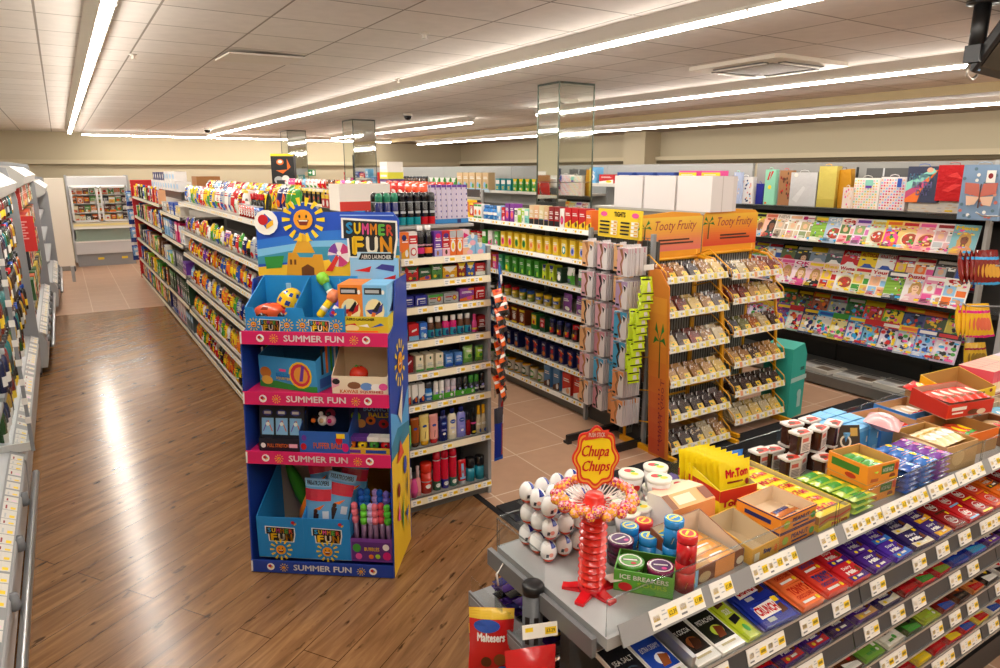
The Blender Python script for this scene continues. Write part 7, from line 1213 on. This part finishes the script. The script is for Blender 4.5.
# stacked bars
sb_ = lambda c, a, b2: flow('cereal_bar', .095, .04, .019, c, [('p', [(-.2, .1), (.3, .1), (.2, .9), (-.3, .9)], a), ('c', 0, .5, .12, .3, b2)], 'bar')
for i_, (p, x) in enumerate(((sb_('#2a5ab0', '#e8e8f0', 'a'), 2.30), (sb_('#2f6fc0', '#f0a03a', 'y'), 2.40), (sb_('#7a3fa0', '#a8d05a', 'p'), 2.50))):
    nm = ['blue and white', 'blue and orange', 'purple and green'][i_]
    for j in range(5):
        for k in range(4): p.spawn((x, 1.08+.042*k, Z+.001+.0195*j), R(random.uniform(-3, 3)), f'{nm} cereal bar, {ORD[j]} layer up, {ORD[k]} from the front', f'{nm} cereal bars')
m = MB(); pillow(m, .13, .12, .06, '#eeb0b4', [('c', 0, .5, .2, .2, '#f2c4c8')], 'film', stand=False); Proto('pink_wrap', 'wrapper', m, (), .2, .16, .04).spawn((2.52, 1.3, Z+.105), R(20), 'pale pink film draped over the cereal bars', rx=R(8))
# cream bar carton
cr = opentray('wrapped_bar_box', .19, .2, .1, '#c8a06a', '#b88a4a', [('c', -.1, .5, .2, .3, '#e0c08a')], fh=.1, back=.1, cat='carton'); cr.spawn((2.65, 1.17, Z), R(-5), 'open brown carton of cream wrapped bars')
crb = flow('cream_bar', .075, .13, .035, '#ead9a8', [('c', 0, .4, .28, .16, 'w'), ('r', -.3, .62, .3, .7, '#c8a84a')], 'bar')
for k in range(4): crb.spawn((2.585+.043*k, 1.17, Z+.07), R(-5), f'cream wrapped bar in the open carton, {ORD[k]} along', 'cream wrapped bars')
# cartons and trays beyond
kt = lambda c, inner, h=.07, w=.22, d=.2, de=(), bk=None: opentray('shelf_carton', w, d, h, c, inner, de, fh=h, back=bk or h, cat='carton')
def filled(p, x, y, z_, rz, lab, fp, n, noun, lift=.035, dx=.045):
    p.spawn((x, y, Z+z_), R(rz), lab)
    for k in range(n): fp.spawn((x+(k-(n-1)/2)*dx, y, Z+z_+lift), R(rz+random.uniform(-5, 5)), f'{noun}, {ORD[k]} along', noun+' group')
fb_ = lambda c, a, b2, w=.045, d=.15, h=.024: flow('snack_bar', w, d, h, c, [('c', 0, .5, .3, .2, a), ('r', -.4, .2, .4, .3, b2)], 'bar')
filled(kt('#3f7fc8', '#c8a878', .075, .24, .2, [('t', 'NICE', .0, .2, .45, .8, 'k', .04)]), 2.71, 1.41, 0, -8, 'blue and white carton of red bars near the sky blue cartons', fb_('#c82c24', 'w', 'k'), 5, 'red bar in the blue and white carton')
filled(kt('#4a8ad0', '#c09a6a', .08, .22, .16), 2.96, 1.43, 0, -6, 'blue edged brown carton at the back riser', fb_('#d8c0a0', 'w', 'r'), 3, 'pale bar in the blue edged carton')
filled(kt('#c09060', '#a87c4c', .1, .2, .12), 3.2, 1.455, 0, -4, 'brown carton with green packs at the back riser', fb_('#3fa060', 'w', 'y'), 3, 'green pack in the brown carton', .07)
bag('sweet_pouch', .14, .09, .04, '#d8302c', [('c', 0, .5, .2, .2, 'y'), ('c', .2, .5, .1, .1, 'w')], 'pouch').spawn((3.12, 1.43, Z+.1), R(10), 'red and yellow sweet pouch lying on the cartons', rx=R(-70))
filled(kt('#b88a54', '#a07844', .09, .2, .2, [('p', [(-.5, .7), (.5, .5), (.5, 1), (-.5, 1)], 'o')]), 2.88, 1.2, 0, -5, 'brown carton with an orange edge below the red box', fb_('#d8502c', 'y', 'g'), 4, 'orange bar in the brown carton')
rbx = kt('#d0301c', '#c8a08a', .06, .26, .17, [('r', -.42, .56, -.1, .8, 'w'), ('r', -.4, .3, -.16, .42, 'w'), ('c', .06, .3, .12, .2, '#6a3a20'), ('c', .24, .26, .1, .2, '#e8d4b8')], .075)
rbx.spawn((3.03, 1.3, Z+.093), R(-12), 'bright red box of wafer bars tipped across other cartons', rx=R(4))
fbr = fb_('#d8321c', '#efe0cc', '#8a4a24')
for k in range(5): fbr.spawn((2.94+.047*k, 1.31-.01*k, Z+.143), R(-12), f'red wafer bar in the tipped red box, {ORD[k]} along', 'red wafer bars')
filled(kt('#8a5a34', '#7a4a28', .07, .16, .18), 3.09, 1.13, 0, -4, 'brown carton with red and white bars by the front riser', fb_('#c8a878', 'r', 'w'), 3, 'tan bar by the front riser')
filled(kt('#e8c83a', '#b8883a', .085, .2, .18, [('r', -.3, .3, .3, .8, '#2a2a4a'), ('c', 0, .5, .1, .2, 'o')]), 2.99, 1.12-.0, -.0, 0, 'yellow and dark carton at the front riser', fb_('#5a3a20', 'y', 'k'), 0, 'none') if 0 else None
filled(kt('#f0cc24', '#b8884a', .08, .3, .17, [('c', -.36, .84, .04, .1, 'R'), ('c', .36, .84, .04, .1, 'R'), ('r', -.15, .78, .2, .88, '#5a4a1c'), ('r', -.46, .1, -.1, .55, 'k'), ('r', -.43, .16, -.13, .49, '#d8d0c8'), ('r', .1, .1, .3, .24, 'r')], .13), 3.33, 1.41, .03, -4, 'yellow carton with a tall brown back', fb_('#c8a070', 'w', 'n'), 0, 'none')
filled(kt('#e8dcc0', '#b8a080', .07, .18, .16, [('c', 0, .4, .3, .24, 'o')]), 3.28, 1.19, 0, -4, 'cream carton of blue packs before the yellow carton', fb_('#7ac0e0', 'w', 'b'), 4, 'pale blue pack in the cream carton')
MB().box(-.15, .15, -.08, .08, 0, .029, '#9a7448', 'card').build('carton_base', loc=(3.33, 1.41, Z), label='closed brown carton under the yellow carton', cat='carton')
filled(kt('#d8c8b0', '#a89070', .08, .2, .18, [('c', 0, .4, .3, .24, 'r')]), 3.49, 1.2, 0, -4, 'pale carton of dark packs toward the counter far end', fb_('#3a3450', 'w', 'Y'), 4, 'dark pack in the pale carton')
pkc = carton('sweet_carton', .045, .15, .09, '#e8586a', [('r', -.5, 0, .5, .4, '#f0d8b0')], 'box', top='#f0b0a0')
vic = carton('sweet_carton', .045, .15, .09, '#7a6a9a', [('r', -.4, .1, .4, .5, 'w')], 'box', top='#d8c8d8'); orc = carton('sweet_carton', .045, .15, .09, '#f08a4a', [('r', -.5, 0, .5, .4, 'w')], 'box', top='#f0c0a0')
MB().box(-.28, .28, -.09, .09, 0, .07, '#d8ccc4', 'card').box(-.27, .27, -.092, -.09, .01, .06, '#8a3a2c', 'card').build('sweet_shipper', loc=(3.77, 1.42, Z), label='pale carton under the pink and violet sweet boxes', cat='carton')
for k in range(11): (pkc if k < 5 else orc if k < 7 else vic).spawn((3.53+.048*k, 1.42, Z+.071), 0, f'{["pink", "orange", "violet"][(k > 4)+(k > 6)]} sweet box in the line at the counter far end, {nth(k)} along', 'sweet boxes at the far end')
# hanging snack bags at the far end
H_ = empty('bag_tree', (4.24, 1.62, 0), 0, 'grey post with hooks holding red and yellow snack bags', 'display stand')
MB().box(-.02, .02, -.02, .02, 0, 1.95, '#9a9b9c', 'paint').box(-.16, .16, -.16, .16, 0, .02, '#3a3b3c', 'paint').build('post', H_); m = MB()
for z_ in (1.88, 1.62, 1.4): m.tube([(0, -.0, z_), (-.16, .12, z_), (-.19, .14, z_+.02)], .004, '#b8b9ba'); 
m.build('hook', H_)
hbg = lambda c, a, b2, h: bag('hanging_snack_bag', .055, h*.68, .03, c, [('r', -.5, .72, .5, .8, b2), ('c', 0, .4, .3, .2, a), ('r', -.5, 0, .5, .06, b2)], 'bag', head=c)
for r_, (z_, c, a, b2, n, h) in enumerate(((1.46, '#7a1410', '#d8a03a', 'c', 9, .27), (1.17, '#e8b41c', '#e06a4a', 'm', 8, .27), (1.0, '#c8a01c', '#8a6a1c', 'R', 5, .2))):
    for k in range(n): hbg(c, a, b2, h).spawn((4.19-.022*k, 1.66+.012*k, z_+.06), R(-40+k*9), f'{["dark red", "yellow and pink", "golden"][r_]} snack bag hanging on the grey post, {ORD[k]} along its hook', f'{["dark red", "yellow and pink", "golden"][r_]} hanging snack bags', ry=R(-14+k*4), rx=R(-8))
# ---- open end of the counter
P = empty('slotted_post', (.918, 1.3, 0), 0, 'dark grey slotted post with a black cap at the counter end', 'post')
m = MB().lathe([(.027, 0), (.027, 1.05)], '#55575a', 'paint', seg=18)
for k in range(16): m.box(-.0285, -.024, -.006, .006, .2+k*.05, .23+k*.05, 'k', 'paint', Matrix.Rotation(R(25), 4, 'Z')).box(-.0285, -.024, -.006, .006, .2+k*.05, .23+k*.05, 'k', 'paint', Matrix.Rotation(R(75), 4, 'Z'))
m.build('tube', P); MB().lathe([(.029, 1.04), (.029, 1.062), (.025, 1.066)], '#17181a', 'paint', seg=18).build('cap', P)
MB().box(-.0, .014, -.24, -.03, 1.0, 1.05, '#6a6c6e', 'paint').box(-.0, .014, .03, .23, 1.0, 1.05, '#6a6c6e', 'paint').build('side_rail', P)
for i_, z_ in enumerate((.84, .66)):
    E_ = empty('end_shelf', (1.05, 1.47, z_), 0, f'grey metal end shelf, {["upper", "lower"][i_]} one beside the slotted post', 'shelf'); MB().box(-.13, .11, -.17, .17, -.02, 0, '#7c7e80', 'paint').box(-.135, -.128, -.17, .17, -.04, .01, '#6c6e70', 'paint').build('plate', E_)
    MB().box(-.128, -.125, -.165, .165, 0, .06, 'w', 'clear').build('clear_riser', E_); MB().box(-.137, -.135, -.16, .16, -.03, .0, '#8a8c8e', 'card').build('price_strip', E_)
cbr = lambda c, a: flow('chocolate_bar', .16, .034, .02, c, [('c', -.2, .5, .1, .3, a), ('r', 0, .3, .3, .6, a)], 'bar')
for j in range(3):
    for k in range(8): cbr(*[('#3a1f6a', 'y'), ('#2a2a6a', 'w'), ('#3a1f6a', 'y'), ('k', 'y')][(k+j) % 4]).spawn((1.05, 1.325+.036*k, .84+.001+.0205*j), R(random.uniform(-8, 8)), f'{["purple and yellow", "navy and white", "purple and yellow", "black and yellow"][(k+j) % 4]} bar on the upper end shelf, {ORD[j]} layer, {ORD[k]} from the shopper', 'bars on the upper end shelf')
for j in range(2):
    for k in range(8): cbr('#3a2014', ['o', 'w', 'r'][(k+j) % 3]).spawn((1.05, 1.325+.036*k, .661+.0205*j), R(random.uniform(-8, 8)), f'dark brown bar on the lower end shelf, {ORD[j]} layer, {ORD[k]} from the shopper', 'bars on the lower end shelf')
cs = empty('hanging_clip_strip', (.905, 1.45, 0), R(-60), 'clear plastic strip hooked on the counter end holding red sweet bags', 'clip strip'); MB().box(-.012, .012, 0, .003, .7, 1.0, 'w', 'frosted').tube([(0, 0, .98), (.0, -.01, 1.02), (.01, .01, 1.045), (.03, .03, 1.03)], .003, 'w', 'gloss').build('plastic_strip', cs)
mal = bag('hanging_sweet_bag', .13, .18, .04, '#c81c1c', [('t', 'Maltesers', -.32, .5, .32, .64, 'w', .03), ('r', -.5, .84, .5, 1, '#e8c03a'), ('c', -.1, .74, .3, .1, '#1f4fae'), ('c', .2, .22, .14, .1, '#7a3f1c'), ('c', -.1, .18, .12, .09, '#5a2c12'), ('c', .25, .06, .1, .05, 'b')], 'bag')
mal.spawn((.868, 1.43, .73), R(-35), 'red malt sweet bag hanging at the counter end, top one', rx=R(-14)); mal.spawn((.885, 1.455, .66), R(-30), 'red malt sweet bag hanging below the top one', rx=R(-14))
bag('hanging_sweet_bag', .13, .17, .05, '#c8141c', [('c', 0, .5, .34, .26, '#d8303a'), ('r', -.3, .45, .3, .52, '#e84a4a')], 'bag').spawn((.835, 1.18, .80), R(-20), 'plain red sweet bag hanging under the slotted post', rx=R(-8))
m = MB().prism([(-.045, 0), (.045, 0), (.045, .035), (-.045, .035)], 0, .002, 'w', 'card', None, 'y'); m.deco(lambda u, v, q: (u*.09, -q, v*.035), [('r', -.42, .5, -.2, .8, 'y'), ('r', .14, .2, .46, .7, 'y'), ('t', '£3.29', .18, .34, .42, .58, 'k', .01)]); Proto('price_card', 'price card', m).spawn((.872, 1.2, .985), R(-20), 'curved white price card with a yellow patch on the slotted post', rx=R(-14))
# ============================================================ open chillers along the wooden aisle (face +x)
GP_ = '#9b9ea2'
emitmat('caselight', (1, .97, .9, 1), 4)
def chiller(y0, y1, xf, zt, lab, left_glass=False, far_panel=True, rail=True):
    e = empty('open_chiller', (xf-.6, (y0+y1)/2, 0), 0, lab, 'chiller', 'open chillers beside the wooden aisle'); h = (y1-y0)/2; X = lambda x: x-(xf-.6)
    xb = XL+.04
    m = MB().box(X(xb), X(xb)+.08, -h, h, .1, zt, '#d8d8d4', 'paint'); m.build('back_panel', e)
    m = MB().prism([(X(xb), .08), (X(xf)-.04, .08), (X(xf)-.02, .16), (X(xf)-.01, .36), (X(xf)-.05, .45), (X(xf)-.14, .47), (X(xf)-.16, .40), (X(xb), .40)], -h, h, '#b4b6b8', 'paint', None, 'y'); m.build('lower_body', e)
    MB().box(X(xb), X(xf)-.1, -h, h, 0, .08, '#17181a', 'paint').build('plinth', e)
    m = MB()
    for k in range(7): m.box(X(xf)-.72+.08*k, X(xf)-.66+.08*k, -h+.02, h-.02, .40, .412, '#a8aaac', 'paint')
    m.build('deck_grille', e)
    M = Matrix.Translation((X(xf)-.048, -h+.02, .452)) @ Matrix.Rotation(PI/2, 4, 'Z') @ Matrix.Rotation(R(-62), 4, 'X')
    m = MB(); r6 = random.Random(int(y0*10)); m.box(0, 2*h-.04, -.004, 0, -.05, .03, '#8e9090', 'paint', M); x = .02
    while x < 2*h-.14:
        w = r6.uniform(.06, .1); S = lambda u, v, q: M @ Vector((u, -.004-q, -.05+v*.075)); m.deco(S, [('r', x, .1, x+w, .95, '#d8d4cc'), ('r', x+.01, .2, x+w*.4, .5, r6.choice(['y', 'y', 'y', '#e8c8d8'])), ('r', x+.01, .7, x+w*.6, .8, 'R' if r6.random() < .3 else 's')]); x += w+r6.choice([.006, .02, .006, .09])
    m.build('ticket_rail', e)
    if rail:
        m = MB().tube([(X(xf)+.035, -h+.05, .3), (X(xf)+.035, h-.02, .3)], .02, '#b9bbbd', 'metal', 10); m.build('bumper_rail', e)
        k = 0
        while -h+.3+k*.55 < h: MB().lathe([(.0, -.03), (.025, -.02), (.028, 0), (.02, .05)], '#77797c', 'paint', Matrix.Translation((X(xf)-.005, -h+.3+k*.55, .33)) @ Matrix.Rotation(R(0), 4, 'Y')).build('rail_bracket', e); k += 1
    for i, z in enumerate((.78, 1.1, 1.42, 1.72)):
        d = .55-.02*i; s = MB().box(X(xb)+.1, X(xf)-.62+d, -h+.02, h-.02, z-.02, z, '#b4b6b6', 'paint').build('shelf', e)
        m = MB().box(X(xf)-.62+d, X(xf)-.615+d, -h+.02, h-.02, z-.03, z+.0, '#9a9b9c', 'paint'); m.build('price_strip', s)
    m = MB().prism([(X(xf)-.55, zt-.02), (X(xf)-.62, zt-.2), (X(xf)-.08, zt-.27), (X(xf)-.0, zt-.22), (X(xf)+.02, zt-.14), (X(xf)-.1, zt-.04)], -h, h, '#c4c3be', 'paint', None, 'y'); m.build('canopy', e)
    MB().box(X(xf)-.5, X(xf)-.46, -h+.1, h-.1, zt-.245, zt-.225, 'w', 'caselight').build('case_lamp', e)
    if far_panel:
        P = [(X(xb), .06), (X(xf)-.03, .06), (X(xf)-.0, .4), (X(xf), zt-.3), (X(xf)-.05, zt-.0), (X(xf)-.3, zt+.04), (X(xb), zt+.04)]
        m = MB().prism(P, h-.04, h, GP_, 'paint', None, 'y').prism(P, h+.002, h+.01, '#c8cacc', 'paint', None, 'y'); m.build('side_panel', e)
    return e, X, h
e, X, h = chiller(1.3, 4.86, -.375, 2.0, 'open chiller at the near end of the wooden aisle, steel bumper rail', far_panel=False)
m = MB().box(X(-.9), X(-.33), h-.006, h, .47, 1.72, 'w', 'clear').box(X(-.345), X(-.325), h-.012, h+.004, .44, 1.74, '#8c8f92', 'paint').box(X(-1.0), X(-.345), h-.015, h+.006, .45, .5, '#d8d8d4', 'paint'); m.build('glass_divider', e)
for k in range(9): MB().box(X(-.35), X(-.32), h-.016, h-.012, .62+k*.12, .66+k*.12, 'w', 'card').build('shelf_tag', e)
e, X, h = chiller(4.9, 8.42, -.37, 2.14, 'long open chiller of bottles with a leaf sticker on its end panel', rail=False)
m = MB(); S = lambda u, v, q: (X(-.6)+u*.38, h-.04-q, 1.86+v*.1); m.deco(S, [('r', -.5, 0, .5, 1, '#d8d8d0'), ('c', .08, .42, .1, .24, '#5a9a3a'), ('c', .08, .42, .06, .14, '#d8d8d0'), ('r', -.3, .76, .4, .86, '#8a9a6a')]); m.build('leaf_sticker', e)
e, X, h = chiller(8.5, 12.32, -.3, 2.2, 'open chiller with red bags and a red notice', rail=True)
e2, X2, h2 = chiller(12.4, 15.6, -.2, 2.0, 'farthest open chiller before the white wall panel', rail=True)
m = MB().box(-.003, .003, -.16, .16, 0, .32, '#d8282c', 'card'); m.deco(lambda u, v, q: (.003+q, u*.32, v*.32), bars(-.36, .3, .36, .86, 6, 'P')); m.deco(lambda u, v, q: (-u*.0, 0, 0), []); m.deco(lambda u, v, q: (u*.006, -.16-q, v*.32), [])
M = Matrix.Rotation(R(-90), 4, 'Z')
m = MB().box(-.15, .15, -.004, .004, 0, .36, '#d8302e', 'card'); m.deco(lambda u, v, q: (u*.3, -.004-q, v*.36), bars(-.3, .35, .3, .9, 7, '#f0a8a0')); m.build('hanging_notice', loc=(-.42, 8.62, 1.3), label='red notice card hanging at the chiller opening beyond the end panel', cat='notice')
def cb_(c, cap, a, w=.085, h=.24): return bottle('drink_bottle', w, h, c, cap, [('r', -.5, .25, .5, .65, a)], .38, .12)
CBS = [('black', 'k', 'b', 'y'), ('black', '#1c1412', 'k', 's'), ('dark yellow', '#b8922c', 'k', 'w'), ('green', '#24501f', 'd', 'w'), ('rust', '#9a4a1c', 'k', 'd'), ('brown', '#3a1c10', 'r', 'd'), ('teal', '#1a7274', 'd', 'k'), ('dark red', '#7a1814', 'd', 'y'), ('navy', '#141f4a', 's', 'w')]
rc = random.Random(3)
for i, z in enumerate((.414, .78, 1.1, 1.42, 1.72)):
    its = []
    for k in range(14):
        n, c, cap, a = rc.choice(CBS); its.append((cb_(c, cap, a, .085, .2 if i == 4 else .25), 2, f'{n} drink bottle'))
    row((-.46 if i == 0 else -.40, 5.0), PI/2, 3.2, z, its, f'{nth(i)} chiller shelf up', 'glass divider', 'bottles in the long chiller', inset=.0, jitter=.02)
RB = [('red', '#b82a20', 'w', 'y'), ('orange', '#d8622c', 'y', 'w'), ('green', '#3a6a3a', 'w', 'l'), ('yellow', '#d8b83a', 'r', 'w'), ('black', '#2a2a2c', 'y', 'w')]
for i, z in enumerate((.414, .78, 1.1, 1.42, 1.72)):
    its = []
    for k in range(11):
        n, c, a, b2 = rc.choice(RB if i < 3 else RB[:3]); its.append((carton('chilled_pack', .24, .16, .22, c, art(rc.randrange(8), a, b2), 'pack'), 1, f'{n} chilled pack'))
    row((-.40 if i == 0 else -.34, 8.6), PI/2, 3.6, z, its, f'{nth(i)} shelf up, red notice chiller', 'end panel', 'packs in the chiller with the red notice')
# ---- freezer with two glass doors at the end of the aisle
FY = 18.1; e = empty('upright_freezer', (.73, FY+.45, 0), 0, 'grey upright freezer with two glass doors above a glass fronted chest', 'freezer'); y0 = -.45
m = MB().box(-.6, .6, .1, .45, .15, 1.98, '#b9bbbd', 'paint').box(-.62, -.58, y0+.02, .45, .1, 2.02, '#a4a7aa', 'paint').box(.58, .62, y0+.02, .45, .1, 2.02, '#a4a7aa', 'paint'); m.build('cabinet_body', e)
MB().prism([(-.45, 1.80), (-.43, 1.98), (-.3, 2.0), (.45, 2.0), (.45, 1.8)], -.58, .58, '#c4c6c8', 'paint', None, 'x').build('canopy', e)
MB().box(-.58, .58, -.43, .1, .88, .98, '#d8d0b8', 'paint').box(-.56, .56, -.435, -.43, .91, .95, '#e8d890', 'card').build('middle_rail', e)
MB().box(-.55, .55, y0+.05, y0+.06, .56, .85, '#d4dccb', 'card').build('pale_backing', e)  # pale board added behind the glass to brighten the dark chest front
MB().box(-.58, .58, y0, .1, .28, .54, '#c0c2c4', 'paint').box(-.58, .58, y0-.01, .1, .54, .57, '#e4e4e0', 'paint').box(-.58, .58, y0-.01, .1, .84, .88, '#e4e4e0', 'paint').build('chest_body', e)
MB().box(-.55, .55, y0, y0+.006, .57, .84, '#b8c8b0', 'frosted').build('chest_glass', e)
MB().box(-.58, .58, y0+.04, .1, 0, .28, '#8a8d90', 'paint').box(-.18, -.06, y0+.035, y0+.04, .14, .19, '#e8c83a', 'card').box(.3, .42, y0+.035, y0+.04, .14, .19, '#e8c83a', 'card').build('kick_plate', e)
MB().box(-.56, .56, .0, .03, 1.74, 1.77, 'w', 'caselight').box(-.56, .56, .06, .1, .98, 1.8, '#e8e6e0', 'paint').build('inner_liner', e)
for z in (1.0, 1.2, 1.4, 1.6): MB().box(-.57, .57, -.3, .06, z-.015, z, '#e4e6e4', 'paint').build('shelf', e)
for k, sx in enumerate((-.29, .29)):
    d = MB(); t = .04
    for a in ((-.27, -.27+t, 1.0, 1.78), (.27-t, .27, 1.0, 1.78), (-.27, .27, 1.0, 1.0+t), (-.27, .27, 1.78-t, 1.78)): d.box(sx+a[0], sx+a[1], y0+.0, y0+.03, a[2], a[3], '#d8d9d8', 'paint')
    do = d.build('glass_door', e); MB().box(sx-.23, sx+.23, y0+.012, y0+.016, 1.04, 1.74, 'w', 'clear').build('glass', do); MB().box(sx+.2*(1 if sx < 0 else -1)-.01, sx+.2*(1 if sx < 0 else -1)+.01, y0-.03, y0, 1.3, 1.5, '#a4a7aa', 'metal').build('handle', do)
for i, z in enumerate((1.001, 1.201, 1.401, 1.601)):
    its = []
    for k in range(9):
        n, c, a, b2 = rc.choice([('green', '#5a9a4a', 'w', 'o'), ('orange', '#e8843a', 'w', 'r'), ('cream', '#e8d8b0', 'o', 'r'), ('yellow', '#e8c04a', 'w', 'r'), ('brown', '#6a3a20', 'o', 'y'), ('dark', '#2a2a30', 'w', 's')]); its.append((carton('frozen_pack', .115, .1, .15, c, art(rc.randrange(8), a, b2), 'pack'), 1, f'{n} frozen pack'))
    row((.17, FY+.17), 0, 1.12, z, its, f'{nth(i)} freezer shelf up', 'white wall panel', 'packs behind the freezer doors')
MB().box(-.26, .085, 0, .8, 0, 1.96, '#ece6d8', 'matte').box(-.26, .09, -.006, 0, 0, .1, '#8a8782', 'paint').build('wall_partition', loc=(0, 17.55, 0), kind='structure')
e = empty('bumper_post', (.02, 15.75, 0), 0, 'small grey corner guard at the foot of the white wall panel', 'corner guard'); MB().box(-.03, .03, -.05, .05, 0, .3, '#b4b6b8', 'paint').build('guard_plate', e); MB().box(.03, .05, -.03, .03, .2, .3, '#55575a', 'paint').build('buffer', e)
EXPOSURE = 0.0
# ============================================================ camera and picture settings
cam = bpy.data.cameras.new('camera'); co = bpy.data.objects.new('camera', cam); COL.objects.link(co)
cam.sensor_width = 36; cam.lens = 686/1000*36; cam.clip_start = .05; cam.clip_end = 60
co.location = (0, 0, 2.11); co.rotation_euler = (R(90-13.36), 0, R(-32.13)); sc.camera = co
w = bpy.data.worlds.new('world'); sc.world = w; w.use_nodes = True; w.node_tree.nodes['Background'].inputs[0].default_value = (.9, .95, 1, 1); w.node_tree.nodes['Background'].inputs[1].default_value = .3
vs = sc.view_settings; sc.display_settings.display_device = 'sRGB'; vs.view_transform = 'Standard'; vs.look = 'None'; vs.gamma = 1; vs.use_curve_mapping = False; vs.exposure = EXPOSURE
try:
    sc.cycles.max_bounces = 8; sc.cycles.transparent_max_bounces = 12; sc.cycles.use_denoising = True; sc.cycles.caustics_reflective = False; sc.cycles.caustics_refractive = False
except Exception as ex: print(ex)
for l, k in USED.items():
    n = len(l.split())
    if n > 16 or n < 4: print('LABEL LENGTH', n, l)
    if len(k) > 1: print('SAME LABEL', len(k), l)
print('ROWS TOO FULL', LOG)
print('objects', len(bpy.data.objects), 'top', len([o for o in bpy.data.objects if o.parent is None]))
